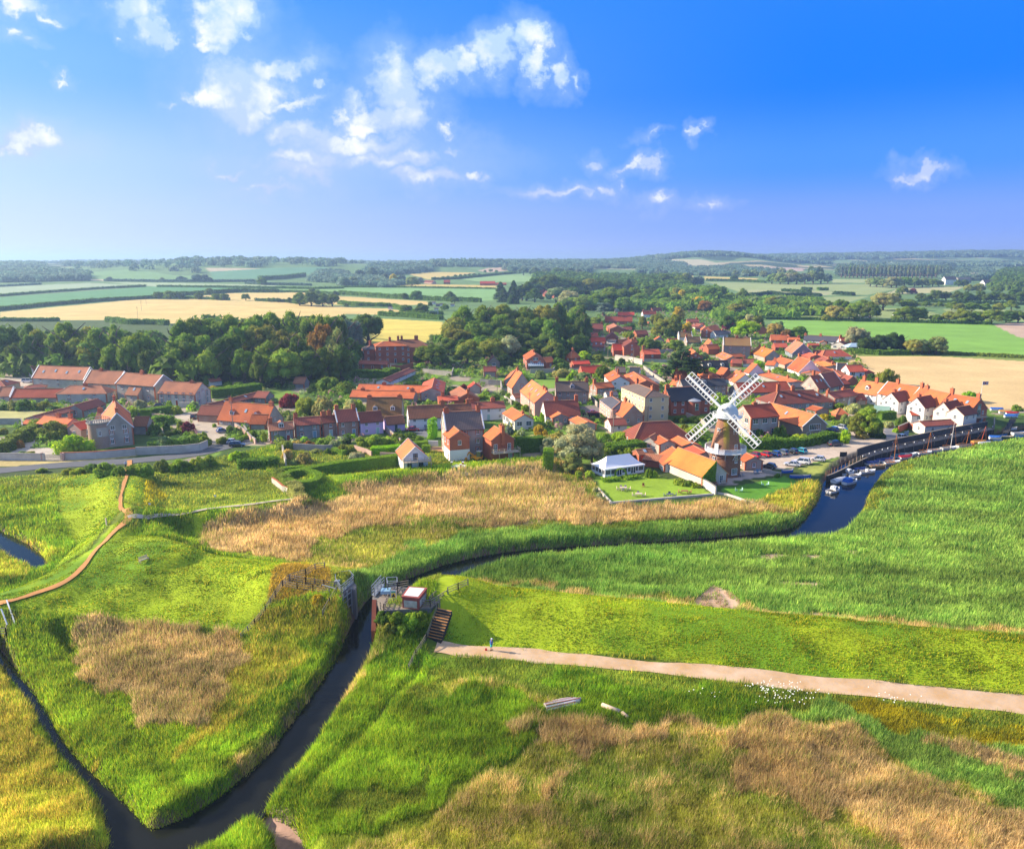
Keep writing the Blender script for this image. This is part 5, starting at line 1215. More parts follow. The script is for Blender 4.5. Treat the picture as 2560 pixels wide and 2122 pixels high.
TC = dict(d=(.11,.21,.026), m=(.17,.31,.032), l=(.29,.46,.04), o=(.25,.33,.045), L=(.34,.62,.02), y=(.55,.50,.03), c=(.36,.22,.05), p=(.26,.05,.07),
          w=(.42,.50,.24), b=(.17,.28,.19), n=(.06,.13,.03), g=(.26,.38,.13), t=(.44,.44,.12))
CN = dict(d='dark green', m='mid green', l='light green', o='olive green', L='vivid lime green', y='yellow', c='rusty brown', p='purple leaved', w='silvery green', b='blue green', n='blackish green', g='grey green', t='tawny green')
ORD = ['first','second','third','fourth','fifth','sixth','seventh','eighth','ninth','tenth','eleventh','twelfth','thirteenth','fourteenth','fifteenth','sixteenth','seventeenth','eighteenth','nineteenth','twentieth']
ORD += ['twenty '+o for o in ORD[:9]]+['thirtieth']+['thirty '+o for o in ORD[:9]]+['fortieth']+['forty '+o for o in ORD[:9]]
NT = [0]
def tree(base, h, rad, kind, ck, name, label, group, cat='tree', trunk=True):
    r = random.Random(NT[0]*7+3); NT[0] += 1
    root = empty(name, tuple(base), r.uniform(0, 6.28)); tag(root, label, cat, group)
    me = CROWN[kind][r.randrange(len(CROWN[kind]))]
    if kind == 'bush':
        c = put('foliage', me, root, (0, 0, h*.02), (0, 0, 0), (rad, rad, h*.85)); 
    else:
        top = h; bot = h*(.10 if h > 9 else .03) if kind != 'cone' else h*.03
        if kind == 'cedar': bot = h*.3
        ch = (top-bot)/2; c = put('crown', me, root, (0, 0, bot+ch*.95), (0, 0, 0), (rad*1.02, rad*1.02, ch/ (.98 if kind != 'tall' else 1.0)))
    k = r.uniform(.85, 1.15); col = TC[ck]; c.color = (col[0]*k*r.uniform(.88, 1.15), col[1]*k, col[2]*k*r.uniform(.8, 1.2), 1)
    if trunk: put('trunk' if kind != 'bush' else 'stem', TRUNK[r.randrange(3)], root, (0, 0, -.3), (0, 0, r.uniform(0, 6)), (h*.9, h*.9, h*.95) if kind != 'bush' else (h*.3, h*.3, h*.8))
    return root
def trees(tagk, place, group, rows, name='tree', kind='round', cat='tree', by=None, hmax=27, trunk=True):
    """rows 'x,top,base,width,colour[,kind]' in reading order"""
    items = []
    for q in rows.split(';'):
        v = q.strip().split(',')
        if len(v) < 5: continue
        x, yt, yb, w, ck = float(v[0]), float(v[1]), float(v[2]), float(v[3]), v[4]; kd = v[5] if len(v) > 5 else kind
        items.append((x, yt, yb, w, ck, kd))
    items.sort(); cnt = {}; cat = 'bush' if kind == 'bush' and cat == 'tree' else cat
    for it in items: cnt[it[4]] = cnt.get(it[4], 0)+1
    seen = {}
    for x, yt, yb, w, ck, kd in items:
        X, Y = px(tagk, x, yb); b = G(X, Y); h = hgt_at(b, px(tagk, x, yt)[1])-b[2]
        h = min(max(h, .8), hmax); dep = b[1]*cp+(HC-b[2])*sp; rad = w/REG[tagk][2]/2*dep/F
        if kd != 'bush': h = max(h, rad*1.45)
        seen[ck] = seen.get(ck, 0)+1
        lab = CN[ck]+' '+cat if cnt[ck] == 1 else f"{CN[ck]} {cat}, {ORD[seen[ck]-1]} from the left,"
        nm = ('bush' if name == 'tree' and kd == 'bush' and h < 7 else name) if kd in ('round', 'soft', 'bush') else {'tall': 'poplar_tree', 'cone': 'conifer_tree', 'cedar': 'pine_tree'}[kd]
        tree(b, h, rad, kd, ck, nm, f"{lab} {place}", group, cat, trunk)
# --- woods beside the barns and around the manor
trees('F', 'in the wood behind the barns', 'trees of the wood behind the barns', '''
60,508,800,230,d;190,495,770,150,d;270,525,800,180,o;330,560,820,120,m;430,478,800,190,m;560,484,790,170,o;480,560,820,170,o;620,520,820,230,m;560,620,830,180,o;720,500,770,140,m;
860,525,830,230,m;800,580,850,140,m;920,640,860,130,d;110,600,820,130,d;200,560,820,130,d;380,600,830,130,d;700,610,840,150,m;20,560,800,130,d;90,650,815,60,g''')
trees('F', 'in the large wood right of the barns', 'trees of the large wood', '''
1300,385,760,280,m;1180,430,770,220,o;1110,470,790,160,m;1430,405,760,180,m;1560,400,750,190,m;1660,395,740,170,m;1780,392,740,220,m;1900,402,750,190,m;2000,425,760,170,m;2080,450,760,130,d;
1140,550,850,240,m;1250,560,850,180,m;1330,600,860,190,d;1480,500,820,230,m;1600,500,820,250,o;1740,505,820,230,o;1640,600,870,180,m;1740,625,890,240,l;1500,640,880,160,m;1280,640,880,160,l;1850,600,850,200,d;
1980,488,840,200,c;2060,520,850,170,g;1420,560,850,190,d;1060,660,870,130,d;1900,660,880,180,d;1990,640,880,150,d;2090,600,860,140,d;1600,680,900,140,d''')
trees('F', 'beside the manor', 'trees between the large wood and the manor', '1830,560,860,140,d')
trees('G', 'by the manor', 'trees round the manor', '''
170,420,640,210,d;90,480,680,130,b;40,450,690,110,b;60,590,740,150,d;560,625,770,210,m;780,602,770,190,o;490,660,750,100,d;650,700,770,60,d;580,570,650,100,g''')
trees('G', 'in the wood above the village', 'trees of the wood above the village', '''
760,372,650,240,m;700,440,660,190,o;900,360,620,200,m;1010,362,620,200,o;1130,355,620,190,m;1250,360,620,200,o;1340,365,610,160,m;1430,395,620,180,m;1480,430,640,110,d;
720,520,690,200,o;850,470,680,220,m;980,440,660,200,m;1100,440,660,200,o;1210,450,660,180,m;1290,470,680,170,m;1390,490,680,160,d;880,560,710,190,m;1010,520,710,190,d;660,590,700,140,m;1120,560,710,180,d;1260,560,700,170,d;
930,590,740,180,o;1040,555,740,150,w;1180,610,720,160,d;1300,600,740,150,o;1350,640,740,110,m;1440,560,700,100,d;760,600,720,120,d;1100,640,740,110,m;620,610,700,100,g''')
trees('G', 'in the belt behind the village', 'trees of the belt behind the village', '''
980,258,360,120,n,cone;1060,250,360,110,n,cone;1110,262,370,110,n;1140,245,370,100,d;1190,222,330,120,d;1270,208,330,170,d;1350,212,330,150,m;1430,225,330,130,d;1520,232,330,150,o;1600,228,330,130,d;1680,236,330,130,d;1760,240,340,130,n,cone;
1400,300,400,140,w;1480,335,430,140,m;1560,322,430,150,m;1650,325,430,170,m;1730,360,440,130,m;1830,322,410,120,m;1900,276,380,120,d;1960,285,400,130,m;2060,285,380,120,o;2080,230,290,120,m;1980,225,290,120,d;1880,222,285,110,d;
1610,375,470,130,b,cedar;1390,350,440,100,d;1440,420,480,100,m;1560,470,520,80,l;1060,290,390,100,n,cone;1000,300,380,100,n,cone;1190,290,380,110,d;1320,280,380,140,g;1420,270,380,120,d;1500,275,380,120,n,cone;1640,280,390,120,m;1720,290,400,120,m;1790,280,400,110,m;2050,330,420,120,d;2090,300,400,100,y''')
trees('H', 'among the upper village roofs', 'trees among the upper village roofs', '''
60,-10,260,170,d;250,170,260,130,L;350,0,150,200,b,cedar;380,210,250,80,d;700,240,360,170,d;870,130,330,130,o;1060,90,330,190,o;1130,180,430,290,o;1290,110,440,240,o;1340,20,220,160,y;1470,220,360,110,y;1270,250,440,180,d;
690,365,470,170,l;870,430,590,130,m;960,440,600,200,m;1060,470,600,170,m;1310,490,620,230,m;1180,530,620,120,g;80,500,660,140,n;110,640,730,170,L;300,645,760,160,o;350,770,1000,200,d;100,870,1010,180,g;600,700,800,110,d;440,700,810,120,d;1220,290,470,130,n;1680,620,740,130,g;1980,210,330,160,p;2070,290,400,110,L;1330,240,300,90,y''')
trees('H', 'beside the tiny orange gable', 'pines in the village', '1370,560,1010,380,n,cedar;1580,690,1020,300,n,cedar;1180,800,1010,220,n,cedar', hmax=24)
trees('K', 'above the village roofs', 'trees above the right hand roofs', '''
170,290,400,160,m;80,285,380,100,d;40,300,400,90,d;240,275,380,90,d;110,340,430,110,y;150,360,440,90,c;240,330,400,90,m;290,450,560,110,d;290,480,560,90,p;355,450,540,80,m;460,450,560,110,o;420,445,560,90,w;410,490,600,170,L;40,495,590,70,y;
580,500,590,110,t;600,485,580,70,g;340,375,470,120,o;400,360,450,120,d;560,345,420,110,o;610,350,400,90,g;450,340,410,90,g;720,545,600,110,m;650,540,600,70,c;290,320,400,90,l;380,290,370,80,m''')
trees('K', 'at the edge of the bright green meadow', 'trees at the edge of the meadow', '''
1060,515,660,120,w;1110,530,660,100,w;1130,580,690,120,n;1210,570,690,120,n;1290,555,690,140,n;1340,570,690,90,n;1420,590,700,110,t;1480,590,700,100,g;1560,580,700,140,g;1520,600,700,90,m''')
trees('K', 'across the bright green meadow', 'trees across the meadow', '''
940,390,490,120,t;980,350,470,110,m;1060,380,480,120,m;1110,345,480,140,m;1160,370,490,130,d;1240,340,430,170,t;1300,320,400,110,o;1030,445,495,120,o;890,455,495,60,o;1370,420,500,140,m;1450,425,500,130,m;1390,365,430,110,m;1560,465,505,80,m;1640,435,505,110,o;1720,440,510,130,o;1800,430,510,110,m;1900,425,515,140,o;
1990,440,505,110,d;2060,450,505,110,m;840,370,440,100,d;710,370,440,60,m;760,370,430,50,m;800,380,430,60,m;540,350,430,90,o;590,360,430,90,m;660,390,450,50,m;740,415,460,50,d;800,415,460,50,m;900,365,440,80,m;1500,370,410,60,m;1580,375,410,50,m;1660,380,430,80,m;1700,395,440,80,o;1780,405,440,90,m;1860,385,440,80,m;1940,390,440,80,o;2020,365,430,90,m''')
trees('K', 'in the line before the white halls', 'trees of the line before the halls', '''
1470,320,372,70,d;1510,330,375,60,d;1560,300,375,90,d;1620,305,375,70,d;1690,305,380,80,d;1740,310,382,80,d;1770,325,382,80,d;1830,305,382,70,d;1870,320,384,70,d;1920,310,384,80,d;1970,320,386,80,d;2020,325,386,80,d;2080,310,388,90,d;1930,280,330,80,m;2040,300,350,80,d;1360,292,330,70,o;1420,300,330,50,p;1340,290,330,50,m''')
trees('K', 'in the clump left of the white halls', 'trees of the pale clump left of the halls', '''
1160,225,285,70,w;1200,218,288,90,g;1240,235,290,80,g;1290,220,292,90,w;1320,222,292,80,g;1370,218,290,90,m;1430,222,288,80,g;1480,228,288,80,g;1540,235,285,70,m;1580,240,285,60,d;1820,270,320,80,o;1760,272,320,70,o;1700,250,285,60,d;1730,240,285,60,d''')
trees('K', 'of the tall dark poplar plantation', 'poplars of the plantation', ';'.join(f'{x},{138+((x*7)%9)},{228+((x*3)%7)},{30},{"b" if (x//20)%3 else "g"},tall' for x in range(985, 1600, 24)), name='poplar_tree', hmax=32)
trees('K', 'in the grey willow belt of the far meadows', 'willows of the far belt', '''
560,200,268,80,g;610,195,270,90,g;660,190,270,90,w;710,192,270,80,g;760,195,268,80,b;810,180,266,80,g;860,190,266,70,g;900,200,264,60,b;40,195,290,120,g;110,210,290,80,b;330,220,250,50,d;820,150,230,60,b;800,155,225,50,d;850,150,225,50,d;620,170,210,60,g;680,180,220,60,g;340,180,225,50,g;400,185,222,60,g;450,190,222,60,g;510,190,230,60,g''')
trees('F', 'standing in the far arable fields', 'trees standing in the far fields', '''
990,228,256,40,g;1100,218,254,50,b;1130,225,254,40,b;1200,205,256,70,b;1250,205,256,60,b;1280,225,256,40,b;970,315,360,70,d;1040,312,362,80,m;1100,318,360,60,d;1215,322,362,60,m;1320,320,366,60,m;1370,320,368,60,m;1500,330,370,60,m;
1640,350,378,30,m;1670,348,378,40,m;1830,315,400,90,m;1900,310,405,110,d;1970,320,405,100,d;2030,318,405,90,m;1905,290,330,50,m;1940,300,340,40,m;2050,312,345,50,d;1600,255,275,70,m;1280,312,335,60,m;670,238,252,40,b;1700,360,380,40,d;1770,355,385,50,d''')
trees('G', 'standing in the middle fields', 'trees standing in the middle fields', '''
392,317,362,55,d;467,313,365,85,m;674,314,372,85,d;400,392,452,90,m;500,392,455,100,d;550,374,405,30,d;312,422,460,40,d;640,395,430,60,m;700,360,385,60,d;40,385,410,30,d;440,222,285,90,g;330,195,270,60,y;380,210,270,60,b;280,200,265,60,b;240,235,280,50,g;200,160,235,80,b;120,175,235,60,b;490,225,270,50,b;30,222,285,70,b;80,215,275,60,g;
920,175,198,30,m;955,182,200,25,m;885,182,200,20,m;705,208,235,28,d;735,206,232,24,d;765,205,230,24,d;790,203,228,24,d;820,200,226,28,d;850,202,225,24,d;580,222,242,28,d;630,222,242,30,m;660,215,238,24,d;1060,170,200,60,b;1120,160,215,80,b;1190,165,220,80,b;1260,180,222,80,b;1330,175,222,80,d;1400,185,222,80,b;1460,185,225,70,b''')
# --- village gardens
trees('A', 'in the garden of the round tower house', 'garden trees by the round tower', '''
610,700,895,300,L;440,600,770,230,o;470,560,720,150,m;1370,610,720,60,d;1545,615,720,120,p;1490,605,700,80,o;1340,740,850,190,g;1590,700,830,120,m;1680,730,830,130,m;1660,700,800,110,l;1290,790,855,120,l;1370,700,755,80,o;1440,690,740,80,m;1270,620,740,110,d;1240,590,720,70,m;1180,540,590,100,b;1090,485,590,120,l;1150,440,520,120,w;420,780,830,80,g;170,870,905,80,g;250,870,905,80,o;1530,710,740,60,o''', kind='bush')
trees('A', 'along the flint walls', 'shrubs along the walls', '''
120,440,540,110,g;200,430,540,140,m;300,460,540,120,m;380,450,540,130,o;450,500,540,90,m;40,470,540,90,d;100,720,780,90,m;30,670,740,80,o;240,700,800,70,o;290,670,770,60,m;170,770,850,70,c;110,810,870,70,d;30,860,900,60,d;1450,490,570,110,l;1390,440,520,50,l;1870,300,350,90,l;1870,330,375,90,l;1960,290,355,90,l;1740,330,375,70,y;1780,345,385,70,y;1500,240,310,120,g;
1760,640,680,40,l;1890,640,740,60,m;1830,740,815,110,o;1900,750,800,90,m;1960,740,800,90,l;2060,700,770,90,l;2080,690,780,60,m;1500,130,200,200,g;640,465,490,60,m''', kind='bush')
trees('A', 'in the green strip beside the road', 'bushes beside the road', '''
340,1005,1050,90,l;650,1000,1060,150,l;780,955,1060,160,m;870,950,1070,180,l;980,985,1070,120,m;1090,960,1065,110,m;1170,945,1070,170,l;1330,920,1045,150,o;1450,920,1040,140,l;1530,940,1040,140,m;1620,900,1020,150,l;1710,890,1000,130,l;1740,915,1000,110,m;1930,860,950,130,L;2000,865,945,90,l;560,1010,1060,120,o''', kind='bush')
trees('B', 'in the gardens left of the terrace', 'garden trees left of the terrace', '''
410,360,515,180,p;540,385,580,190,l;680,395,590,200,t;280,425,480,80,g;620,220,330,150,d;730,220,380,200,m;850,290,400,200,m;640,290,370,150,m;800,440,520,90,m;900,420,570,120,w;960,410,560,130,l;1060,380,430,120,y;700,220,330,120,o;980,215,270,100,m;1060,215,265,100,l;1140,210,265,110,m;1220,215,265,90,m;590,330,400,80,d;840,390,410,40,l;830,345,390,60,m;70,690,760,70,m;40,730,780,60,l;200,690,800,50,l;420,570,620,90,g;500,580,615,60,m;
1390,300,330,80,l;1440,295,330,90,m;1760,330,400,120,n;1830,310,400,90,p;1100,445,560,30,d''', kind='bush')
trees('B', 'in the walled garden below the terrace', 'garden trees below the terrace', '''
370,770,860,140,o;460,770,850,130,t;560,775,850,100,c;390,830,940,100,t;530,862,975,150,t;440,935,990,80,g;690,750,840,140,m;780,760,850,110,w;850,800,900,90,o;910,800,900,90,o;950,865,945,140,w;1000,890,945,70,w;630,850,890,100,g;880,750,815,90,n;1010,745,830,150,l;1110,715,830,180,l;1170,760,830,130,l;1230,765,825,90,m;1290,715,800,150,m;1380,710,800,150,m;1450,740,800,130,l;1330,770,830,100,m;1040,840,885,60,l;1180,800,830,80,l;
1000,835,870,40,l;1060,850,885,35,l;1210,850,890,50,w;720,840,900,60,m''', kind='bush')
trees('C', 'in the middle village gardens', 'trees of the middle village gardens', '''
230,390,440,60,l;370,245,310,80,m;495,195,285,110,g;670,180,270,160,t;740,215,300,65,L;850,210,300,120,o;850,65,120,110,L;960,70,130,140,o;1010,145,280,120,l;660,90,200,180,m;640,0,100,150,m;620,160,220,80,m;310,460,530,90,m;380,480,550,90,l;430,510,570,60,w;30,400,450,90,l;120,400,460,110,m;240,655,740,80,b;320,710,760,90,l;460,730,790,140,w;300,745,790,110,m;510,540,640,50,L;
500,635,760,130,y;590,700,850,190,t;640,690,800,120,t;1010,690,810,130,l;1060,780,860,90,l;1170,680,800,140,l;1130,690,790,110,l;1190,765,830,100,m;1240,790,850,100,m;1290,830,900,130,l;1230,820,890,110,m;1080,840,900,110,d;1650,560,640,130,d;1760,570,640,120,m;1830,580,650,80,l;1720,650,760,160,l;1680,640,720,90,o;1315,740,800,50,L;760,-10,30,100,m;1220,0,50,120,l;
1910,180,240,100,L;1150,70,100,120,m;1440,155,200,70,m;1620,20,140,130,g;1170,230,300,50,m;1410,290,320,40,m;200,60,180,150,n;1330,20,60,90,m;1470,0,40,110,m''', kind='bush')
w = trees('C', 'beside the white marquee', 'willows beside the marquee', '800,640,985,420,w,soft;760,880,1060,180,g,soft;920,760,980,200,w,soft;560,760,900,150,w,soft', name='willow_tree')
trees('D', 'round the mill and quay', 'trees round the mill and quay', '''
1010,425,640,190,l,soft;940,470,640,140,o,soft;1070,480,640,110,m;1060,590,645,70,n;980,590,650,90,t;850,570,680,100,L;790,520,550,60,l;870,470,560,110,g;830,520,570,70,m;910,390,475,130,w;830,395,450,90,m;760,480,520,80,l;720,470,520,80,y;520,550,620,100,w;560,595,690,150,l;500,620,690,90,l;440,640,700,90,w;
410,540,650,110,m;270,560,650,70,d;1250,470,570,80,m;1160,515,575,80,w;1212,568,610,42,L;1525,560,600,80,m;1740,310,400,140,L;1150,140,280,150,o;1040,190,260,90,d;930,105,160,90,t;270,100,160,90,L;400,150,200,80,l;1110,600,650,70,n;330,600,690,80,l;380,610,690,90,m;660,620,690,90,m;1590,470,520,60,m;2050,410,460,80,m''', kind='bush')
trees('T', 'in the mill garden', 'shrubs of the mill garden', '''
600,280,370,80,m;645,300,370,65,l;270,30,110,70,d;320,90,160,90,m;380,100,180,110,l;440,110,190,120,l;500,120,195,100,m;250,120,200,90,m;850,360,430,110,l;920,380,440,100,m;970,400,450,90,l;20,290,370,60,l;110,290,380,90,l;160,430,500,60,w;190,480,540,60,w;230,520,570,60,g;30,340,400,60,m;820,390,420,60,m;1000,410,455,60,o;1650,330,370,60,m''', kind='bush')
def leafy(name, V3, N3, size, cols, label, cat, group=None, core=None, kind=None):
    n = len(V3); r = np.random.default_rng(n); V = leaf_tris(V3, N3, size, r).reshape(-1, 3); C = cols.repeat(3, 0); Fq = np.arange(n*3).reshape(-1, 3)
    if core is not None:
        cv, cf, cc = core; Fq = np.concatenate([Fq, cf+len(V)]); V = np.concatenate([V, cv]); C = np.concatenate([C, cc])
    o = bpy.data.objects.new(name, npmesh(name, V, Fq, [M_FOL], cols=C)); COL.objects.link(o); return tag(o, label, cat, group, kind)
def hedge(tagk, pts, wd, ht, ck, label, name='hedge', group=None, clip=False, dens=1.0, z0=None):
    """leafy hedge along a line of picture points (or world points when tagk is None)"""
    P2 = np.array([Gt(tagk, a, b)[:2] for a, b in pts]) if tagk else np.array(pts, float)
    seg = np.diff(P2, axis=0); ln = np.hypot(seg[:, 0], seg[:, 1]); tot = ln.sum(); mid = P2.mean(0); d = np.hypot(*mid)
    s = max(.09, d/759*.75) if not clip else max(.07, d/759*.5)
    n = int(min(26000, max(300, tot*(wd+2*ht)*2.0*dens/(s*s*1.3)))); r = np.random.default_rng(int(tot*10))
    t = r.uniform(0, tot, n); cum = np.concatenate([[0], np.cumsum(ln)]); i = np.clip(np.searchsorted(cum, t)-1, 0, len(ln)-1)
    q = P2[i]+seg[i]*((t-cum[i])/ln[i])[:, None]; tx = seg[i]/ln[i][:, None]; nx = np.stack([-tx[:, 1], tx[:, 0]], 1)
    u = r.uniform(0, wd+2*ht, n); hh = ht*(1 if clip else (.75+.5*fbm(q[:, 0]/3, q[:, 1]/3, 9, 3)))*np.ones(n); wv = wd*(1 if clip else (.8+.4*fbm(q[:, 0]/4, q[:, 1]/4, 19, 2)))*np.ones(n)
    side = np.where(u < ht, -1, np.where(u > ht+wd, 1, 0)); off = np.where(side == 0, r.uniform(-.5, .5, n)*wv, side*wv/2)
    z = np.where(side == 0, hh, np.where(side < 0, u/ht, (u-ht-wd)/ht)*hh)
    if not clip: off *= np.where(side == 0, 1, 1-.25*(z/hh)**2)
    jit = .05 if clip else .22
    X = q+nx*(off+r.normal(0, jit, n))[:, None]; zg = terr(X[:, 0], X[:, 1]) if z0 is None else z0
    V3 = np.column_stack([X, zg+z+r.normal(0, jit*.6, n)]); N3 = np.column_stack([nx*side[:, None], np.where(side == 0, 1, .25)])
    base = np.array(TC[ck]); c = base[None]*(.72+.56*r.random(n))[:, None]*(.8+.4*fbm(X[:, 0]/2, X[:, 1]/2, 7, 3))[:, None]
    cv = []; cf = []
    for k in range(len(P2)):
        a = P2[max(k-1, 0)]; b = P2[min(k+1, len(P2)-1)]; dd = (b-a)/(np.hypot(*(b-a))+1e-9); nn = np.array([-dd[1], dd[0]]); zg_ = T(*P2[k]) if z0 is None else z0
        f = .94 if clip else .72
        for o_, zz in ((-.5, -.4), (.5, -.4), (.5, ht*f), (-.5, ht*f)): cv.append((*(P2[k]+nn*wd*f*o_), zg_+zz))
    for k in range(len(P2)-1):
        a = k*4; b = a+4
        for e in range(4):
            f_ = (e+1) % 4; cf += [(a+e, a+f_, b+f_), (a+e, b+f_, b+e)]
    for a in (0, (len(P2)-1)*4): cf += [(a, a+1, a+2), (a, a+2, a+3)]
    cv = np.array(cv); return leafy(name, V3, N3, s*r.uniform(.8, 1.5, n), c, label, 'hedge', group, (cv, np.array(cf), np.tile(base*.95, (len(cv), 1))))
HG = 'field hedges of the far farmland'
for i, (tk, pts, wd, ht, ck, lab) in enumerate([
 ('F', [(-80,345),(0,345),(250,325),(600,300),(890,285)], 4, 3, 'd', 'upper dark hedge between the pale field and the green field'),
 ('F', [(-80,440),(0,432),(300,402),(600,376),(940,357)], 5, 4, 'd', 'long dark hedge between the green field and the pale wheat'),
 ('F', [(940,357),(1130,358),(1400,368)], 4, 3, 'm', 'hedge along the far edge of the pale wheat'),
 ('F', [(940,345),(1200,335),(1450,318),(1700,322)], 7, 5, 'd', 'thick scrubby hedge behind the wheat field'),
 ('F', [(640,252),(800,254),(1000,257),(1300,257),(1560,255)], 5, 4, 'b', 'blue green hedge across the distant fields'),
 ('F', [(960,287),(1400,292),(1900,300),(2100,296)], 4, 3, 'm', 'low hedge below the pale distant field'),
 ('F', [(-80,285),(0,286),(250,272)], 4, 3, 'b', 'short hedge at the far left edge'),
 ('F', [(1580,245),(1700,240),(1860,222)], 8, 7, 'd', 'dark wooded hedge by the distant red roofs'),
 ('F', [(1500,268),(1620,274),(1900,280)], 5, 4, 'b', 'thin hedge left of the far hamlet'),
 ('F', [(1650,318),(1900,322),(2100,335)], 4, 3, 'm', 'hedge above the second wheat field'),
 ('F', [(0,497),(200,497),(360,497)], 4, 3, 'm', 'hedge above the dark trees at the left'),
 ('F', [(660,500),(800,515),(960,515),(1020,520)], 6, 4, 'm', 'rounded hedge at the near edge of the wheat'),
 ('F', [(1560,372),(1750,380),(1850,395)], 4, 3, 'd', 'dark hedge right of the lone field trees'),
 ('G', [(0,332),(200,347),(420,362),(650,374),(860,380)], 6, 5, 'm', 'long hedge under the pale green field'),
 ('G', [(0,290),(300,288),(640,294),(950,300)], 3, 2, 'm', 'low hedge above the pale green field'),
 ('G', [(0,392),(120,404),(300,408)], 8, 4, 'm', 'bushy hedge between the two wheat strips'),
 ('G', [(240,462),(400,470),(620,488)], 6, 4, 'm', 'hedge above the bright yellow field'),
 ('G', [(560,244),(700,240),(850,225),(1000,210),(1100,202)], 5, 4, 'd', 'dark hedge climbing the far hillside'),
 ('G', [(320,405),(420,440),(620,455)], 6, 3, 'm', 'hedge behind the allotment huts'),
 ('G', [(1500,222),(1640,228),(1740,222)], 6, 5, 'd', 'dark hedge by the teal field'),
 ('K', [(430,345),(560,330),(640,345),(760,340),(860,345)], 7, 4, 'n', 'dark hedge crossing the pale meadows'),
 ('K', [(620,315),(700,318),(800,322)], 6, 4, 'd', 'short dark thicket in the pale meadows'),
 ('K', [(750,300),(800,305)], 6, 3, 'n', 'little dark thicket in the pale meadows'),
 ('K', [(840,308),(900,308)], 6, 4, 'm', 'low green thicket in the pale meadows'),
 ('K', [(940,332),(1060,340)], 9, 4, 'n', 'dark scrub island in the pale meadows'),
 ('K', [(160,250),(400,255),(520,262)], 6, 4, 'd', 'dark hedge under the yellow far field'),
 ('K', [(520,486),(800,488),(1200,500),(1700,512),(1900,517)], 4, 2.2, 'd', 'dark ditch side hedge along the bright green meadow'),
 ('K', [(1450,378),(1700,388),(2100,398)], 4, 3, 'n', 'low dark hedge under the line of dark trees'),
 ('K', [(1380,398),(1700,408)], 4, 2.5, 'o', 'olive hedge beyond the meadow trees'),
 ('K', [(600,590),(700,600),(760,600)], 4, 3, 'm', 'garden hedge behind the slate cottages'),
 ('K', [(1000,690),(1300,684),(1640,700),(2160,725)], 4, 1.6, 'o', 'weedy strip between the meadow and the pale reedbed'),
]):
    hedge(tk, pts, wd, ht, ck, lab, group=HG)
for tk, pts, wd, ht, ck, lab, clip in [
 ('A', [(1730,440),(1900,425),(2080,395),(2120,388)], 5, 3.5, 'm', 'tall clipped hedge behind the flint hall', True),
 ('A', [(1200,600),(1240,580),(1370,570),(1375,560)], 4, 2.5, 'm', 'clipped block hedge beside the gravel yard', True),
 ('A', [(-20,905),(60,860),(170,800),(270,740),(320,700)], 3, 3, 'o', 'overgrown hedge beside the drive of the round tower house', False),
 ('A', [(1260,660),(1340,650),(1420,650)], 3, 2.5, 'm', 'dark hedge at the back of the tower house garden', False),
 ('A', [(1220,860),(1400,850),(1560,840),(1690,825)], 3, 2.2, 'm', 'shrubby hedge inside the long flint wall', False),
 ('B', [(1080,905),(1180,905),(1320,890)], 3, 2.2, 'L', 'bright clipped hedge in front of the gable studio', True),
 ('B', [(770,890),(860,915)], 1.5, 1.5, 'l', 'low clipped hedge beside the sunlit lawn', True),
 ('B', [(1400,860),(1540,850)], 2.4, 2.0, 'l', 'clipped hedge behind the gable studio', True),
 ('B', [(1495,885),(1560,885)], 2.0, 2.0, 'l', 'stepped block hedge right of the gable studio', True),
 ('B', [(1560,770),(1600,775)], 3, 6, 'L', 'tall ivy covered hedge against the tall flint house', False),
 ('B', [(-20,1020),(100,1010),(240,1000),(300,985)], 3, 2, 'm', 'hedge of tall weeds beside the road bend', False),
 ('B', [(920,270),(1100,275),(1290,250)], 5, 3, 'm', 'long bramble hedge below the manor stable', False),
 ('C', [(285,890),(400,885),(520,872)], 3, 4.2, 'm', 'high clipped yew hedge right of the timber balcony', True),
 ('C', [(520,990),(600,1005)], 4, 4.2, 'l', 'clipped hedge block beside the willow', True),
 ('C', [(1060,895),(1200,880),(1330,860)], 4, 2.4, 'm', 'green hedge behind the marquee', False),
 ('D', [(150,715),(300,722),(430,715),(560,705),(700,680),(800,665)], 3, 2.6, 'm', 'long green hedge behind the parked cars', False),
 ('D', [(1100,520),(1200,515)], 2.5, 2.6, 'm', 'clipped hedge before the first white wing', True),
 ('D', [(880,60),(1100,75),(1300,72)], 5, 2.5, 'm', 'green scrub line beyond the roofs', False),
 ('T', [(215,405),(300,400),(350,393)], 1.6, .6, 'l', 'low flower hedge before the marquee left part', False),
 ('T', [(390,388),(510,372)], 1.6, .6, 'l', 'low flower hedge before the marquee right part', False),
]:
    hedge(tk, pts, wd, ht, ck, lab, clip=clip, group='garden hedges of the village')
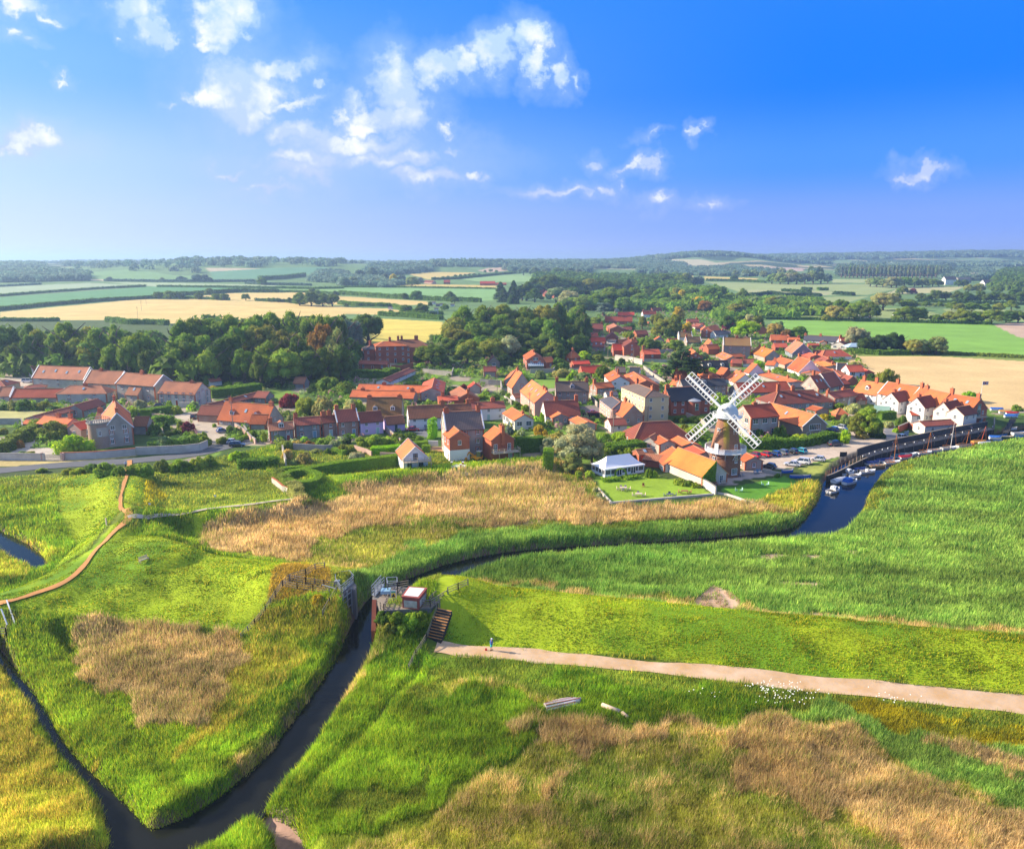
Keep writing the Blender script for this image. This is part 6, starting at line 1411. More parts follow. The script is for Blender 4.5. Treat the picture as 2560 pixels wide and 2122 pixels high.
# topiary
TZ = 2.9
def tpt(x, y): return tuple(Pt('J', x, y, TZ)[:2])
hedge(None, [tpt(640,640), tpt(900,590), tpt(1300,520), tpt(1700,470), tpt(2100,420), tpt(2480,375), tpt(2620,360)], 2.1, TZ, 'l', 'long clipped yew hedge with a sunlit top beside the big lawn', clip=True, dens=1.4, z0=0)
ring = [tpt(660+300*math.cos(a), 755+105*math.sin(a)) for a in [math.pi*2*i/22 for i in range(23)]]
hedge(None, ring, 1.7, TZ, 'l', 'ring shaped clipped topiary hedge with hollow centre', name='topiary', clip=True, dens=1.5, z0=0)
hedge(None, [tpt(300,620), tpt(560,600), tpt(700,585)], 1.2, TZ, 'l', 'notched topiary hedge behind the ring', name='topiary', clip=True, z0=0)
hedge(None, [tpt(430,660), tpt(580,650), tpt(700,640), tpt(820,632)], 1.0, TZ, 'l', 'stepped topiary bar between the notched hedge and the ring', name='topiary', clip=True, z0=0)
hedge(None, [tpt(230,640), tpt(360,760), tpt(470,850)], 2.4, TZ, 'o', 'shaggy brownish topiary hedge left of the ring', name='topiary', clip=False, z0=0)
hedge('J', [(480,1090), (560,1120), (640,1180)], 2.6, 3.2, 't', 'overgrown brown hedge above the wooden steps', z0=0)
hedge('J', [(720,1230), (770,1300)], 2.0, 3.0, 'o', 'tawny overgrown hedge beside the wooden steps', z0=0)
# --- far woods read as masses
def wood(tagk, pts, spacing, h, ck, label, ktri=46, name='distant_wood', world=None):
    pg = np.array(world) if world else gpoly(tagk, *pts)
    x0, y0 = pg.min(0); x1, y1 = pg.max(0)
    n = int((x1-x0)*(y1-y0)/(spacing**2)); n = min(n, 9000); r = np.random.default_rng(n)
    x = r.uniform(x0, x1, n); y = r.uniform(y0, y1, n); k = inpoly(x, y, pg); x, y = x[k], y[k]; n = len(x)
    if not n: return
    z = terr(x, y); hh = h*r.uniform(.7, 1.15, n)*(.8+.4*fbm(x/60, y/60, 3, 2)); rad = spacing*r.uniform(.6, .95, n)
    d = r.normal(0, 1, (n, ktri, 3)); d[:, :, 2] = np.abs(d[:, :, 2]); d /= np.linalg.norm(d, axis=2)[..., None]
    C = np.stack([x, y, z+hh*.35], 1)[:, None]+d*np.stack([rad, rad, hh*.65], 1)[:, None]*r.uniform(.85, 1.05, (n, ktri, 1))
    low = r.random((n, ktri)) < .22; C[..., 2] = np.where(low, z[:, None]+hh[:, None]*.3*r.random((n, ktri)), C[..., 2])
    base = np.array(TC[ck]); tone = (.75+.5*r.random(n))[:, None]*(.8+.4*r.random((n, ktri)))
    cols = base[None, None]*tone[..., None]*np.stack([1+.3*(r.random(n)-.3), np.ones(n), np.ones(n)], 1)[:, None]
    return leafy(name, C.reshape(-1, 3), d.reshape(-1, 3), (rad[:, None]*.36*np.ones((n, ktri))).ravel(), cols.reshape(-1, 3), label, 'wood', kind='stuff')
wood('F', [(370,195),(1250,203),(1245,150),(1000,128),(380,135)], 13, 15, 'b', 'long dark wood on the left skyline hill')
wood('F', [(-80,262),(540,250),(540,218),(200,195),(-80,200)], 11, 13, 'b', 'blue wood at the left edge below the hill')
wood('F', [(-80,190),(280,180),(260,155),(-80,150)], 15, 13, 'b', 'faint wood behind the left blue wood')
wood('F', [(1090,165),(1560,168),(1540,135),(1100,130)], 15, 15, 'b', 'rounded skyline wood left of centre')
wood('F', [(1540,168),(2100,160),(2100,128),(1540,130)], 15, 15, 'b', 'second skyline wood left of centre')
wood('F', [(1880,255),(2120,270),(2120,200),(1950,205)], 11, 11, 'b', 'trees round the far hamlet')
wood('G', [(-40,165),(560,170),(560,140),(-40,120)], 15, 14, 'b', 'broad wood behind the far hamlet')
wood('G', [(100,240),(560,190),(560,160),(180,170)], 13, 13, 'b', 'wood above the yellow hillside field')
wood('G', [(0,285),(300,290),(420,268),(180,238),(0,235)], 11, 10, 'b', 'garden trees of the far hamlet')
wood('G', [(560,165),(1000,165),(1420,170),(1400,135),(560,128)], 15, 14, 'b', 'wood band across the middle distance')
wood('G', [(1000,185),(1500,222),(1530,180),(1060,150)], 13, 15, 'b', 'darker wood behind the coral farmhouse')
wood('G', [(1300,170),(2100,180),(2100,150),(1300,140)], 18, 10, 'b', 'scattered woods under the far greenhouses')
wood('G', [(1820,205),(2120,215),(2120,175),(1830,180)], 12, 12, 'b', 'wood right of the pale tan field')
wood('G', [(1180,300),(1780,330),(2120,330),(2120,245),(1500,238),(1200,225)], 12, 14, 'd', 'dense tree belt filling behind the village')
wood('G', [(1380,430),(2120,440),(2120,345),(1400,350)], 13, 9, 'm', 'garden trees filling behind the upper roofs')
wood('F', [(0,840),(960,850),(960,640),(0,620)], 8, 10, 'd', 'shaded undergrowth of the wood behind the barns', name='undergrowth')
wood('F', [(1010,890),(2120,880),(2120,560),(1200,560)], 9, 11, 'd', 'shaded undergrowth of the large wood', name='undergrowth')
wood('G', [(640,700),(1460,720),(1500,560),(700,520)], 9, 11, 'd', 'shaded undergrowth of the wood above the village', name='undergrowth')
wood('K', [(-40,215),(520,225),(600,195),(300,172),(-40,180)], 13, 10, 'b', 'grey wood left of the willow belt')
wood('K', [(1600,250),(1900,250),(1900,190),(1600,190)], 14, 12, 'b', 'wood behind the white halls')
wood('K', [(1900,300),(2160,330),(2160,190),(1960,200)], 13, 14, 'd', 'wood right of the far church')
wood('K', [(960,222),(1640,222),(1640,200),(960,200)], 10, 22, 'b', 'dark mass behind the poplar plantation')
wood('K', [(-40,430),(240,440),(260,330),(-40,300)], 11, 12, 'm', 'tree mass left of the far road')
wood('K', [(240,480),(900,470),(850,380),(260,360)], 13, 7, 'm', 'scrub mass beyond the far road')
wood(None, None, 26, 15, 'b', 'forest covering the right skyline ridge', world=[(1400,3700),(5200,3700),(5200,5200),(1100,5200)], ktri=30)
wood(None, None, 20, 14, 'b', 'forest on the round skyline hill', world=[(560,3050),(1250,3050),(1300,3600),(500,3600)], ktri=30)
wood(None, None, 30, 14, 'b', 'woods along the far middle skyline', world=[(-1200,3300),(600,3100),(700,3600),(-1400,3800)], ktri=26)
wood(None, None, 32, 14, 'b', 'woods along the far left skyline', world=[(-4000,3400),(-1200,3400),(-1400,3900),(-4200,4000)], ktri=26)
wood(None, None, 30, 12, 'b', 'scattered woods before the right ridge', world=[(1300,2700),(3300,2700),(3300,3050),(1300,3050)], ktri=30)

def scrub():
    pg = gpoly('W', (0,985),(540,985),(620,960),(880,930),(1150,900),(1420,800),(1700,760),(1850,800),(2100,850),(2180,940),(2130,1010),(1900,1120),(1700,1150),(1500,1160),(1250,1100),(700,1115),(560,1100),(300,1120),(0,1130))
    r = np.random.default_rng(5); x0, y0 = pg.min(0); x1, y1 = pg.max(0); n = 42000; x = r.uniform(x0, x1, n); y = r.uniform(y0, y1, n); k = inpoly(x, y, pg)
    k &= (fbm(x/14, y/14, 91, 3)+.25*fbm(x/3, y/3, 92, 2) > .60)
    for (hx, hy, L, w, a, rh) in ALLH:
        dx, dy = x-hx, y-hy; u = dx*math.cos(a)+dy*math.sin(a); v = -dx*math.sin(a)+dy*math.cos(a); k &= ~((np.abs(u) < L/2+.9) & (np.abs(v) < w/2+.9))
    for (q, col) in VILL[1:]:
        k &= ~inpoly(x, y, gpoly(q[0], *q[1:]))
    x, y = x[k], y[k]; n = len(x); K = 34; z = terr(x, y); h = r.uniform(.5, 2.3, n)*(.6+.8*fbm(x/6, y/6, 95, 2)); rad = h*r.uniform(.5, .9, n)
    d = r.normal(0, 1, (n, K, 3)); d[:, :, 2] = np.abs(d[:, :, 2]); d /= np.linalg.norm(d, axis=2)[..., None]
    C = np.stack([x, y, z], 1)[:, None]+d*np.stack([rad, rad, h], 1)[:, None]*r.uniform(.7, 1.05, (n, K, 1))
    pal = np.array([TC[c] for c in 'dmmlolgtoLwmd']+[(.5,.3,.3)]); base = pal[r.integers(0, len(pal), n)]
    cols = base[:, None]*r.uniform(.6, 1.35, (n, K, 1)); print('scrub', n)
    leafy('garden_shrubs', C.reshape(-1, 3), d.reshape(-1, 3), (rad[:, None]*.30*r.uniform(.7, 1.3, (n, K))).ravel(), cols.reshape(-1, 3), 'mixed shrubs and borders filling the village gardens', 'shrubs', kind='stuff')
scrub()
# ------------------------------------------------------------------ windmill
def windmill():
    f = P(1820, 1195); b = np.array([f[0], f[1]+3.8, 0.0])
    root = empty('windmill', tuple(b)); tag(root, 'brick tower windmill with four white lattice sails and a white gallery', 'windmill')
    m, nt, bs = _nt('tower_brick')
    n1 = _noise(nt, 3.0, 5, .7); n2 = _noise(nt, 1.2, 4, .6, vec_scale=(1, 1, .25))
    tc = nt.nodes.new('ShaderNodeTexCoord'); sx = nt.nodes.new('ShaderNodeSeparateXYZ'); nt.links.new(tc.outputs['Object'], sx.inputs[0])
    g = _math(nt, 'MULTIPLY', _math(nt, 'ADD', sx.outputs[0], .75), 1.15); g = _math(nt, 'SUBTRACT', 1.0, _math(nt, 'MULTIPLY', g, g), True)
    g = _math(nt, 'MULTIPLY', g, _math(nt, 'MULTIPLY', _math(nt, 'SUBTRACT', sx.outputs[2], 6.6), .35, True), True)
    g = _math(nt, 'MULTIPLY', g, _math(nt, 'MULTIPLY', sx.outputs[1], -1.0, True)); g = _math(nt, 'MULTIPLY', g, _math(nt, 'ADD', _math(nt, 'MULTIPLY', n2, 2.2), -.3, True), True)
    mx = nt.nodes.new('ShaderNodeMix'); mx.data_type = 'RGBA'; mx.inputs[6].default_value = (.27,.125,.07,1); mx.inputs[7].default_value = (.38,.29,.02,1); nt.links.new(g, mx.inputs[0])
    k = _math(nt, 'ADD', _math(nt, 'MULTIPLY', _math(nt, 'SUBTRACT', n1, .5), 1.3), 1.0)
    nt.links.new(_mul(nt, mx.outputs[2], k), bs.inputs['Base Color']); bs.inputs['Roughness'].default_value = .9
    t = MB(); prof = [(4.05,-.6),(4.0,0),(3.8,6.3),(3.25,9.5),(2.7,12.6),(2.3,14.8)]; t.lathe(prof, 40)
    tw = t.build('tower', [m], root, True)
    def rad(z): return float(np.interp(z, [p[1] for p in prof], [p[0] for p in prof]))
    def onw(z, deg, w, h, mull=(1, 2)):
        a = math.radians(-90+deg); r = rad(z+h/2)-.02; r = min(rad(z), rad(z+h))+.08
        window(root, (math.cos(a)*r, math.sin(a)*r, z), a+math.pi/2, w, h, mull)
    onw(11.2, 32, 1.0, 1.25); onw(7.4, 30, .95, 1.15); onw(3.9, 28, .85, 1.9, (1, 3)); onw(.9, 22, 1.7, 1.6, (3, 3)); onw(11.0, -58, 1.0, 1.4); onw(3.8, -60, .9, 1.4)
    a = R(-90-52); door(root, (math.cos(a)*3.75, math.sin(a)*3.75, 6.5), a+math.pi/2, m=trim)
    g = MB(); g.lathe([(3.5, 6.25), (5.15, 6.25), (5.15, 6.4), (3.5, 6.4)], 40); gallery = g.build('gallery', [trim], root)
    r = MB(); n = 20
    for i in range(n):
        a0, a1 = 6.2832*i/n, 6.2832*(i+1)/n; p0, p1 = (5.1*math.cos(a0), 5.1*math.sin(a0)), (5.1*math.cos(a1), 5.1*math.sin(a1))
        r.bar((*p0, 6.4), (*p0, 7.6), .09); r.bar((*p0, 7.58), (*p1, 7.58), .10, .07)
        r.bar((*p0, 6.78), (*p1, 6.78), .04, .62); r.bar((*p0, 7.3), (*p1, 7.3), .05, .22)
    r.build('railing', [mat('gallery_white', (.74,.75,.78), (.66,.66,.70), var=.08)], gallery)
    for i in range(12):
        a = 6.2832*(i+.5)/12; s = MB(); s.bar((4.9*math.cos(a), 4.9*math.sin(a), 6.25), (3.7*math.cos(a), 3.7*math.sin(a), 4.4), .13); s.build('strut', [trim], gallery)
    c = MB(); c.lathe([(2.2,14.75),(2.75,14.8),(2.75,15.35),(2.65,15.4),(2.7,16.0),(2.5,16.9),(2.0,17.7),(1.25,18.2),(.5,18.55),(0,18.65)], 28)
    cap = c.build('cap', [mat('cap_paint', (.66,.70,.70), (.52,.57,.57), var=.15)], root, True)
    cg = MB(); cg.lathe([(2.7,15.1),(3.7,15.1),(3.7,15.2),(2.7,15.2)], 28)
    for i in range(20):
        a0, a1 = 6.2832*i/20, 6.2832*(i+1)/20
        for z in (15.65, 16.1): cg.bar((3.65*math.cos(a0), 3.65*math.sin(a0), z), (3.65*math.cos(a1), 3.65*math.sin(a1), z), .06)
        cg.bar((3.65*math.cos(a0), 3.65*math.sin(a0), 15.2), (3.65*math.cos(a0), 3.65*math.sin(a0), 16.1), .07)
    cg.build('cap_gallery', [trim], cap)
    # sails: plane faces the marsh, turned slightly to the left
    fd = Vector((-.62, -1, .0)).normalized(); side = Vector((0, 0, 1)).cross(fd).normalized()*-1; up = Vector((0, 0, 1))
    hub = fd*4.1+Vector((0, 0, 17.7))
    h = MB(); h.tube(hub-fd*3.5, hub+fd*.6, .42, .34, 12); h.tube(hub+fd*.55, hub+fd*.75, .22, .12, 10, 1); hb = h.build('windshaft', [trim, black], root)
    for k in range(4):
        an = R([39.5, 133, 221, 313][k]); d = side*math.cos(an)*-1*-1+up*math.sin(an); v = side*-math.sin(an)+up*math.cos(an)
        s = MB(); o = hub+fd*.25; pt = lambda r_, w_: o+d*r_+v*w_
        s.bar(pt(.1, 0), pt(11.25, 0), .46, .30) if False else None
        # stock tapering outward, a broad leading board beside it
        for (r0, r1, w0) in ((.1, 4, .62), (4, 12.2, .56)):
            a_, b_ = pt(r0, 0), pt(r1, 0); q = v*w0/2; e = fd*.16; s.hexa([a_-q-e, a_+q-e, b_+q-e, b_-q-e, a_-q+e, a_+q+e, b_+q+e, b_-q+e])
        for w_ in (-1.15, 1.45):
            a_, b_ = pt(2.9, w_), pt(12.1, w_); q = v*.075; e = fd*.06; s.hexa([a_-q-e, a_+q-e, b_+q-e, b_-q-e, a_-q+e, a_+q+e, b_+q+e, b_-q+e])
        for i in range(11):
            r_ = 2.9+(12.05-2.9)*i/10; a_, b_ = pt(r_, -1.2), pt(r_, 1.5); q = d*.075; e = fd*.06; s.hexa([a_-q-e, b_-q-e, b_+q-e, a_+q-e, a_-q+e, b_-q+e, b_+q+e, a_+q+e])
        s.build('sail', [trim], root)
    # fantail behind the cap
    ft = -fd; fc = ft*5.0+Vector((0, 0, 19.3)); sd = side
    fr = MB()
    for s_ in (-1, 1):
        fr.bar(ft*1.6+sd*s_*.9+Vector((0, 0, 15.4)), fc+sd*s_*.35, .2); fr.bar(ft*3.9+sd*s_*.9+Vector((0, 0, 15.2)), fc+sd*s_*.35, .16); fr.bar(ft*1.4+sd*s_*.9+Vector((0,0,15.3)), ft*4.1+sd*s_*.9+Vector((0,0,15.2)), .2)
    fm = fr.build('fan_frame', [trim], root); fb = MB()
    for i in range(8):
        a = i*math.pi/4; dv = ft*math.cos(a)+up*math.sin(a); q = (ft*-math.sin(a)+up*math.cos(a))*.32+sd*.12
        a_, b_ = fc+dv*.25, fc+dv*1.9; fb.hexa([a_-q*.5-sd*.03, a_+q*.5-sd*.03, b_+q-sd*.03, b_-q-sd*.03, a_-q*.5+sd*.03, a_+q*.5+sd*.03, b_+q+sd*.03, b_-q+sd*.03])
    fb.build('fan', [trim], root)
    for (x, z, hh) in ((-.5, 18.2, 2.0),): pass
windmill()
# ivy on the mill cottage gable
def ivy(hb, label, gable=+1, frac=(-1.0, .15), n=2600, nm='ivy'):
    r = np.random.default_rng(n); i = hb[1]; hx, hy, he, rh = i['hx'], i['hy'], i['he'], i['rh']
    y = r.uniform(frac[0]*hy, frac[1]*hy, n); top = he+(rh-he)*(1-np.abs(y)/hy)+.3; z = r.uniform(0, 1, n)**.8*top
    x = gable*(hx+.15+.35*fbm(y, z, 3, 3)); loc = np.column_stack([x, y, z]); c, s = math.cos(i['ang']), math.sin(i['ang'])
    W = np.column_stack([loc[:, 0]*c-loc[:, 1]*s+i['c'][0], loc[:, 0]*s+loc[:, 1]*c+i['c'][1], loc[:, 2]+i['g0']])
    N = np.tile(np.array([c*gable, s*gable, .3]), (n, 1)); col = np.array(TC['l'])[None]*r.uniform(.6, 1.3, (n, 1))
    leafy(nm, W, N, .17*r.uniform(.7, 1.3, n), col, label, 'ivy')
_i = HB['ivy'][1]; _e = [np.array([_i['hx']*g, 0]) for g in (-1, 1)]
def near_gable(i):
    best = None
    for g in (-1, 1):
        wx = i['c'][0]+math.cos(i['ang'])*i['hx']*g; wy = i['c'][1]+math.sin(i['ang'])*i['hx']*g
        if best is None or math.hypot(wx, wy) < best[1]: best = (g, math.hypot(wx, wy))
    return best[0]
def left_sign(i, g):    # sign of local y that lies to the left in the picture on gable g
    px_, py_ = -math.sin(i['ang']), math.cos(i['ang']); return 1 if px_ < 0 else -1
_g = near_gable(_i); _l = left_sign(_i, _g)
ivy(HB['ivy'], 'green ivy climbing the end gable of the orange mill cottage', _g, (0.0, 1.02) if _l > 0 else (-1.02, 0.0))
def gwin(key, lst, fr=None):      # windows on the near gable: (offset to the right, z, w, h, mullions)
    root, i = HB[key]; g = near_gable(i); l = left_sign(i, g)
    for (o, z, w, h, mu) in lst: window(root, (g*(i['hx']), -l*o, z), math.pi/2 if g > 0 else -math.pi/2, w, h, mu, fr)
gwin('ivy', [(1.9, .3, 1.1, 1.9, (1, 3))])
gwin('tower', [(-1.5, HB['tower'][1]['he']-.3, 1.2, 1.2, (1, 2)), (1.6, HB['tower'][1]['he']-.3, 1.2, 1.2, (1, 2)), (-2.0, 2.4, .8, .5, (1, 1)), (2.0, 2.6, .8, .5, (1, 1))])
def balcony(key, z, dep, wid, label_unused, y0=0, posts=True, solid=False, nm='balcony'):
    root, i = HB[key]; g = near_gable(i); l = left_sign(i, g); b = MB(); x0 = g*i['hx']; x1 = g*(i['hx']+dep); lo, hi = min(x0, x1), max(x0, x1)
    ya, yb = -l*y0-wid/2, -l*y0+wid/2; m = palewood if not solid else trim
    b.box(lo, hi, ya, yb, z-.18, z); n = max(2, int(wid/1.5))
    for k in range(n+1):
        y = ya+(yb-ya)*k/n; b.box(x1-g*.02-.07, x1-g*.02+.07, y-.07, y+.07, -.4 if posts and k % 2 == 0 else z, z+1.15)
    for y in (ya, yb): b.box(lo+(dep*.4), lo+(dep*.4)+.12, y-.06, y+.06, z, z+1.1)
    for zz in (.55, 1.0):
        b.box(x1-.04, x1+.04, ya, yb, z+zz, z+zz+.08)
        for y in (ya, yb): b.box(lo, hi, y-.04, y+.04, z+zz, z+zz+.08)
    b.build(nm, [m], root)
_b = HB['balc'][1]; z2 = _b['he']*.46
balcony('balc', z2, 2.4, _b['w']+1.0, '', .4)
gwin('balc', [(-2.1, z2+.02, 1.0, 2.0, (1, 3)), (1.9, z2+.02, 1.0, 2.0, (1, 3))])
_r, _i = HB['balc']; _g = near_gable(_i); c_ = MB(); x0 = _g*_i['hx']; c_.box(min(x0, x0+_g*.5), max(x0, x0+_g*.5), -.45, .45, _i['he']*.75, _i['rh']+1.6); c_.box(min(x0, x0+_g*.5)-.06, max(x0, x0+_g*.5)+.06, -.52, .52, _i['rh']+1.35, _i['rh']+1.5); c_.tube((x0+_g*.25, 0, _i['rh']+1.6), (x0+_g*.25, 0, _i['rh']+2.3), .16, .13, 8, 1); c_.build('chimney', [brickc, pot], _r)
door(_r, (x0, -left_sign(_i, _g)*2.2, 0), math.pi/2 if _g > 0 else -math.pi/2, m=doorb)
_s = HB['studio'][1]; z1 = max(1.9, _s['he']*.75)
balcony('studio', z1, 1.8, _s['w']+.6, '', .2); gwin('studio', [(0, z1+.02, 1.3, 1.9, (2, 1)), (-1.6, .05, 1.3, 1.6, (1, 1)), (1.4, .05, 1.3, 1.6, (1, 1))], doorb)
gwin('grey', [(.3, HB['grey'][1]['he']-.2, 1.0, 1.6, (1, 2))])
gwin('cons', [(0, HB['cons'][1]['he']-.2, 2.6, 1.6, (3, 1)), (-1.5, 2.6, .8, 1.0, (1, 2)), (1.6, 2.6, .8, 1.0, (1, 2))])
_c = HB['cons']; _g = near_gable(_c[1]); cv = MB(); x0 = _g*_c[1]['hx']; x1 = x0+_g*3.0; hy = _c[1]['hy']-.6
cv.box(min(x0, x1), max(x0, x1), -hy, hy, 0, 1.9, 0); cv.face([(x1, -hy, 1.95), (x1, hy, 1.95), (x0, hy, 3.0), (x0, -hy, 3.0)], 1)
for k in range(9): y = -hy+2*hy*k/8; cv.bar((x1, y, 2.0), (x0, y, 3.06), .14, .08, 2)
cv.build('conservatory', [glass, glassb, trim], _c[0])
# boat barn gable glazing, quay gable glazing and balconies
_i = HB['boatb'][1]; gwin('boatb', [(0, _i['he']*.62, 4.2, 1.9, (5, 1)), (2.6, .2, 1.2, 1.9, (1, 2)), (-2.2, .6, 1.4, 1.2, (2, 1))])
_i = HB['quay'][1]; _rt, _ = HB['quay']
def endgable(i, right=True):
    c, s = math.cos(i['ang']), math.sin(i['ang']); return 1 if (c > 0) == right else -1
_g = endgable(_i); 
for (o, z, w, h, mu) in ((0, .6*_i['he'], 2.0, 2.2, (3, 1)), (0, _i['he']+.3, 1.6, 1.5, (2, 1)), (-1.4, .5, 1.2, 1.3, (1, 2)), (1.6, .5, 1.2, 1.3, (1, 2))):
    window(_rt, (_g*_i['hx'], o, z), math.pi/2 if _g > 0 else -math.pi/2, w, h, mu, doorg)
bb = MB(); x0 = _g*_i['hx']; z = .58*_i['he']
bb.box(min(x0, x0+_g*1.6), max(x0, x0+_g*1.6), -2.6, 2.6, z-.15, z)
for k in range(8): y = -2.6+5.2*k/7; bb.box(x0+_g*1.55-.04, x0+_g*1.55+.04, y-.04, y+.04, z, z+1.1)
bb.box(x0+_g*1.55-.04, x0+_g*1.55+.04, -2.6, 2.6, z+1.05, z+1.12); bb.build('balcony', [palewood], _rt)
# round tower beside the steep flint house
def round_tower():
    b = Pt('A', 785, 862); ppm = F/(b[1]*cp+HC*sp); rad = (870-700)/3.281/2/ppm; b[1] += rad; h = hgt_at(b, px('A', 0, 632)[1])
    root = empty('round_tower', tuple(b)); tag(root, 'round brick and flint tower with railed flat top next to the steep flint house', 'tower')
    t = MB(); t.lathe([(rad, -.5), (rad, h*.25), (rad, h)], 32, 0); t.lathe([(rad+.03, h*.45), (rad+.03, h*.8)], 32, 1, a0=R(-75), a1=R(15)); t.build('wall', [mat('tower_pink_brick', (.42,.25,.18), (.34,.26,.22), var=.3), flint], root, True)
    c = MB(); c.lathe([(rad, h-.5), (rad+.25, h-.35), (rad+.25, h-.05), (rad+.1, h), (0, h+.02)], 32); c.build('cornice', [stone], root)
    p = MB()
    for i in range(32):
        a = 6.2832*i/32; a1 = 6.2832*(i+1)/32; r_ = rad+.1; p.bar((r_*math.cos(a), r_*math.sin(a), h), (r_*math.cos(a), r_*math.sin(a), h+.75), .12); p.bar((r_*math.cos(a), r_*math.sin(a), h+.78), (r_*math.cos(a1), r_*math.sin(a1), h+.78), .2, .14)
    p.build('parapet', [stone], root)
    for deg, z in ((-60, h*.5), (-150, h*.55)):
        a = R(deg); window(root, (math.cos(a)*(rad+.06), math.sin(a)*(rad+.06), z), a+math.pi/2, .8, 1.4, (1, 3))
    a = R(-125); door(root, (math.cos(a)*(rad+.05), math.sin(a)*(rad+.05), 0), a+math.pi/2, m=redp)
round_tower()
def bow():      # semicircular brick bay with pale roof on the long brick house
    root, i = HB['bow']; b = MB(); s = i['cams']; a0, a1 = (R(180), R(360)) if s < 0 else (0, R(180)); h = i['he']*.95; x = i['hx']*.15
    b.lathe([(2.4, -.3), (2.4, h)], 20, 0, (x, s*i['hy']), a0, a1); b.lathe([(2.6, h), (2.6, h+.1), (.05, h+1.0)], 20, 1, (x, s*i['hy']), a0, a1); bay = b.build('bay', [brick, lead], root)
    window(bay, (x, s*(i['hy']+2.42), h*.4), 0 if s < 0 else math.pi, 1.3, 2.4, (1, 4), doorg)
bow()
def church_tower():
    b = Gt('K', 1792, 242); h = hgt_at(b, px('K', 0, 205)[1])-b[2]; root = empty('church_tower', tuple(b)); tag(root, 'square stone church tower rising beside the far white hall', 'tower')
    t = MB(); t.box(-5, 5, -5, 5, -2, h)
    for sx in (-1, 1):
        for sy in (-1, 1): t.box(sx*4.3-.8, sx*4.3+.8, sy*4.3-.8, sy*4.3+.8, h, h+1.8)
    t.build('wall', [stone], root); w = MB(); w.box(-1.2, 1.2, -5.06, -5, h*.55, h*.8); w.build('window', [black], root)
church_tower()
# ------------------------------------------------------------------ marquee
def marquee():
    FL, FC, FR = Pt('T', 133, 325), Pt('T', 238, 376), Pt('T', 553, 332)
    u = FR-FC; L = np.linalg.norm(u); u /= L; v = np.array([-u[1], u[0], 0]); W = min(max(abs(np.dot(FL-FC, v)), 5), 9); ang = math.atan2(u[1], u[0])
    root = empty('marquee', tuple(FC), ang); tag(root, 'white wedding marquee with clear side windows on the mill lawn', 'marquee')
    cloth = mat('marquee_cloth', (.85,.86,.90), (.80,.81,.86), var=.05, scale=.4); e = 2.3; t = 4.7; ri = W*.42
    r = MB(); n = 6
    def rim(k, f):      # concave profile
        z = e+(t-e)*(f**1.5); x0 = -.25+ri*f+.0; x1 = L+.25-ri*f; y0 = -.25+(W/2+.25)*f; y1 = W+.25-(W/2+.25)*f; return [(x0, y0, z), (x1, y0, z), (x1, y1, z), (x0, y1, z)]
    rings = [rim(0, i/n) for i in range(n+1)]
    for i in range(n):
        a, b = rings[i], rings[i+1]
        for k in range(4): r.face([a[k], a[(k+1) % 4], b[(k+1) % 4], b[k]])
    r.box(-.25, L+.25, -.28, -.22, e-.3, e+.02); r.box(-.28, -.22, -.25, W+.25, e-.3, e+.02); r.box(L+.22, L+.28, -.25, W+.25, e-.3, e+.02)
    r.build('roof', [cloth], root)
    w = MB(); w.box(.05, L-.05, .05, W-.05, .0, .75, 0); w.box(.05, L-.05, .05, W-.05, .75, 2.2, 1)
    for i in range(8):
        x = L*i/7; w.box(x-.09, x+.09, -.06, .06, 0, e, 0); w.box(x-.09, x+.09, W-.06, W+.06, 0, e, 0)
    for i in range(5): y = W*i/4; w.box(-.06, .06, y-.09, y+.09, 0, e, 0); w.box(L-.06, L+.06, y-.09, y+.09, 0, e, 0)
    w.box(0, L, -.04, .04, 2.0, e, 0); w.box(-.04, .04, 0, W, 2.0, e, 0)
    w.build('wall', [cloth, plain('clear_panel', (.10,.11,.12), .15, .6)], root)
    for x in (L*.36, L*.72): d = MB(); d.box(x-.75, x+.75, -.1, -.03, 0, 2.1, 0); d.box(x-.6, x-.1, -.12, -.1, .3, 1.9, 1); d.box(x+.1, x+.6, -.12, -.1, .3, 1.9, 1); d.build('door', [cloth, glass], root)
marquee()
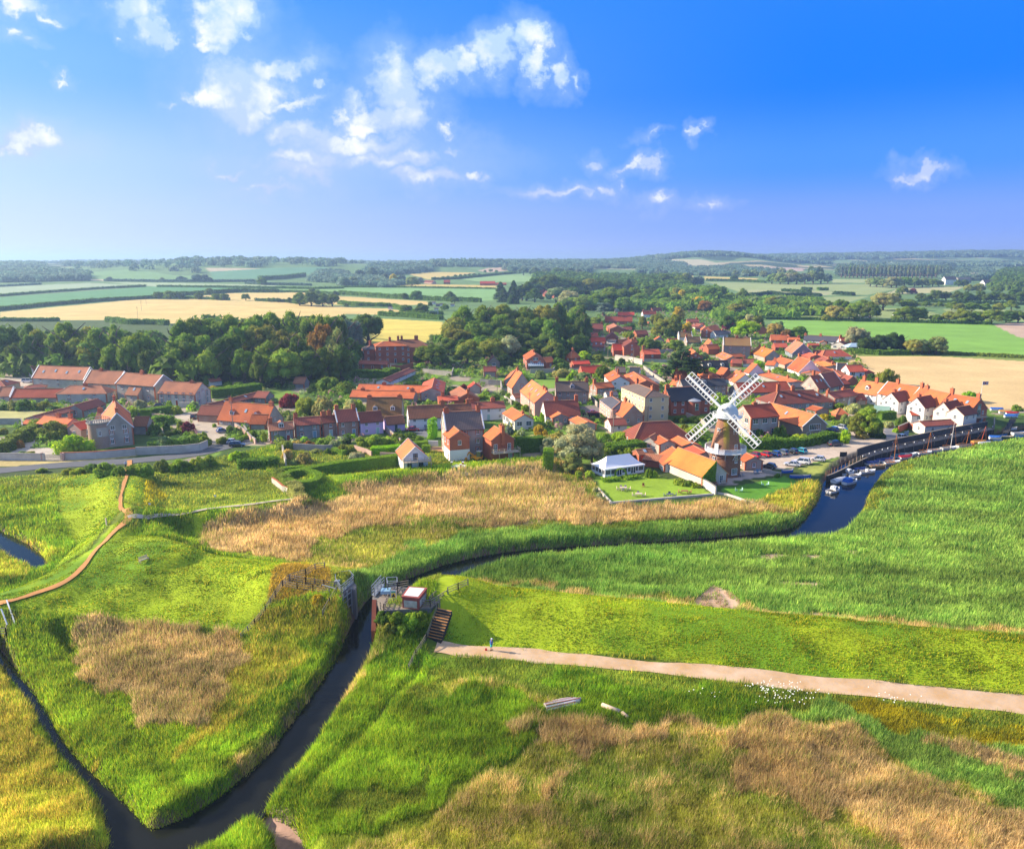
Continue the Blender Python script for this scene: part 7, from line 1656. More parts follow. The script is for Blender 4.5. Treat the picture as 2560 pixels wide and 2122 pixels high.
# ------------------------------------------------------------------ cars
def carpaint(n, c): return plain('car_paint_'+n, c, .28, .5, 0, 1.0)
CP = dict(red=carpaint('red', (.55,.012,.02)), crimson=carpaint('crimson', (.42,.01,.05)), blue=carpaint('blue', (.01,.07,.30)), silver=carpaint('silver', (.55,.56,.58)), white=carpaint('white', (.75,.75,.75)),
          black=carpaint('black', (.012,.013,.016)), navy=carpaint('navy', (.012,.02,.06)), turquoise=carpaint('turquoise', (.02,.50,.56)), grey=carpaint('grey', (.16,.17,.19)))
_carm = {}
def car_parts(c, typ):
    k = (c, typ)
    if k in _carm: return _carm[k]
    L, Wd, H = dict(hatch=(4.0, 1.72, 1.48), saloon=(4.5, 1.78, 1.42), suv=(4.6, 1.88, 1.72), van=(4.9, 1.95, 1.95))[typ]
    b = MB(); w = Wd/2; hz = H*.56
    sec = [(-L/2, w*.80, .42, hz*.78), (-L/2+.12, w*.93, .28, hz*.95), (-L/2+.7, w, .24, hz), (0, w, .24, hz*.98), (L*.28, w*.99, .24, hz*.93), (L/2-.35, w*.93, .26, hz*.82), (L/2, w*.74, .40, hz*.62)]
    rings = []
    for x, ww, z0, z1 in sec: rings.append([(x, -ww, z0+.05), (x, -ww, z1-.10), (x, -ww*.86, z1), (x, ww*.86, z1), (x, ww, z1-.10), (x, ww, z0+.05)])
    for a, q in zip(rings, rings[1:]):
        for i in range(6): j = (i+1) % 6; b.face([a[i], q[i], q[j], a[j]])
    b.face(rings[0]); b.face(rings[-1][::-1])
    rx = {'hatch': (-L*.42, -L*.33, L*.05, L*.24), 'saloon': (-L*.36, -L*.20, L*.06, L*.22), 'suv': (-L*.46, -L*.40, L*.10, L*.26), 'van': (-L*.47, -L*.44, L*.18, L*.32)}[typ]
    cw, tw = w*.88, w*.70; z0, z1 = hz-.05, H
    q = [(rx[0], -cw, z0), (rx[3], -cw, z0), (rx[3], cw, z0), (rx[0], cw, z0), (rx[1], -tw, z1-.05), (rx[2], -tw, z1-.05), (rx[2], tw, z1-.05), (rx[1], tw, z1-.05)]
    g = MB(); g.hexa(q)
    b.box(rx[1]-.02, rx[2]+.04, -tw-.02, tw+.02, z1-.06, z1)      # roof panel
    for s in (-1, 1):
        for (xa, xb) in ((rx[0], rx[1]), (rx[3], rx[2]), ((rx[0]+rx[3])/2-.1, (rx[1]+rx[2])/2-.1)): b.bar((xa, s*(cw+.01), z0), (xb, s*(tw+.01), z1-.04), .09, .06)
        b.box(L*.22, L*.22+.15, s*(w+.09)-.08, s*(w+.09)+.08, hz, hz+.13)
    wh = MB(); wh.tube((0, -.1, 0), (0, .1, 0), .33, .33, 16); rim = MB(); rim.tube((0, -.115, 0), (0, .115, 0), .20, .20, 10)
    hl = MB(); hl.box(-.05, .03, -.19, .19, -.07, .07); tl = MB(); tl.box(-.03, .05, -.16, .16, -.10, .10)
    pl = MB(); pl.box(-.02, .01, -.26, .26, -.06, .06)
    _carm[k] = dict(L=L, w=w, hz=hz, body=b.mesh('body', [CP[c]]), glass=g.mesh('windscreen', [glass]), tyre=wh.mesh('wheel', [black]), rim=rim.mesh('rim', [metal]),
                    hl=hl.mesh('headlight', [plain('lamp_clear', (.7,.72,.75), .15)]), tl=tl.mesh('taillight', [plain('lamp_red', (.45,.01,.01), .2)]), plr=pl.mesh('number_plate', [plain('plate_yellow', (.7,.55,.03), .5)]), plf=pl.mesh('number_plate', [trim]))
    return _carm[k]
def car(tagk, x, y, head, c, typ, label, group='cars parked in the village'):
    b = Gt(tagk, x, y); p = car_parts(c, typ); root = empty('parked_car', (b[0], b[1], b[2]+.04), R(head)); tag(root, label, 'car', group)
    put('body', p['body'], root); put('windscreen', p['glass'], root)
    for sx in (-1, 1):
        for sy in (-1, 1): o = put('wheel', p['tyre'], root, (sx*p['L']*.31, sy*(p['w']-.08), .33)); put('rim', p['rim'], o)
    for sy in (-1, 1): put('headlight', p['hl'], root, (p['L']/2-.10, sy*p['w']*.62, p['hz']*.66)); put('taillight', p['tl'], root, (-p['L']/2+.02, sy*p['w']*.74, p['hz']*.80))
    put('number_plate', p['plr'], root, (-p['L']/2-.0, 0, .55)); put('number_plate', p['plf'], root, (p['L']/2+.01, 0, .42))
for a in [('Q',375,270,122,'crimson','hatch','crimson car half hidden behind the mill hut'), ('Q',492,262,122,'red','hatch','bright red car in the row by the hedge'), ('Q',596,258,122,'blue','hatch','deep blue car beside the bright red car'),
          ('Q',680,242,122,'grey','hatch','dark grey car between the blue car and the black car'), ('Q',788,232,122,'black','hatch','black car next to the turquoise car'), ('Q',880,225,122,'turquoise','hatch','turquoise car at the end of the row by the hedge'),
          ('Q',790,370,150,'silver','saloon','silver saloon nearest the grass edge of the car park'), ('Q',890,345,148,'white','suv','white car between the two silver ones in the car park'), ('Q',1070,315,150,'silver','hatch','silver hatchback apart from the others near the notice board'),
          ('Q',1262,150,18,'navy','suv','large navy estate parked alone against the hedge'), ('Q',535,395,140,'black','hatch','dark car behind the low stone wall by the mill hut'), ('Q',2000,72,20,'white','hatch','white car beside the quay fence by the lane'),
          ('D',778,600,125,'blue','hatch','blue car behind the bright green bush'), ('D',832,585,125,'silver','hatch','pale car between two blue ones behind the bushes'), ('D',898,598,125,'blue','hatch','second blue car behind the bushes near the big willow'),
          ('A',1308,515,25,'black','hatch','dark car in the barn yard'), ('A',1597,612,95,'black','suv','black car seen from behind in the farm lane'), ('A',1825,725,35,'blue','hatch','blue car below the dormered flint cottage'),
          ('A',1915,815,12,'silver','hatch','silver car parked behind the black car by the road'), ('A',1948,842,8,'black','suv','black car nearest the road bend'), ('A',230,315,15,'white','van','white van at the left of the long barn'),
          ('B',1418,712,5,'red','saloon','red car in front of the white cottage'), ('B',1542,705,95,'navy','hatch','navy car squeezed beside the white cottage'), ('C',928,572,12,'crimson','saloon','dark crimson car in the small village yard'),
          ('G',565,300,5,'white','van','white van')][:24]:
    car(*a)
# ------------------------------------------------------------------ boats
hullw = plain('hull_white', (.78,.78,.78), .35); deckw = mat('deck_cream', (.55,.48,.38), var=.1); varn = mat('varnished_wood', (.50,.17,.035), var=.15, rough=.4)
def cloth(n, c): return mat('canvas_'+n, c, var=.12, rough=.8)
CV = dict(navy=cloth('navy', (.02,.04,.16)), blue=cloth('blue', (.03,.14,.50)), red=cloth('red', (.45,.02,.04)), grey=cloth('grey', (.55,.56,.60)), teal=cloth('teal', (.03,.13,.17)), brown=cloth('brown', (.20,.14,.11)), orange=cloth('orange', (.55,.28,.06)), green=cloth('green', (.04,.10,.07)))
def boat(tagk, x, y, head, L, W, hull, feats, label, z=WZ, group='boats moored along the creek', name='boat'):
    b = Pt(tagk, x, y, z); root = empty(name, (b[0], b[1], z), R(head)); tag(root, label, 'boat', group)
    hm = {'white': hullw, 'wood': mat('hull_tan', (.48,.34,.18), var=.15), 'blue': CV['blue'], 'green': CV['green'], 'brown': mat('hull_brown', (.28,.10,.04), var=.2)}[hull]
    m = MB(); st = [(-.5, .80, .0), (-.35, .95, .0), (0, 1, .0), (.25, .85, .02), (.4, .5, .06), (.5, .03, .16)]; Hh = .62; rings = []
    for t, w_, sh in st:
        w = W/2*w_; h = Hh+sh*2; rings.append([(t*L, 0, -.25+sh), (t*L, -w*.75, -.05+sh), (t*L, -w, h), (t*L, -w+.09, h), (t*L, -w*.7, .12), (t*L, w*.7, .12), (t*L, w-.09, h), (t*L, w, h), (t*L, w*.75, -.05+sh)])
    n = 9
    for a, q in zip(rings, rings[1:]):
        for i in range(n): j = (i+1) % n; m.face([a[i], a[j], q[j], q[i]], 1 if i in (3, 4, 5) else 0)
    m.face([rings[0][i] for i in (0, 1, 2, 7, 8)][::-1]); m.face([(-.5*L, -W*.4, Hh), (-.5*L+.06, -W*.4, Hh), (-.5*L+.06, W*.4, Hh), (-.5*L, W*.4, Hh)], 0)
    m.face([(-.49*L, -W*.38, .1), (-.49*L, W*.38, .1), (-.49*L, W*.38, Hh), (-.49*L, -W*.38, Hh)])
    m.build('hull', [hm, deckw], root)
    f = feats.split()
    if 'fore' in f or 'cabin' in f:
        d = MB(); d.face([(L*.12, -W*.46, Hh+.05), (L*.36, -W*.30, Hh+.12), (L*.5, 0, Hh+.34), (L*.36, W*.30, Hh+.12), (L*.12, W*.46, Hh+.05)]); d.build('foredeck', [hullw if hull == 'white' else deckw], root)
    if 'cabin' in f:
        c = MB(); c.hexa([(-L*.08, -W*.38, Hh), (L*.30, -W*.30, Hh+.05), (L*.30, W*.30, Hh+.05), (-L*.08, W*.38, Hh), (-L*.05, -W*.32, Hh+.85), (L*.16, -W*.27, Hh+.85), (L*.16, W*.27, Hh+.85), (-L*.05, W*.32, Hh+.85)])
        cb = c.build('cabin', [hullw], root); w = MB()
        for s in (-1, 1):
            for k in range(3): x0 = -L*.02+k*L*.075; w.box(x0, x0+L*.055, s*W*.355-.02, s*W*.355+.02, Hh+.30, Hh+.62)
        w.box(L*.21, L*.25, -W*.24, W*.24, Hh+.42, Hh+.70); w.build('window', [glass], cb)
    for k in f:
        if k.startswith('cover:'):
            c = MB(); rr = []
            for t in (-.5, -.3, 0, .25, .44): w = W/2*np.interp(t, [s[0] for s in st], [s[1] for s in st])+.05; rr.append([(t*L, -w, Hh-.05), (t*L, -w*.55, Hh+.28), (t*L, 0, Hh+.48), (t*L, w*.55, Hh+.28), (t*L, w, Hh-.05)])
            for a, q in zip(rr, rr[1:]):
                for i in range(4): c.face([a[i], q[i], q[i+1], a[i+1]])
            c.face(rr[0]); c.face(rr[-1][::-1]); c.build('cover', [CV[k[6:]]], root)
        if k.startswith('hood:'):
            c = MB(); c.hexa([(-L*.45, -W*.42, Hh), (-L*.05, -W*.46, Hh), (-L*.05, W*.46, Hh), (-L*.45, W*.42, Hh), (-L*.40, -W*.33, Hh+.85), (-L*.08, -W*.36, Hh+1.0), (-L*.08, W*.36, Hh+1.0), (-L*.40, W*.33, Hh+.85)]); c.build('hood', [CV[k[5:]]], root)
        if k.startswith('mast:'):
            _, mc, mh, lean = k.split(':'); mh = float(mh); lean = float(lean); c = MB(); top = (L*.1+lean, 0, mh); c.tube((L*.12, 0, .2), top, .08, .05, 8)
            ms = c.build('mast', [varn if mc == 'o' else (hullw if mc == 'w' else mat('mast_red', (.45,.06,.04), var=.1))], root)
            r = MB(); r.bar(top, (L*.48, 0, Hh+.3), .025); 
            for s in (-1, 1): r.bar(top, (-L*.05, s*W*.48, Hh), .025)
            r.bar((L*.1, 0, 1.2), (-L*.42, 0, 1.25), .12); r.build('rigging', [varn], ms)
    if 'thwart' in f:
        for t in (-.28, -.02, .2): c = MB(); w = W/2*.93; c.box(t*L-.13, t*L+.13, -w, w, Hh-.18, Hh-.12); c.build('seat', [varn], root)
    if 'console' in f:
        c = MB(); c.box(-.3, .3, -.35, .35, .12, 1.05); c.hexa([(.3, -.4, 1.0), (.45, -.4, 1.0), (.45, .4, 1.0), (.3, .4, 1.0), (.1, -.35, 1.4), (.15, -.35, 1.4), (.15, .35, 1.4), (.1, .35, 1.4)], 1); c.build('console', [hullw, glass], root)
    if 'motor' in f:
        c = MB(); c.box(-L/2-.35, -L/2+.05, -.17, .17, Hh-.05, Hh+.55); c.box(-L/2-.25, -L/2-.08, -.07, .07, -.4, Hh); c.build('outboard_motor', [black], root)
for a in [('Q',1240,655,35,4.6,2.0,'white','cabin','white cabin boat nearest the reeds, three side windows'), ('Q',1425,560,30,4.9,2.1,'white','cabin hood:blue','white cabin boat with bright blue hood at the stern'),
          ('Q',1305,540,35,5.4,2.2,'white','cover:grey','white boat under a pale grey tent cover'), ('Q',1395,462,25,4.6,1.9,'white','cabin motor','white cruiser between the grey covered boat and the quay'),
          ('Q',1470,492,20,4.4,1.7,'white','fore motor','small white motor boat with dark outboard'), ('Q',1525,425,20,4.4,1.9,'white','cover:navy','white boat with dark navy canopy beside the console boat'),
          ('Q',1608,445,15,5.2,2.1,'white','fore console motor','open white fishing boat with tall centre console'), ('Q',1670,352,15,4.6,1.8,'white','cover:navy','boat under a navy blue cover behind the tan rowing boat'),
          ('Q',1722,382,12,4.8,1.7,'wood','thwart','tan wooden rowing boat with three seats'), ('Q',1800,322,15,5.8,2.2,'white','fore cover:navy','large white boat with long navy cover'),
          ('Q',1880,345,15,5.4,2.1,'white','fore thwart mast:o:8.2:0','white sailing dinghy with tan deck and tall orange mast'), ('Q',1952,275,18,4.6,1.9,'white','cover:teal','boat with dark teal cover behind the red covered one'),
          ('Q',2032,288,18,4.8,2.0,'white','fore cover:red','boat with crimson cover at the edge of the reeds'), ('R',590,728,12,5.0,1.9,'white','fore','long low white boat right of the crimson cover'),
          ('R',795,708,12,4.8,1.8,'white','fore thwart mast:o:6.4:.8','white dinghy with leaning orange mast and dark inside'), ('R',925,672,10,4.6,1.7,'white','thwart','white rowing boat with crossed thwarts'),
          ('R',1110,645,12,5.2,2.0,'white','fore mast:w:8.8:.4','pale yacht with tallest white mast'), ('R',1315,618,10,4.8,1.9,'white','cover:brown mast:o:5.0:.5','white boat with brown cover and short mast'),
          ('R',1510,570,12,5.0,2.0,'brown','cover:orange mast:r:5.4:1.2','brown boat with orange cover and leaning red mast'), ('R',1597,588,10,4.4,1.8,'white','cover:grey','upturned looking pale boat tip above the reeds')]:
    boat(*a)
for a in [('R',1722,508,-10,3.4,1.5,'white','cover:blue','small blue and white boat pulled up on the mud'), ('R',1872,500,0,4.6,1.6,'green','','dark green punt lying on the mud'), ('R',1945,385,5,3.2,1.4,'white','thwart','little white dinghy on the grass below the landing'), ('R',2070,452,0,6.0,2.2,'white','fore','long grey white boat at the right edge')]:
    boat(*a, z=0.05, group='boats pulled up on the mud')
for i, (x, y, c, lab) in enumerate([(1745,135,'blue','blue and white dinghy on top of the far rack'), (1860,170,'orange','yellow and white canoe on the dinghy rack'), (1950,190,'red','red and blue covered dinghy on the rack'), (1930,225,'blue','lowest bright blue dinghy below the rack')]):
    boat('R', x, y, -8, 4.4, 1.5, 'white', 'cover:'+c, lab, z=.3+.15*(3-i), group='dinghies racked above the landing')
boat('Q', 880, 498, -4, 5.2, 1.3, 'blue', 'fore', 'long blue and white canoe on the grass below the car park', z=.05, group='canoes beside the patio'); boat('Q', 740, 440, 15, 3.2, 1.2, 'blue', '', 'short blue canoe beside the patio wall', z=.05, group='canoes beside the patio')
# ------------------------------------------------------------------ quay
def run(pts, n=8): return catmull([np.array(p) for p in pts], n)
def wall_line(name, pts, th, h, m, label, cat='wall', zb=-.4, cope=None, group=None, flat=None, tagk=None, parts=None):
    """upright wall following world points"""
    P2 = [np.array(Gt(tagk, a, b)[:2]) for a, b in pts] if tagk else [np.array(p[:2]) for p in pts]
    b = MB(); c = MB()
    for i in range(len(P2)-1):
        a, q = P2[i], P2[i+1]; d = q-a; l = np.linalg.norm(d)
        if l < .05: continue
        d /= l; nn = np.array([-d[1], d[0]])*th/2; ns = max(1, int(l/6))
        for k in range(ns):
            s, e = a+d*l*k/ns, a+d*l*(k+1)/ns; z0, z1 = (T(*s), T(*e)) if flat is None else (flat, flat)
            b.hexa([(*(s-nn), z0+zb), (*(e-nn), z1+zb), (*(e+nn), z1+zb), (*(s+nn), z0+zb), (*(s-nn), z0+h), (*(e-nn), z1+h), (*(e+nn), z1+h), (*(s+nn), z0+h)])
            if cope: w2 = nn*1.25; c.hexa([(*(s-w2), z0+h), (*(e-w2), z1+h), (*(e+w2), z1+h), (*(s+w2), z0+h), (*(s-w2), z0+h+.12), (*(e-w2), z1+h+.12), (*(e+w2), z1+h+.12), (*(s+w2), z0+h+.12)])
    o = b.build(name, [m]); tag(o, label, cat, group)
    if cope: c.build('coping', [cope], o)
    return o
QL = run([Pt('D', a, b, .0)[:2] for a, b in ((738,918),(800,893),(900,845),(1000,797),(1080,770),(1150,752),(1270,722),(1400,695),(1550,662),(1700,632),(1800,612),(1890,596))], 4)
def offs(L_, d):
    out = []
    for i, p in enumerate(L_):
        a, b = L_[max(i-1, 0)], L_[min(i+1, len(L_)-1)]; t = (b-a)/np.linalg.norm(b-a); out.append(p+np.array([-t[1], t[0]])*d)
    return np.array(out)
wall_line('quay_wall', QL, .3, .25, darkwood, 'dark timber piling along the edge of the quay', zb=-2.6, flat=0, cope=timber)
k0 = 13
bw = MB(); LA, LB = offs(QL, .2)[k0:], offs(QL, 1.9)[k0:]
for i in range(len(LA)-1):
    a, b, c, d = LA[i], LA[i+1], LB[i+1], LB[i]; bw.hexa([(*a, .35), (*b, .35), (*c, .35), (*d, .35), (*a, .5), (*b, .5), (*c, .5), (*d, .5)])
deck = tag(bw.build('boardwalk', [mat('deck_boards', (.33,.28,.24), (.24,.20,.18), var=.25)]), 'timber boardwalk above the moored boats', 'boardwalk')
rl = MB(); Lr = offs(QL, .28)[8:]
acc = 0
for i in range(len(Lr)-1):
    a, b = Lr[i], Lr[i+1]
    for z in (.95, 1.45): rl.bar((*a, z), (*b, z), .07)
    acc += np.linalg.norm(b-a)
    if acc > 2.2: rl.bar((*a, -1.8), (*a, 1.5), .13); acc = 0
tag(rl.build('railing', [timber]), 'grey post and rail fence along the boardwalk edge', 'railing')
wall_line('quay_fence', offs(QL, 2.3)[k0-1:], .25, 2.3, mat('black_boards', (.045,.045,.05), (.07,.065,.065), var=.3, stripes=(0,.4,.25)), 'long black boarded flood wall behind the boardwalk', flat=0.2, cope=timber)
rl = MB(); Lr = offs(QL, 3.6)[6:k0+3]
for i in range(len(Lr)-1):
    rl.bar((*Lr[i], 1.0), (*Lr[i+1], 1.0), .06); rl.bar((*Lr[i], .55), (*Lr[i+1], .55), .05); rl.bar((*Lr[i], -.1), (*Lr[i], 1.05), .09)
tag(rl.build('railing', [timber]), 'thin handrail beside the ramp from the car park', 'railing')
mpm = MB(); mpm.tube((0, 0, -2.2), (0, 0, 1.3), .09, .08, 8); mpme = mpm.mesh('mooring_post', [timber]); mc = MB(); mc.tube((0, 0, 1.3), (0, 0, 1.62), .14, .12, 8); mcm = mc.mesh('cap', [trim])
Lm = offs(QL, -.25); cum = 0; j = 0
for i in range(10, len(Lm)-1):
    cum += np.linalg.norm(Lm[i+1]-Lm[i])
    if cum > 3.0:
        cum = 0; o = put('mooring_post', mpme, None, (*Lm[i], 0)); j += 1; tag(o, f'white capped mooring post, {ORD[j-1]} along the boardwalk from the car park', 'post', 'mooring posts'); put('cap', mcm, o)
Lp = offs(QL, -.12)[:11]
for i in range(0, 11, 1):
    p = MB(); p.tube((0, 0, -.1), (0, 0, 1.5), .06, .05, 6); o = p.build('edge_post', [mat('rusty_post', (.30,.15,.07), var=.2)]); o.location = (*(Lp[i]+np.array([-.3, .5])), 0); tag(o, f'thin rusty post on the grass edge, {ORD[i]} from the left', 'post', 'thin posts along the grass edge')
for i, (x, y) in enumerate([(387,625), (875,540), (1380,450)]):
    p = MB(); q = Pt('R', x, y, 1.4)
    for k in range(16):
        a, b = k*6.2832/16, (k+1)*6.2832/16; p.tube((.36*math.cos(a), 0, .36*math.sin(a)), (.36*math.cos(b), 0, .36*math.sin(b)), .09, .09, 6, k//4 % 2)
    o = p.build('lifebuoy', [plain('buoy_red', (.6,.12,.08), .5), trim]); idx = np.argmin([abs(w[0]/w[1]-q[0]/q[1]) for w in offs(QL, 2.1)]); w = offs(QL, 2.1)[idx]; o.location = (*w, 1.5); tag(o, f'{ORD[i]} pinkish lifebuoy from the left on the black flood wall', 'lifebuoy', 'lifebuoys')
lan = MB(); a, b = Pt('R', 1860, 430, .3), Pt('R', 1960, 250, 1.2)
lan.bar(a, b, 1.6, .15); lan.bar(a+np.array([.8,0,1]), b+np.array([.8,0,1]), .08); lan.bar(a+np.array([-.8,0,1]), b+np.array([-.8,0,1]), .08)
for t in (0, .25, .5, .75, 1):
    for s in (-.8, .8): p = a+(b-a)*t+np.array([s,0,0]); lan.bar(p-np.array([0,0,1.2]), p+np.array([0,0,1]), .1)
tag(lan.build('ramp', [darkwood]), 'dark sloping landing ramp behind the boardwalk end', 'ramp')
wall_line('wall', [(1700,420),(1700,330)], .3, 2.6, stone, 'grey end wall of the flood defence beside the landing', tagk='R')
def sign(tagk, x, y, w, h, zz, m, label, posts=2, col=None, head=0):
    b = Gt(tagk, x, y); root = empty('sign', tuple(b), R(head)); tag(root, label, 'sign'); p = MB()
    for s in ((-1, 1) if posts == 2 else (0,)): p.box(s*w*.42-.05, s*w*.42+.05, -.05, .05, -.3, zz+h)
    p.build('post', [timber], root); q = MB(); q.box(-w/2, w/2, -.09, -.05, zz, zz+h); q.build('board', [m], root); return root
sign('D', 848, 800, 2.0, 1.4, .9, darkwood, 'dark notice board on two pale legs at the grass edge'); sg = sign('S', 1262, 425, .85, 1.2, 1.0, trim, 'small white and yellow warning sign on the sluice railing', 1)
tr_ = MB(); tr_.face([(-.3, -.10, 1.15), (.3, -.10, 1.15), (0, -.10, 1.75)]); tr_.box(-.34, .34, -.105, -.095, 1.85, 2.1, 1); tr_.box(-.34, .34, -.098, -.092, 1.02, 1.8, 2); tr_.build('warning_symbol', [black, plain('sign_green', (.05,.35,.2), .5), plain('sign_yellow', (.8,.6,.03), .5)], sg)
sign('A', 1820, 800, .9, .6, .5, trim, 'small pale blue sign in the bushes by the road', 1); sign('U', 917, 418, .5, .4, .9, trim, 'small white marker sign beside the yellow flowers', 1); sign('U', 1316, 368, .5, .4, .9, trim, 'small white marker sign on the footpath bank', 1)
wall_line('post', [(648,520),(654,520)], .16, 1.5, palewood, 'pale weathered post beside the junction of paths', 'post', tagk='U')
# flag
def flag():
    b = Pt('D', 1803, 395, 0); g = HB['quay'][1]; c = g['c']; gx = c[0]+math.cos(g['ang'])*g['hx']*endgable(g); gy = c[1]+math.sin(g['ang'])*g['hx']*endgable(g); z0 = g['rh']-.6+g['g0']; z1 = hgt_at(np.array([gx, gy, 0]), px('D', 0, 255)[1])
    root = empty('flagpole', (gx, gy, z0)); tag(root, 'white flagpole with a small union flag on the brick quay gable', 'flagpole'); H = z1-z0; p = MB(); p.tube((0, 0, 0), (0, 0, H), .07, .04, 8); p.build('pole', [trim], root)
    f = MB(); w, h = 1.9, 1.1; mf = [plain('flag_blue', (.01,.03,.25), .8), trim, plain('flag_red', (.55,.01,.03), .8)]; Z = H-.2
    f.box(.06, w, -.012, .012, Z-h, Z, 0)
    for s in (-.014, .014):
        def q(x0, x1, z0, z1, m, e): f.face([(x0, s*e, z0), (x1, s*e, z0), (x1, s*e, z1), (x0, s*e, z1)], m)
        for (xa, za, xb, zb) in ((.06, Z-h, w, Z), (.06, Z, w, Z-h)):
            f.face([(xa, s*1.1, za-.1), (xb, s*1.1, zb-.1), (xb, s*1.1, zb+.1), (xa, s*1.1, za+.1)], 1); f.face([(xa, s*1.25, za-.035), (xb, s*1.25, zb-.035), (xb, s*1.25, zb+.035), (xa, s*1.25, za+.035)], 2)
        q(.06, w, Z-h/2-.18, Z-h/2+.18, 1, 1.4); q(w/2-.18, w/2+.18, Z-h, Z, 1, 1.4); q(.06, w, Z-h/2-.11, Z-h/2+.11, 2, 1.6); q(w/2-.11, w/2+.11, Z-h, Z, 2, 1.6)
    f.build('flag', mf, root)
flag()
# ------------------------------------------------------------------ sluice
ZT = 3.9
def S(x, y, z=ZT): return Pt('S', x, y, z)
def prism(mb, pts, z0, z1, m=0):
    n = len(pts); a = [(p[0], p[1], z0) for p in pts]; b = [(p[0], p[1], z1) for p in pts]
    ar = sum(a[i][0]*a[(i+1) % n][1]-a[(i+1) % n][0]*a[i][1] for i in range(n))
    if ar < 0: a.reverse(); b.reverse()
    mb.face(a[::-1], m); mb.face(b, m)
    for i in range(n): j = (i+1) % n; mb.face([a[i], a[j], b[j], b[i]], m)
def rails(mb, pts, h=1.1, step=1.2, w=.06, nr=3, closed=False, m=0):
    pts = [np.array(p, float) for p in pts]
    for a, b in zip(pts, pts[1:]):
        l = np.linalg.norm((b-a)[:2]); n = max(1, int(l/step))
        for k in range(n+1): p = a+(b-a)*k/n; mb.bar(p-np.array([0,0,.1]), p+np.array([0,0,h]), w*1.3, m=m)
        for r in range(nr): z = np.array([0, 0, h*(r+1)/nr-.03]); mb.bar(a+z, b+z, w, m=m)
conc = mat('sluice_concrete', (.23,.21,.20), (.15,.14,.13), var=.3, scale=1.2); sbrick = mat('sluice_brick', (.38,.09,.07), (.26,.07,.055), var=.3, scale=1.5)
def sluice():
    root = empty('sluice_gate', tuple(S(860, 400, 0))); tag(root, 'left sluice pier with dark gate, sloping brick wing wall and steel platform', 'sluice')
    off = np.array(root.location)
    def bld(mb, nm, mts, par=root): o = mb.build(nm, mts, par); o.data.transform(Matrix.Translation(-off)); return o
    p = MB(); prism(p, [S(740, 318), S(826, 352), S(905, 292), S(945, 300), S(955, 262), S(925, 232), S(800, 235)], -2.4, ZT-.15); pier = bld(p, 'pier', [conc])
    g = MB(); a, b = S(834, 348), S(903, 292); d = (b-a); n = np.array([d[1], -d[0], 0]); n /= np.linalg.norm(n); n = n if n[1] < 0 else -n
    q0, q1 = a+n*.12, b+n*.12
    g.hexa([(*q0[:2], -2.2), (*q1[:2], -2.2), (*(q1-n*.1)[:2], -2.2), (*(q0-n*.1)[:2], -2.2), (*q0[:2], 3.4), (*q1[:2], 3.4), (*(q1-n*.1)[:2], 3.4), (*(q0-n*.1)[:2], 3.4)])
    for t in (0, .5, 1): c = q0+(q1-q0)*t+n*.08; g.bar((*c[:2], -2.0), (*c[:2], 3.9), .18, .18, 1)
    for z in (0, 1.2, 2.4, 3.3): g.bar((*(q0+n*.06)[:2], z), (*(q1+n*.06)[:2], z), .15, .12, 1)
    bld(g, 'gate', [mat('gate_steel', (.05,.055,.06), var=.3), metal])
    w = MB(); c0, c1 = S(826, 352), S(700, 588, .3); dd = (c1-c0)[:2]; dd /= np.linalg.norm(dd); nn = np.array([-dd[1], dd[0]])*.35
    if nn[0] > 0: nn = -nn
    def v(p, z, s): return (p[0]+nn[0]*s, p[1]+nn[1]*s, z)
    w.hexa([v(c0, -2.2, 1), v(c0, -2.2, 0), v(c1, -2.2, 0), v(c1, -2.2, 1), v(c0, ZT-.35, 1), v(c0, ZT-.35, 0), v(c1, .2, 0), v(c1, .2, 1)])
    w.hexa([v(c0, ZT-.35, 1.2), v(c0, ZT-.35, -.15), v(c1, .2, -.15), v(c1, .2, 1.2), v(c0, ZT-.05, 1.2), v(c0, ZT-.05, -.15), v(c1, .5, -.15), v(c1, .5, 1.2)], 1)
    bld(w, 'wing_wall', [mat('wing_flint', (.20,.15,.14), (.12,.10,.10), var=.4, scale=2), sbrick])
    t = MB(); prism(t, [S(785, 268), S(830, 335), S(935, 245), S(898, 205), S(785, 225)], ZT-.12, ZT+.05); rails(t, [S(785, 268), S(830, 335), S(935, 245)], 1.2, 1.0, .07); rails(t, [S(785, 268), S(785, 222), S(900, 205), S(935, 245)], 1.2, 1.0, .07)
    t.bar(S(790, 300, ZT+.6), S(672, 265, ZT+.6), .12); t.box(*[float(x) for x in (S(800,280)[0]-.4, S(800,280)[0]+.4, S(800,280)[1]-.3, S(800,280)[1]+.3)], ZT, ZT+1.0)
    bld(t, 'platform', [metal])
    gauge = MB(); q = S(826, 540, .3); gauge.bar((q[0]+.25, q[1]-.1, -1.6), (q[0]+.25, q[1]-.1, 2.2), .16); bld(gauge, 'depth_gauge', [trim])
    # right pier
    root2 = empty('sluice_gate', tuple(S(1150, 400, 0))); off2 = np.array(root2.location); tag(root2, 'right sluice pier with rusty wing wall, steel cage and timber deck', 'sluice')
    def bl2(mb, nm, mts): o = mb.build(nm, mts, root2); o.data.transform(Matrix.Translation(-off2)); return o
    p = MB(); prism(p, [S(1085, 372), S(1125, 395), S(1180, 480), S(1560, 455), S(1700, 360), S(1540, 300), S(1290, 275), S(1100, 290)], -2.4, ZT-.15); bl2(p, 'pier', [conc])
    w = MB(); c0, c1 = S(1100, 388), S(1092, 640, .6); 
    def v(x, y, z): return (x, y, z)
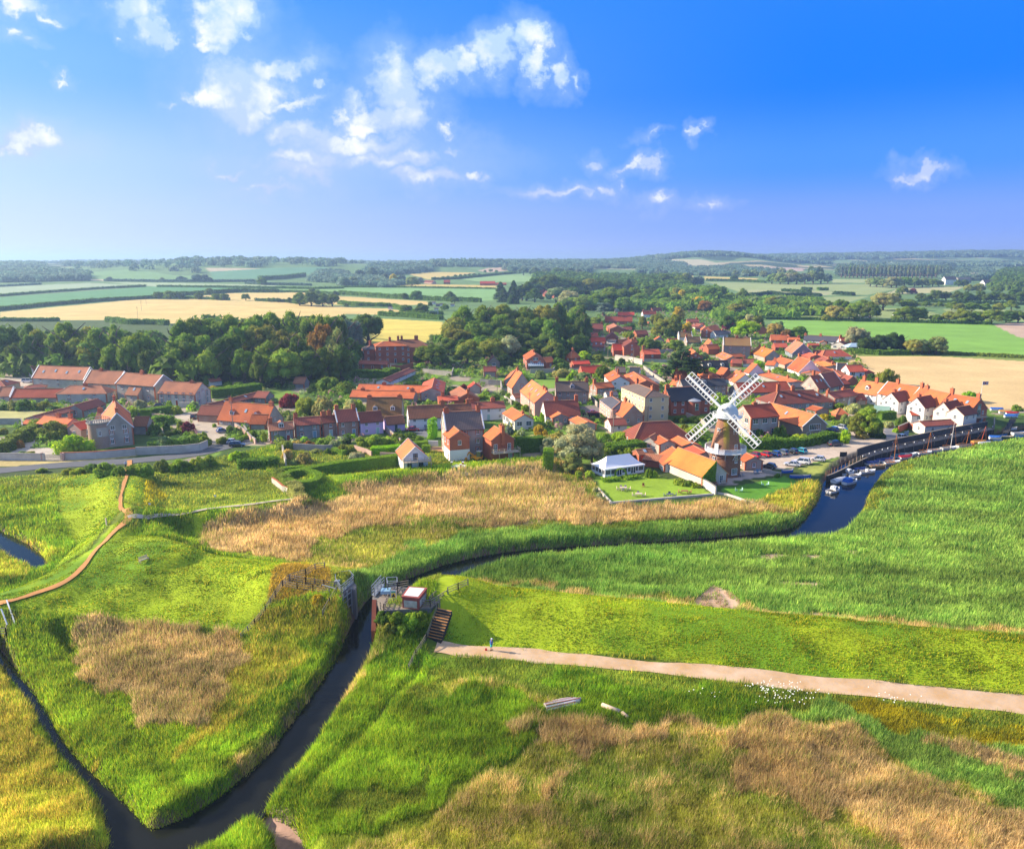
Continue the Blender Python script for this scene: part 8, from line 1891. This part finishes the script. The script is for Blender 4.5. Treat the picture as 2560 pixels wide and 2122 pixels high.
    w.hexa([(c0[0]-.3, c0[1], -2.2), (c0[0]+.35, c0[1], -2.2), (c1[0]+.35, c1[1], -2.2), (c1[0]-.3, c1[1], -2.2), (c0[0]-.3, c0[1], ZT), (c0[0]+.35, c0[1], ZT), (c1[0]+.35, c1[1], .5), (c1[0]-.3, c1[1], .5)]); bl2(w, 'wing_wall', [rust])
    d = MB(); prism(d, [S(1120, 400), S(1175, 482), S(1570, 455), S(1705, 360), S(1540, 298), S(1200, 300)], ZT-.12, ZT+.06); bl2(d, 'deck', [timber])
    t = MB(); rails(t, [S(1082, 350), S(1158, 262)], 1.5, 1.0, .08); rails(t, [S(1105, 362), S(1185, 275)], 1.5, 1.0, .08); prism(t, [S(1082, 352), S(1110, 365), S(1190, 275), S(1160, 262)], ZT, ZT+.12)
    rails(t, [S(1205, 300), S(1290, 295), S(1292, 340), S(1215, 350), S(1205, 300)], 1.9, .9, .09); bl2(t, 'steel_cage', [metal])
    h = MB(); h.box(*[float(x) for x in (S(1170,350)[0]-.2, S(1225,350)[0]+.2, S(1170,365)[1], S(1170,335)[1])], ZT+.4, ZT+.9); bl2(h, 'hatch', [plain('hatch_blue', (.25,.42,.55), .3)])
    f = MB(); rails(f, [S(1125, 445), S(1180, 480), S(1215, 400)], 1.1, .9, .09); rails(f, [S(1290, 300), S(1380, 285)], 1.1, .9, .09); rails(f, [S(1480, 440), S(1560, 452), S(1700, 365), S(1700, 345)], 1.1, 1.0, .09); rails(f, [S(1555, 420), S(1610, 370)], 1.1, .9, .09); bl2(f, 'fence', [timber])
    r2 = MB(); rails(r2, [S(1515, 312), S(1700, 350)], 1.1, 2.0, .12, 2); bl2(r2, 'barrier', [palewood])
    # control hut
    A, B, C, D = S(1330, 372, ZT+1.7), S(1465, 386, ZT+1.7), S(1530, 306, ZT+1.7), S(1386, 294, ZT+1.7)
    hut = empty('control_hut', (A[0], A[1], ZT)); tag(hut, 'low red brick control hut with flint panels and white gravel roof', 'hut'); oh = np.array(hut.location)
    def b3(mb, nm, mts): o = mb.build(nm, mts, hut); o.data.transform(Matrix.Translation(-oh)); return o
    m = MB(); prism(m, [A, B, C, D], ZT, ZT+1.7); b3(m, 'wall', [sbrick])
    pn = MB(); u = B-A; nA = np.array([u[1], -u[0], 0]); nA /= np.linalg.norm(nA); nA = nA if nA[1] < 0 else -nA
    a0, a1 = A+u*.1+nA*.04, A+u*.9+nA*.04; pn.face([(*a0[:2], ZT+.25), (*a1[:2], ZT+.25), (*a1[:2], ZT+1.35), (*a0[:2], ZT+1.35)])
    u = C-B; nB = np.array([u[1], -u[0], 0]); nB /= np.linalg.norm(nB); nB = nB if nB[0] > 0 else -nB; a0, a1 = B+u*.1+nB*.04, B+u*.9+nB*.04; pn.face([(*a0[:2], ZT+.25), (*a1[:2], ZT+.25), (*a1[:2], ZT+1.35), (*a0[:2], ZT+1.35)])
    b3(pn, 'panel', [mat('cobble_panel', (.62,.58,.52), (.20,.18,.16), var=.5, scale=3)])
    rf = MB(); cen = (A+B+C+D)/4; big = [cen+(q-cen)*1.07 for q in (A, B, C, D)]; sm = [cen+(q-cen)*.86 for q in (A, B, C, D)]; prism(rf, big, ZT+1.7, ZT+1.95, 0); prism(rf, sm, ZT+1.9, ZT+1.99, 1); b3(rf, 'roof', [sbrick, mat('roof_gravel', (.78,.74,.70), (.60,.56,.52), var=.2, scale=3)])
sluice()
def steps(tagk, b0, t0, zt, wd, n, label, m, lift=0.0):
    a = Gt(tagk, *b0); b = Pt(tagk, *t0, zt); root = empty('steps', tuple(a)); tag(root, label, 'steps'); d = b-a; l = np.linalg.norm(d[:2]); ang = math.atan2(d[1], d[0]); root.rotation_euler = (0, 0, ang)
    for i in range(n):
        x0, x1 = l*i/n, l*(i+1)/n; z = d[2]*(i+1)/n+lift; q = MB(); q.box(x0, x1+.05, -wd/2, wd/2, z-.9, z-.06, 1); q.box(x0-.06, x0+.05, -wd/2-.03, wd/2+.03, z-.25, z, 0); q.box(x0+.05, x1, -wd/2, wd/2, z-.06, z-.01, 2); q.build('step', [darkwood, darkwood, m], root)
    return a, b
trees('S', 'in front of the control hut', 'bushes by the sluice', '1180,470,560,170,d;1290,440,590,170,m;1400,450,600,170,l;1490,450,600,110,m;1230,540,640,120,o;1330,560,660,110,l;640,330,400,110,y', kind='bush', hmax=2.6)
steps('S', (1590, 728), (1682, 474), ZT, 2.3, 11, 'timber edged steps climbing the bank beside the control hut', dirt, .12)
steps('J', (725, 1345), (615, 1185), 2.7, 1.6, 9, 'short wooden steps down from the topiary garden', timber, .1)
def fence(tagk, pts, label, z=None, h=1.15, m=None, step=2.0, nr=3, w=.09, name='fence', cat='fence', group=None):
    q = [Gt(tagk, a, b) if z is None else Pt(tagk, a, b, z) for a, b in pts]; root = empty(name, tuple(q[0])); tag(root, label, cat, group); o = q[0]; mt = m or timber; r = MB()
    for a, b in zip(q, q[1:]):
        l = np.linalg.norm((b-a)[:2]); n = max(1, int(round(l/step))); pr = None
        for k in range(n+1):
            p = a+(b-a)*k/n; p = np.array([p[0], p[1], T(p[0], p[1]) if z is None else z])-o; pb = MB(); pb.bar(p-np.array([0,0,.4]), p+np.array([0,0,h]), w*1.5); pb.build('post', [mt], root)
            if pr is not None:
                for i in range(nr): zz = np.array([0, 0, h*(i+1)/nr-.1]); r.bar(pr+zz, p+zz, w*.5, w)
            pr = p
    r.build('rail', [mt], root)
fence('S', [(10,725),(120,605),(210,500),(290,370),(350,285)], 'post and rail fence climbing the bank left of the sluice'); fence('S', [(350,285),(470,310),(600,325),(735,350)], 'fence across the bank below the sluice platform')
fence('S', [(410,240),(540,262),(690,285),(775,300)], 'fence across the bank above the rusty scrub'); fence('S', [(350,285),(405,235),(540,195),(695,135)], 'fence running back over the bank left of the sluice')
fence('S', [(1385,980),(1440,860),(1530,725),(1580,600),(1620,480),(1640,455)], 'fence running down beside the bank steps'); fence('S', [(1705,345),(1790,310),(1870,275)], 'short fence on the bank right of the control hut')
fence('S', [(680,530),(735,430),(795,335)], 'sloping rail along the top of the brick wing wall', nr=2)
fence('N', [(-200,1330),(0,1340),(200,1340),(235,1200)], 'pale footbridge railing at the left edge', z=1.2, h=1.2, m=palewood, step=1.2, name='footbridge', cat='footbridge')
ls = MB(); 
for (a, b) in (((35, 520, 3.8), (225, 1010, 2.3)), ((205, 240, 4.0), (480, 1020, 2.3)), ((220, 350, 3.6), (480, 960, 1.9)), ((230, 440, 3.2), (480, 900, 1.5))): ls.bar(Pt('N', *a), Pt('N', *b), .16)
for k in range(7): t = k/6; ls.bar(Pt('N', 80+130*t, 540+420*t, 3.0-1.6*t), Pt('N', 250+190*t, 520+400*t, 3.0-1.6*t), .25, .08, 1)
tag(ls.build('stair_handrails', [plain('rail_white', (.75,.75,.75), .5), timber]), 'white stair handrails leading to the footbridge', 'handrails')
# garden and boundary walls
for tk, pts, h, m, cp_, lab in [
 ('A', [(-60,953),(100,952),(372,956)], 1.9, flintw, stone, 'pale flint wall left of the gate beside the road'), ('A', [(500,950),(620,948),(800,940),(1115,912)], 2.0, flintw, brickc, 'pale flint wall right of the gate below the round tower'), ('A', [(1118,910),(1300,903),(1500,893),(1640,878),(1705,850)], 2.2, flintw, stone, 'long curved flint wall ending by the road bend'),
 ('A', [(0,660),(180,660),(190,715)], 2.0, flint, stone, 'old flint wall behind the small lawn'), ('A', [(-30,845),(60,800),(170,745)], 1.2, flintw, stone, 'low pale wall along the tower house drive'), ('A', [(1250,600),(1340,608),(1400,620)], 1.4, brickp, None, 'brick wall at the corner of the gravel lane'), ('A', [(1475,520),(1580,520),(1585,470)], 2.0, flintw, None, 'flint courtyard wall before the hall'),
 ('A', [(1930,690),(2010,740),(2065,800)], 1.6, brickp, stone, 'broken brick wall below the dormered cottage'), ('B', [(30,700),(90,790),(130,820)], 1.5, brickp, stone, 'pinkish wall running down to the road'), ('B', [(520,195),(620,170),(630,195),(800,205),(960,208)], 2.4, flintd, stone, 'grey flint wall below the large wood'), ('B', [(1240,212),(1330,215),(1420,190)], 2.4, brick, None, 'red brick wall right of the stable'),
 ('B', [(1500,240),(1740,265),(1750,230)], 2.2, flint, stone, 'flint wall before the parking yard'), ('B', [(350,880),(365,950),(378,1000)], 1.8, flintw, stone, 'pale wall at the left end of the lawn'), ('B', [(440,870),(700,885),(760,880)], 2.0, flintd, None, 'grey garden wall behind the trees of the lawn'), ('B', [(940,870),(1040,900),(1080,920)], 1.4, brickp, None, 'low brick wall right of the lawn'), ('B', [(1200,720),(1260,770),(1320,820)], 1.5, brickp, stone, 'brick wall climbing through the terrace gardens'),
 ('B', [(1545,835),(1625,838)], 1.6, white, None, 'whitewashed block wall left of the tall house'), ('B', [(1150,925),(1290,930)], 1.3, brickp, None, 'low brick wall behind the long topiary hedge'), ('C', [(0,330),(70,335),(170,340),(180,400)], 2.2, flintd, stone, 'stone wall below the parking yard'), ('C', [(200,460),(260,500)], 1.8, flint, None, 'flint wall left of the gabled cottage'),
 ('C', [(410,240),(600,235),(620,215)], 2.0, flint, stone, 'flint wall at the back of the green lawn'), ('C', [(1110,125),(1230,140),(1335,165)], 2.4, flintw, stone, 'sunlit flint wall beside the lane'), ('C', [(895,440),(965,520)], 1.8, flint, None, 'wall beside the stone house yard'), ('C', [(840,600),(980,600),(985,640)], 1.6, darkwood, None, 'dark board fence below the crimson car'), ('C', [(1690,600),(1830,660),(1850,690)], 1.6, brickp, stone, 'brick wall below the bow windowed house'),
 ('C', [(1340,200),(1400,250),(1520,330)], 1.5, flint, None, 'low wall along the curving lane'), ('H', [(510,735),(700,760),(870,800)], 2.2, flintw, stone, 'pale wall before the purple brick gable'), ('H', [(1080,650),(1270,650)], 2.4, flintd, None, 'grey wall between the trees of the upper village'), ('H', [(890,760),(1240,770)], 1.6, flint, stone, 'low wall along the lane below the turret house'),
 ('D', [(1230,610),(1300,580),(1340,600)], 2.0, brick, stone, 'red brick wall left of the cream garage'), ('D', [(1270,650),(1300,640)], 2.0, doorb, None, 'pale blue garden gate by the white car'), ('D', [(350,690),(400,680)], 1.2, brickp, None, 'low brick pier in the hedge by the car park'), ('D', [(1060,470),(1170,480)], 2.6, doorg, None, 'pale blue panelled fence left of the first white wing'),
 ('T', [(1028,440),(1090,475),(1145,515)], 1.9, ivory, stone, 'sunlit pale wall below the ivy gable'), ('T', [(1160,510),(1240,520),(1330,550),(1400,578)], .5, flintw, None, 'low flint edging of the mill lawn'), ('T', [(285,588),(500,570),(800,545),(1130,518)], .45, flintw, None, 'long low flint edging in front of the marquee lawn'), ('T', [(180,470),(230,530),(285,588)], .6, flintw, None, 'short flint edging at the left of the marquee lawn'),
 ('T', [(1530,330),(1600,345),(1680,360)], .9, flint, None, 'low stone wall beside the patio'), ('T', [(1390,570),(1460,585)], .3, flintw, None, 'end of the lawn edging by the reeds'), ('T', [(440,235),(520,228),(525,250)], 1.5, darkwood, None, 'dark fence behind the marquee'),
 ('J', [(150,900),(240,960),(330,1040),(400,1060),(480,1130)], 1.5, flintw, brickc, 'crumbling pale wall below the brownish topiary'),
]: wall_line('wall' if m not in (darkwood, doorb, doorg) else ('fence' if m is not doorb else 'garden_gate'), pts, .35 if m not in (darkwood, doorb, doorg) else .1, h, m, lab, 'wall' if m not in (darkwood, doorb, doorg) else 'fence', cope=cp_, tagk=tk, group='garden walls of the village')
g = Gt('A', 437, 955); root = empty('gate', tuple(g)); tag(root, 'arched timber double gate between the pale flint walls', 'gate')
for s in (-1, 1):
    b = MB(); b.box(s*2.9-.25, s*2.9+.25, -.25, .25, -.3, 2.2); b.build('pier', [brickp], root); b = MB()
    for k in range(10): x = s*(.1+k*.26); b.box(x-.03, x+.03, -.03, .03, .1, 1.5+.4*(1-k/10))
    for z in (.15, .9, 1.4): b.box(min(s*.05, s*2.6), max(s*.05, s*2.6), -.05, .05, z, z+.12)
    b.build('leaf', [palewood], root)
# poles
def pole(tagk, x0, y0, y1, label):
    b = Gt(tagk, x0, y0); h = min(hgt_at(b, px(tagk, 0, y1)[1])-b[2], 11); root = empty('telegraph_pole', tuple(b)); tag(root, label, 'pole', 'telegraph poles'); p = MB(); p.tube((0, 0, -.3), (0, 0, h), .15, .10, 8); p.build('pole', [timber], root); c = MB(); c.box(-.8, .8, -.05, .05, h-.5, h-.38); c.box(-.6, .6, -.05, .05, h-1.0, h-.9); c.build('crossarm', [timber], root)
for a in [('A',1915,738,470,'tall pale telegraph pole in front of the dormered cottage'), ('F',842,478,408,'nearest telegraph pole standing in the pale wheat'), ('F',865,432,372,'second telegraph pole in the pale wheat'), ('F',893,395,350,'farthest telegraph pole in the pale wheat'), ('F',197,400,380,'little pole in the green field'),
          ('C',141,395,250,'telegraph pole beside the parking yard'), ('C',407,605,395,'telegraph pole before the large orange roof with four skylights'), ('C',1093,745,545,'telegraph pole beside the small cottage near the willow'), ('C',1375,640,505,'slim pole in front of the cream house'), ('H',752,800,575,'telegraph pole before the purple brick gable'),
          ('H',418,700,460,'telegraph pole beside the bright orange red cottage'), ('H',2035,110,0,'pole among the trees by the far road'), ('D',970,430,375,'short pole in the garden before the quay row'), ('K',1352,415,385,'pole in the meadow trees'), ('K',1942,425,375,'pole before the white halls'), ('G',1392,640,590,'pole beside the lane below the wood')]: pole(*a)
# ------------------------------------------------------------------ people
def person(base, h, face, top, legs, skin, hair, label, hat=None, long=True):
    root = empty('person', tuple(base), R(face)); tag(root, label, 'person'); k = h/1.75
    V = [(0,0,.95),(0,0,1.15),(.01,0,1.38),(.03,0,1.50),(.05,0,1.64),(0,.10,.90),(.06,.10,.50),(.02,.10,.08),(.16,.11,.03),(0,-.10,.90),(-.08,-.10,.50),(-.14,-.10,.08),(-.01,-.11,.03),
         (.01,.19,1.40),(.04,.24,1.14),(.24,.16,1.10),(.31,.13,1.12),(.01,-.19,1.40),(.02,-.25,1.14),(.20,-.20,1.05),(.27,-.18,1.06)]
    E = [(0,1),(1,2),(2,3),(3,4),(0,5),(5,6),(6,7),(7,8),(0,9),(9,10),(10,11),(11,12),(2,13),(13,14),(14,15),(15,16),(2,17),(17,18),(18,19),(19,20)]
    Rr = [.15,.14,.15,.06,.105,.10,.065,.045,.04,.10,.065,.045,.04,.07,.05,.04,.035,.07,.05,.04,.035]
    me = bpy.data.meshes.new('body'); me.from_pydata([(a*k, b*k, c*k) for a, b, c in V], E, []); o = bpy.data.objects.new('body', me); COL.objects.link(o); o.parent = root
    sk = o.modifiers.new('skin', 'SKIN'); 
    for i, r in enumerate(Rr): me.skin_vertices[0].data[i].radius = (r*k, r*k); me.skin_vertices[0].data[i].use_root = (i == 0)
    o.modifiers.new('sub', 'SUBSURF').levels = 1; o.modifiers['sub'].render_levels = 1; me.materials.append(skin)
    c = MB(); c.lathe([(.17, .86), (.19, 1.0), (.17, 1.15), (.19, 1.35), (.14, 1.46), (.07, 1.5)], 14); 
    for s in (-1, 1): c.tube((.01, s*.17, 1.41), (.04, s*.25, 1.13), .075, .06, 8); c.tube((.04, s*.25, 1.13), (.22, s*.18, 1.09), .06, .045, 8)
    t = c.build('jacket', [top], root); t.scale = (k, k, k)
    c = MB()
    c.lathe([(.18, .93), (.17, .80)], 12)
    for s, kx in ((1, .06), (-1, -.08)): c.tube((0, s*.095, .88), (kx, s*.10, .50), .115, .085, 8); (c.tube((kx, s*.10, .50), (kx*.8, s*.10, .14), .085, .07, 8) if long else None)
    t = c.build('trousers', [legs], root); t.scale = (k, k, k)
    c = MB(); c.lathe([(.11, 1.62), (.12, 1.68), (.09, 1.76), (0, 1.785)], 12, 0, (.045, 0)); 
    if hat: c.box(.10, .24, -.08, .08, 1.66, 1.68)
    t = c.build('hat' if hat else 'hair', [hat or hair], root); t.scale = (k, k, k)
    f = MB(); 
    for s in (-1, 1): f.box(.138, .15, s*.035-.012, s*.035+.012, 1.635, 1.65, 0)
    f.box(.145, .175, -.015, .015, 1.59, 1.63, 1); f.box(.14, .15, -.025, .025, 1.56, 1.568, 0); t = f.build('face', [black, skin], root); t.scale = (k, k, k)
    for s in (-1, 1):
        b = MB(); x = .04 if s > 0 else -.12; b.box(x-.07, x+.17, s*.10-.045, s*.10+.045, -.01, .09); t = b.build('shoe', [black], root); t.scale = (k, k, k)
        hnd = MB(); hx, hy_, hz = (.27, .15, 1.10) if s > 0 else (.25, -.19, 1.05); hnd.box(hx-.03, hx+.05, hy_-.04, hy_+.04, hz-.015, hz+.02)
        for i in range(4): hnd.bar((hx+.05, hy_-.03+i*.02, hz), (hx+.05+[.055,.065,.06,.045][i], hy_-.03+i*.02, hz-.03), .015)
        hnd.bar((hx, hy_-s*.04, hz), (hx+.05, hy_-s*.075, hz+.01), .018); t = hnd.build('hand', [skin], root); t.scale = (k, k, k)
    return root
skinm = plain('skin', (.55,.32,.22), .6); pb = Gt('S', 2062, 812)
person(pb+np.array([0,0,.12]), 1.85, -5, plain('jacket_blue', (.02,.10,.42), .8), plain('trousers_teal', (.03,.50,.45), .8), skinm, trim, 'walker in blue jacket, teal trousers and white cap on the track', hat=trim, long=False)
bg = MB(); bg.box(-.14, .14, -.1, .1, 0, .22); bg.bar((0, 0, .22), (0, 0, .34), .2, .03); o = bg.build('bag', [plain('bag_red', (.6,.01,.03), .7)]); o.location = (pb[0]-.75, pb[1], pb[2]+.12); tag(o, 'small red bag on the track beside the walker', 'bag')
p1 = Gt('W', 314, 1168); person(p1, 1.7, -90, plain('shirt_paleblue', (.35,.50,.80), .8), plain('shorts_maroon', (.10,.02,.05), .8), skinm, plain('hair_grey', (.4,.38,.36), .9), 'person in pale blue top walking between the roadside bushes')
p2 = Gt('W', 326.5, 1176); person(p2, 1.3, -90, plain('shirt_white', (.7,.78,.82), .8), plain('trousers_dark', (.03,.03,.05), .8), skinm, plain('hair_dark', (.05,.04,.03), .9), 'smaller person in white lower down the path between the bushes')
# bench, wrecks, furniture
def bench(tagk, x, y, head, label, m=palewood, L=1.6, cat='bench', name='bench', group=None):
    b = Gt(tagk, x, y); root = empty(name, tuple(b), R(head)); tag(root, label, cat, group); q = MB(); q.box(-L/2, L/2, -.25, .25, .42, .48); q.build('seat', [m], root); q = MB()
    for z in (.6, .75, .9): q.box(-L/2, L/2, .22, .27, z, z+.09)
    q.build('backrest', [m], root)
    for sx in (-1, 1):
        for sy in (-1, 1): q = MB(); q.box(sx*L*.46-.04, sx*L*.46+.04, sy*.22-.04, sy*.22+.04, 0, .95 if sy > 0 else .62); q.build('leg', [m], root)
def table(tagk, x, y, n, label, m=palewood):
    b = Gt(tagk, x, y); root = empty('garden_table', tuple(b)); tag(root, label, 'table', 'garden furniture on the mill lawns'); q = MB(); q.box(-.8, .8, -.45, .45, .70, .76); q.build('tabletop', [m], root)
    for sx in (-1, 1):
        for sy in (-1, 1): q = MB(); q.box(sx*.7-.04, sx*.7+.04, sy*.38-.04, sy*.38+.04, 0, .7); q.build('leg', [m], root)
    return b
bench('U', 880, 742, 60, 'pale bench facing away on the top of the grass bank')
bench('V', 1278, 322, 10, 'small grey bench below the bright bank', metal, 1.3)
def chairs(b, spots, who, m):
    for i, (dx, dy, hd) in enumerate(spots):
        root = empty('garden_chair', (b[0]+dx, b[1]+dy, b[2]), R(hd)); tag(root, f'{who}, {ORD[i]} from the left', 'chair', 'garden furniture on the mill lawns'); q = MB(); q.box(-.28, .28, -.25, .25, .40, .46); q.build('seat', [m], root); q = MB(); q.box(-.28, .28, .22, .27, .46, 1.0); q.build('backrest', [m], root)
        for sx in (-1, 1):
            for sy in (-1, 1): q = MB(); q.box(sx*.25-.03, sx*.25+.03, sy*.21-.03, sy*.21+.03, 0, .4); q.build('leg', [m], root)
palef = mat('pale_furniture', (.62,.50,.40), var=.1); greyf = mat('grey_furniture', (.10,.12,.16), var=.1); brownf = mat('brown_furniture', (.28,.10,.06), var=.1)
chairs(table('T', 390, 478, 0, 'large pale table on the left of the marquee lawn', palef), [(-1.4, 0, 90), (-.5, .9, 0), (-.3, -.9, 180), (.6, .9, 0), (1.4, 0, -90)], 'pale chair round the large pale table', palef)
chairs(table('T', 515, 528, 0, 'smaller pale table near the front of the marquee lawn', palef), [(-1.3, 0, 90), (0, .9, 0), (1.3, 0, -90)], 'pale chair at the smaller table', palef)
chairs(table('T', 770, 532, 0, 'dark blue grey table near the front edging', greyf), [(-1.2, -.2, 90), (.1, .9, 0), (1.2, 0, -90)], 'dark blue grey chair', greyf)
chairs(table('T', 890, 505, 0, 'brown table right of the dark furniture', brownf), [(-1.2, 0, 90), (1.3, 0, -90)], 'brown chair at the brown table', brownf)
chairs(Gt('T', 555, 452), [(0, 0, 20)], 'lone brown chair by the paving', brownf)
chairs(Gt('T', 1335, 488), [(-.6, 0, 80), (.6, 0, -80)], 'green metal chair on the lit side of the mill lawn', doorg); chairs(Gt('T', 1550, 440), [(-.6, 0, 80), (.6, 0, -80)], 'pale green chair in the shaded middle of the mill lawn', doorg)
for i, (x, y, hd, lab, m) in enumerate([(1215,430,30,'pale sun lounger beside the white door of the ivy cottage',palewood), (1140,440,20,'dark bench by the sunlit pale wall',brownf), (1480,345,20,'pale blue lounger at the patio edge',doorb), (1500,335,20,'second pale blue lounger at the patio edge',doorb), (1340,368,80,'dark grey chair by the foot of the windmill',greyf), (1370,362,80,'pale grey chair next to the dark one by the windmill',metal)]): bench('T', x, y, hd, lab, m, 1.5 if i < 4 else .7, 'lounger', 'lounger', 'loungers on the patio')
arch = MB(); b = Gt('T', 365, 372)
V3 = []; 
for k in range(900):
    a = random.uniform(0, math.pi) if k % 3 else 0; 
    if k % 3: V3.append((b[0]+1.3*math.cos(a)*random.uniform(.85, 1.1), b[1]+random.uniform(-.3, .3), b[2]+1.3+1.0*math.sin(a)*random.uniform(.85, 1.1)))
    else: V3.append((b[0]+random.choice((-1.3, 1.3))+random.uniform(-.25, .25), b[1]+random.uniform(-.3, .3), b[2]+random.uniform(0, 1.4)))
V3 = np.array(V3); leafy('garden_arch', V3, np.tile((0, -1, .4), (900, 1)), .12, np.array(TC['l'])[None]*np.random.default_rng(3).uniform(.6, 1.3, (900, 1)), 'leafy rose arch in front of the marquee', 'arch')
def wreck():
    b = Gt('Y', 1185, 735); root = empty('wreck', (b[0], b[1], b[2]+.15), R(22)); root.rotation_euler = (R(12), 0, R(20)); tag(root, 'upturned weathered boat hull lying in the grass', 'boat wreck'); m = MB(); L, W = 4.8, 1.7; rr = []
    for t, w_ in ((-.5, .75), (-.3, .95), (0, 1), (.25, .85), (.42, .45), (.5, .05)): w = W/2*w_; rr.append([(t*L, -w, 0), (t*L, -w*.9, .42), (t*L, -w*.35, .62), (t*L, w*.35, .62), (t*L, w*.9, .42), (t*L, w, 0)])
    for a, q in zip(rr, rr[1:]):
        for i in range(5): m.face([a[i], q[i], q[i+1], a[i+1]], 0)
    m.face(rr[0]); m.build('hull', [mat('peeling_paint', (.62,.60,.66), (.30,.20,.19), var=.4, scale=1.5, stripes=(1,.33,.35))], root); k = MB(); k.bar((-L/2, 0, .66), (L*.45, 0, .6), .1, .12); 
    for s in (-1, 1): k.bar((-L/2, s*.45, .58), (L*.3, s*.4, .56), .08, .06)
    k.build('keel', [mat('keel_wood', (.35,.14,.10), var=.2)], root)
    a, c = Gt('Y', 1412, 742), Gt('Y', 1515, 785); o = MB(); o.tube((*a[:2], a[2]+.35), (*c[:2], c[2]+.45), .30, .26, 10); tag(o.build('log', [mat('bleached_wood', (.62,.47,.38), (.40,.28,.2), var=.3)], None, True), 'pale fallen log in the grass right of the wreck', 'log')
    a, c = Gt('Y', 1528, 792), Gt('Y', 1562, 815); o = MB(); o.tube((*a[:2], a[2]+.4), (*c[:2], c[2]+.4), .28, .2, 10); tag(o.build('log', [MATS['bleached_wood']], None, True), 'short pale log end beside the longer log', 'log')
wreck()
def digger():
    b = Gt('B', 1950, 962); root = empty('digger', tuple(b), R(160)); tag(root, 'yellow digger with a dark cab in the building yard', 'digger'); y = mat('digger_yellow', (.65,.28,.02), var=.15)
    q = MB(); q.box(-1.2, 1.2, -.9, .9, .7, 1.5); q.box(1.2, 1.9, -.5, .5, .7, 1.3); q.build('body', [y], root); q = MB(); q.box(-1.1, .1, -.75, .75, 1.5, 2.9, 0); q.box(-1.2, .2, -.8, .8, 2.9, 3.0, 1); q.build('cab', [glass, metal], root)
    for sx in (-1, 1):
        for sy in (-1, 1): q = MB(); q.tube((sx*1.0, sy*.95-.2, .55), (sx*1.0, sy*.95+.2, .55), .55, .55, 16); q.build('wheel', [black], root)
    q = MB(); q.bar((1.2, 0, 1.6), (2.6, 0, 2.4), .3); q.bar((2.6, 0, 2.4), (3.4, 0, .8), .25); q.build('arm', [y], root); q = MB(); q.hexa([(3.0, -.6, .2), (3.8, -.6, .2), (3.8, .6, .2), (3.0, .6, .2), (3.1, -.6, .9), (3.5, -.6, .9), (3.5, .6, .9), (3.1, .6, .9)]); q.build('bucket', [y], root)
digger()
b = Pt('L', 585, 905, 1.9); root = empty('terrace_slab', (b[0], b[1], 1.5)); tag(root, 'small white paved terrace with three brick piers on the bank', 'terrace'); q = MB(); q.box(-2.0, 2.0, -1.3, 1.3, -.6, .35); q.build('paving', [white], root)
for sx, sy in ((-1.9, 1.1), (1.0, 1.2), (.6, -1.2)): q = MB(); q.box(sx-.22, sx+.22, sy-.22, sy+.22, -.4, .95, 0); q.box(sx-.28, sx+.28, sy-.28, sy+.28, .95, 1.08, 1); q.build('pier', [brickc, trim], root)
for i, (x, y, w, h, c, lab) in enumerate([(565,382,9,3,'w','first allotment hut with blue grey roof'), (590,395,7,2.6,'G','small grey allotment hut'), (615,392,8,2.8,'w','middle white allotment hut'), (640,400,7,2.6,'G','blue grey allotment shed near the hedge'), (580,420,9,3,'w','lowest allotment hut among vegetables'), (680,395,8,3,'w','allotment greenhouse at the right'), (300,412,9,3.5,'w','lone white hut left of the allotments')]):
    house('G', 'L', x-5, y-5, x+7, y-5, y+2, y+6, w*.6, c, 's', 'w0', 'allotment_hut', lab, 'allotment huts', 'hut')
gp = Gt('G', 562, 456); q = MB()
for a, b_ in (((-6, 0, 0), (-6, 0, 3.4)), ((6, 0, 0), (6, 0, 3.4)), ((-6, 0, 3.4), (6, 0, 3.4))): q.bar(a, b_, .35)
o = q.build('goalposts', [trim]); o.location = tuple(gp); tag(o, 'white football goalposts beside the allotments', 'goalposts')
# canopy pavilion behind the slate cottages
b = Gt('I', 1645, 515); root = empty('pavilion', tuple(b)); tag(root, 'pale blue canopy pavilion beside the dark pines', 'pavilion'); q = MB(); r0 = [(-5, -4, 3), (5, -4, 3), (5, 4, 3), (-5, 4, 3)]; r1 = [(-1.5, 0, 5), (1.5, 0, 5)]
q.face([r0[0], r0[1], r1[1], r1[0]]); q.face([r0[1], r0[2], r1[1]]); q.face([r0[2], r0[3], r1[0], r1[1]]); q.face([r0[3], r0[0], r1[0]]); q.box(-5, 5, -4, 4, 2.7, 3.0); q.build('canopy', [plain('canopy_blue', (.35,.48,.62), .7)], root)
for sx in (-4.7, 0, 4.7):
    for sy in (-3.7, 3.7): q = MB(); q.box(sx-.1, sx+.1, sy-.1, sy+.1, -.2, 2.7); q.build('post', [trim], root)
# ------------------------------------------------------------------ haze: a box of thin air round the whole valley
def haze():
    mb = MB(); mb.box(-9500, 9500, -130, 12500, -6, 118)
    m = bpy.data.materials.new('thin_air'); m.use_nodes = True; nt = m.node_tree; nt.nodes.clear()
    v = nt.nodes.new('ShaderNodeVolumePrincipled'); v.inputs['Color'].default_value = (.46, .68, 1.0, 1); v.inputs['Density'].default_value = .00017
    v.inputs['Anisotropy'].default_value = .35
    o = nt.nodes.new('ShaderNodeOutputMaterial'); nt.links.new(v.outputs[0], o.inputs['Volume'])
    m.cycles.homogeneous_volume = True
    tag(mb.build('haze', [m]), 'thin blue summer haze over the valley', kind='stuff')
haze()
vegetation()
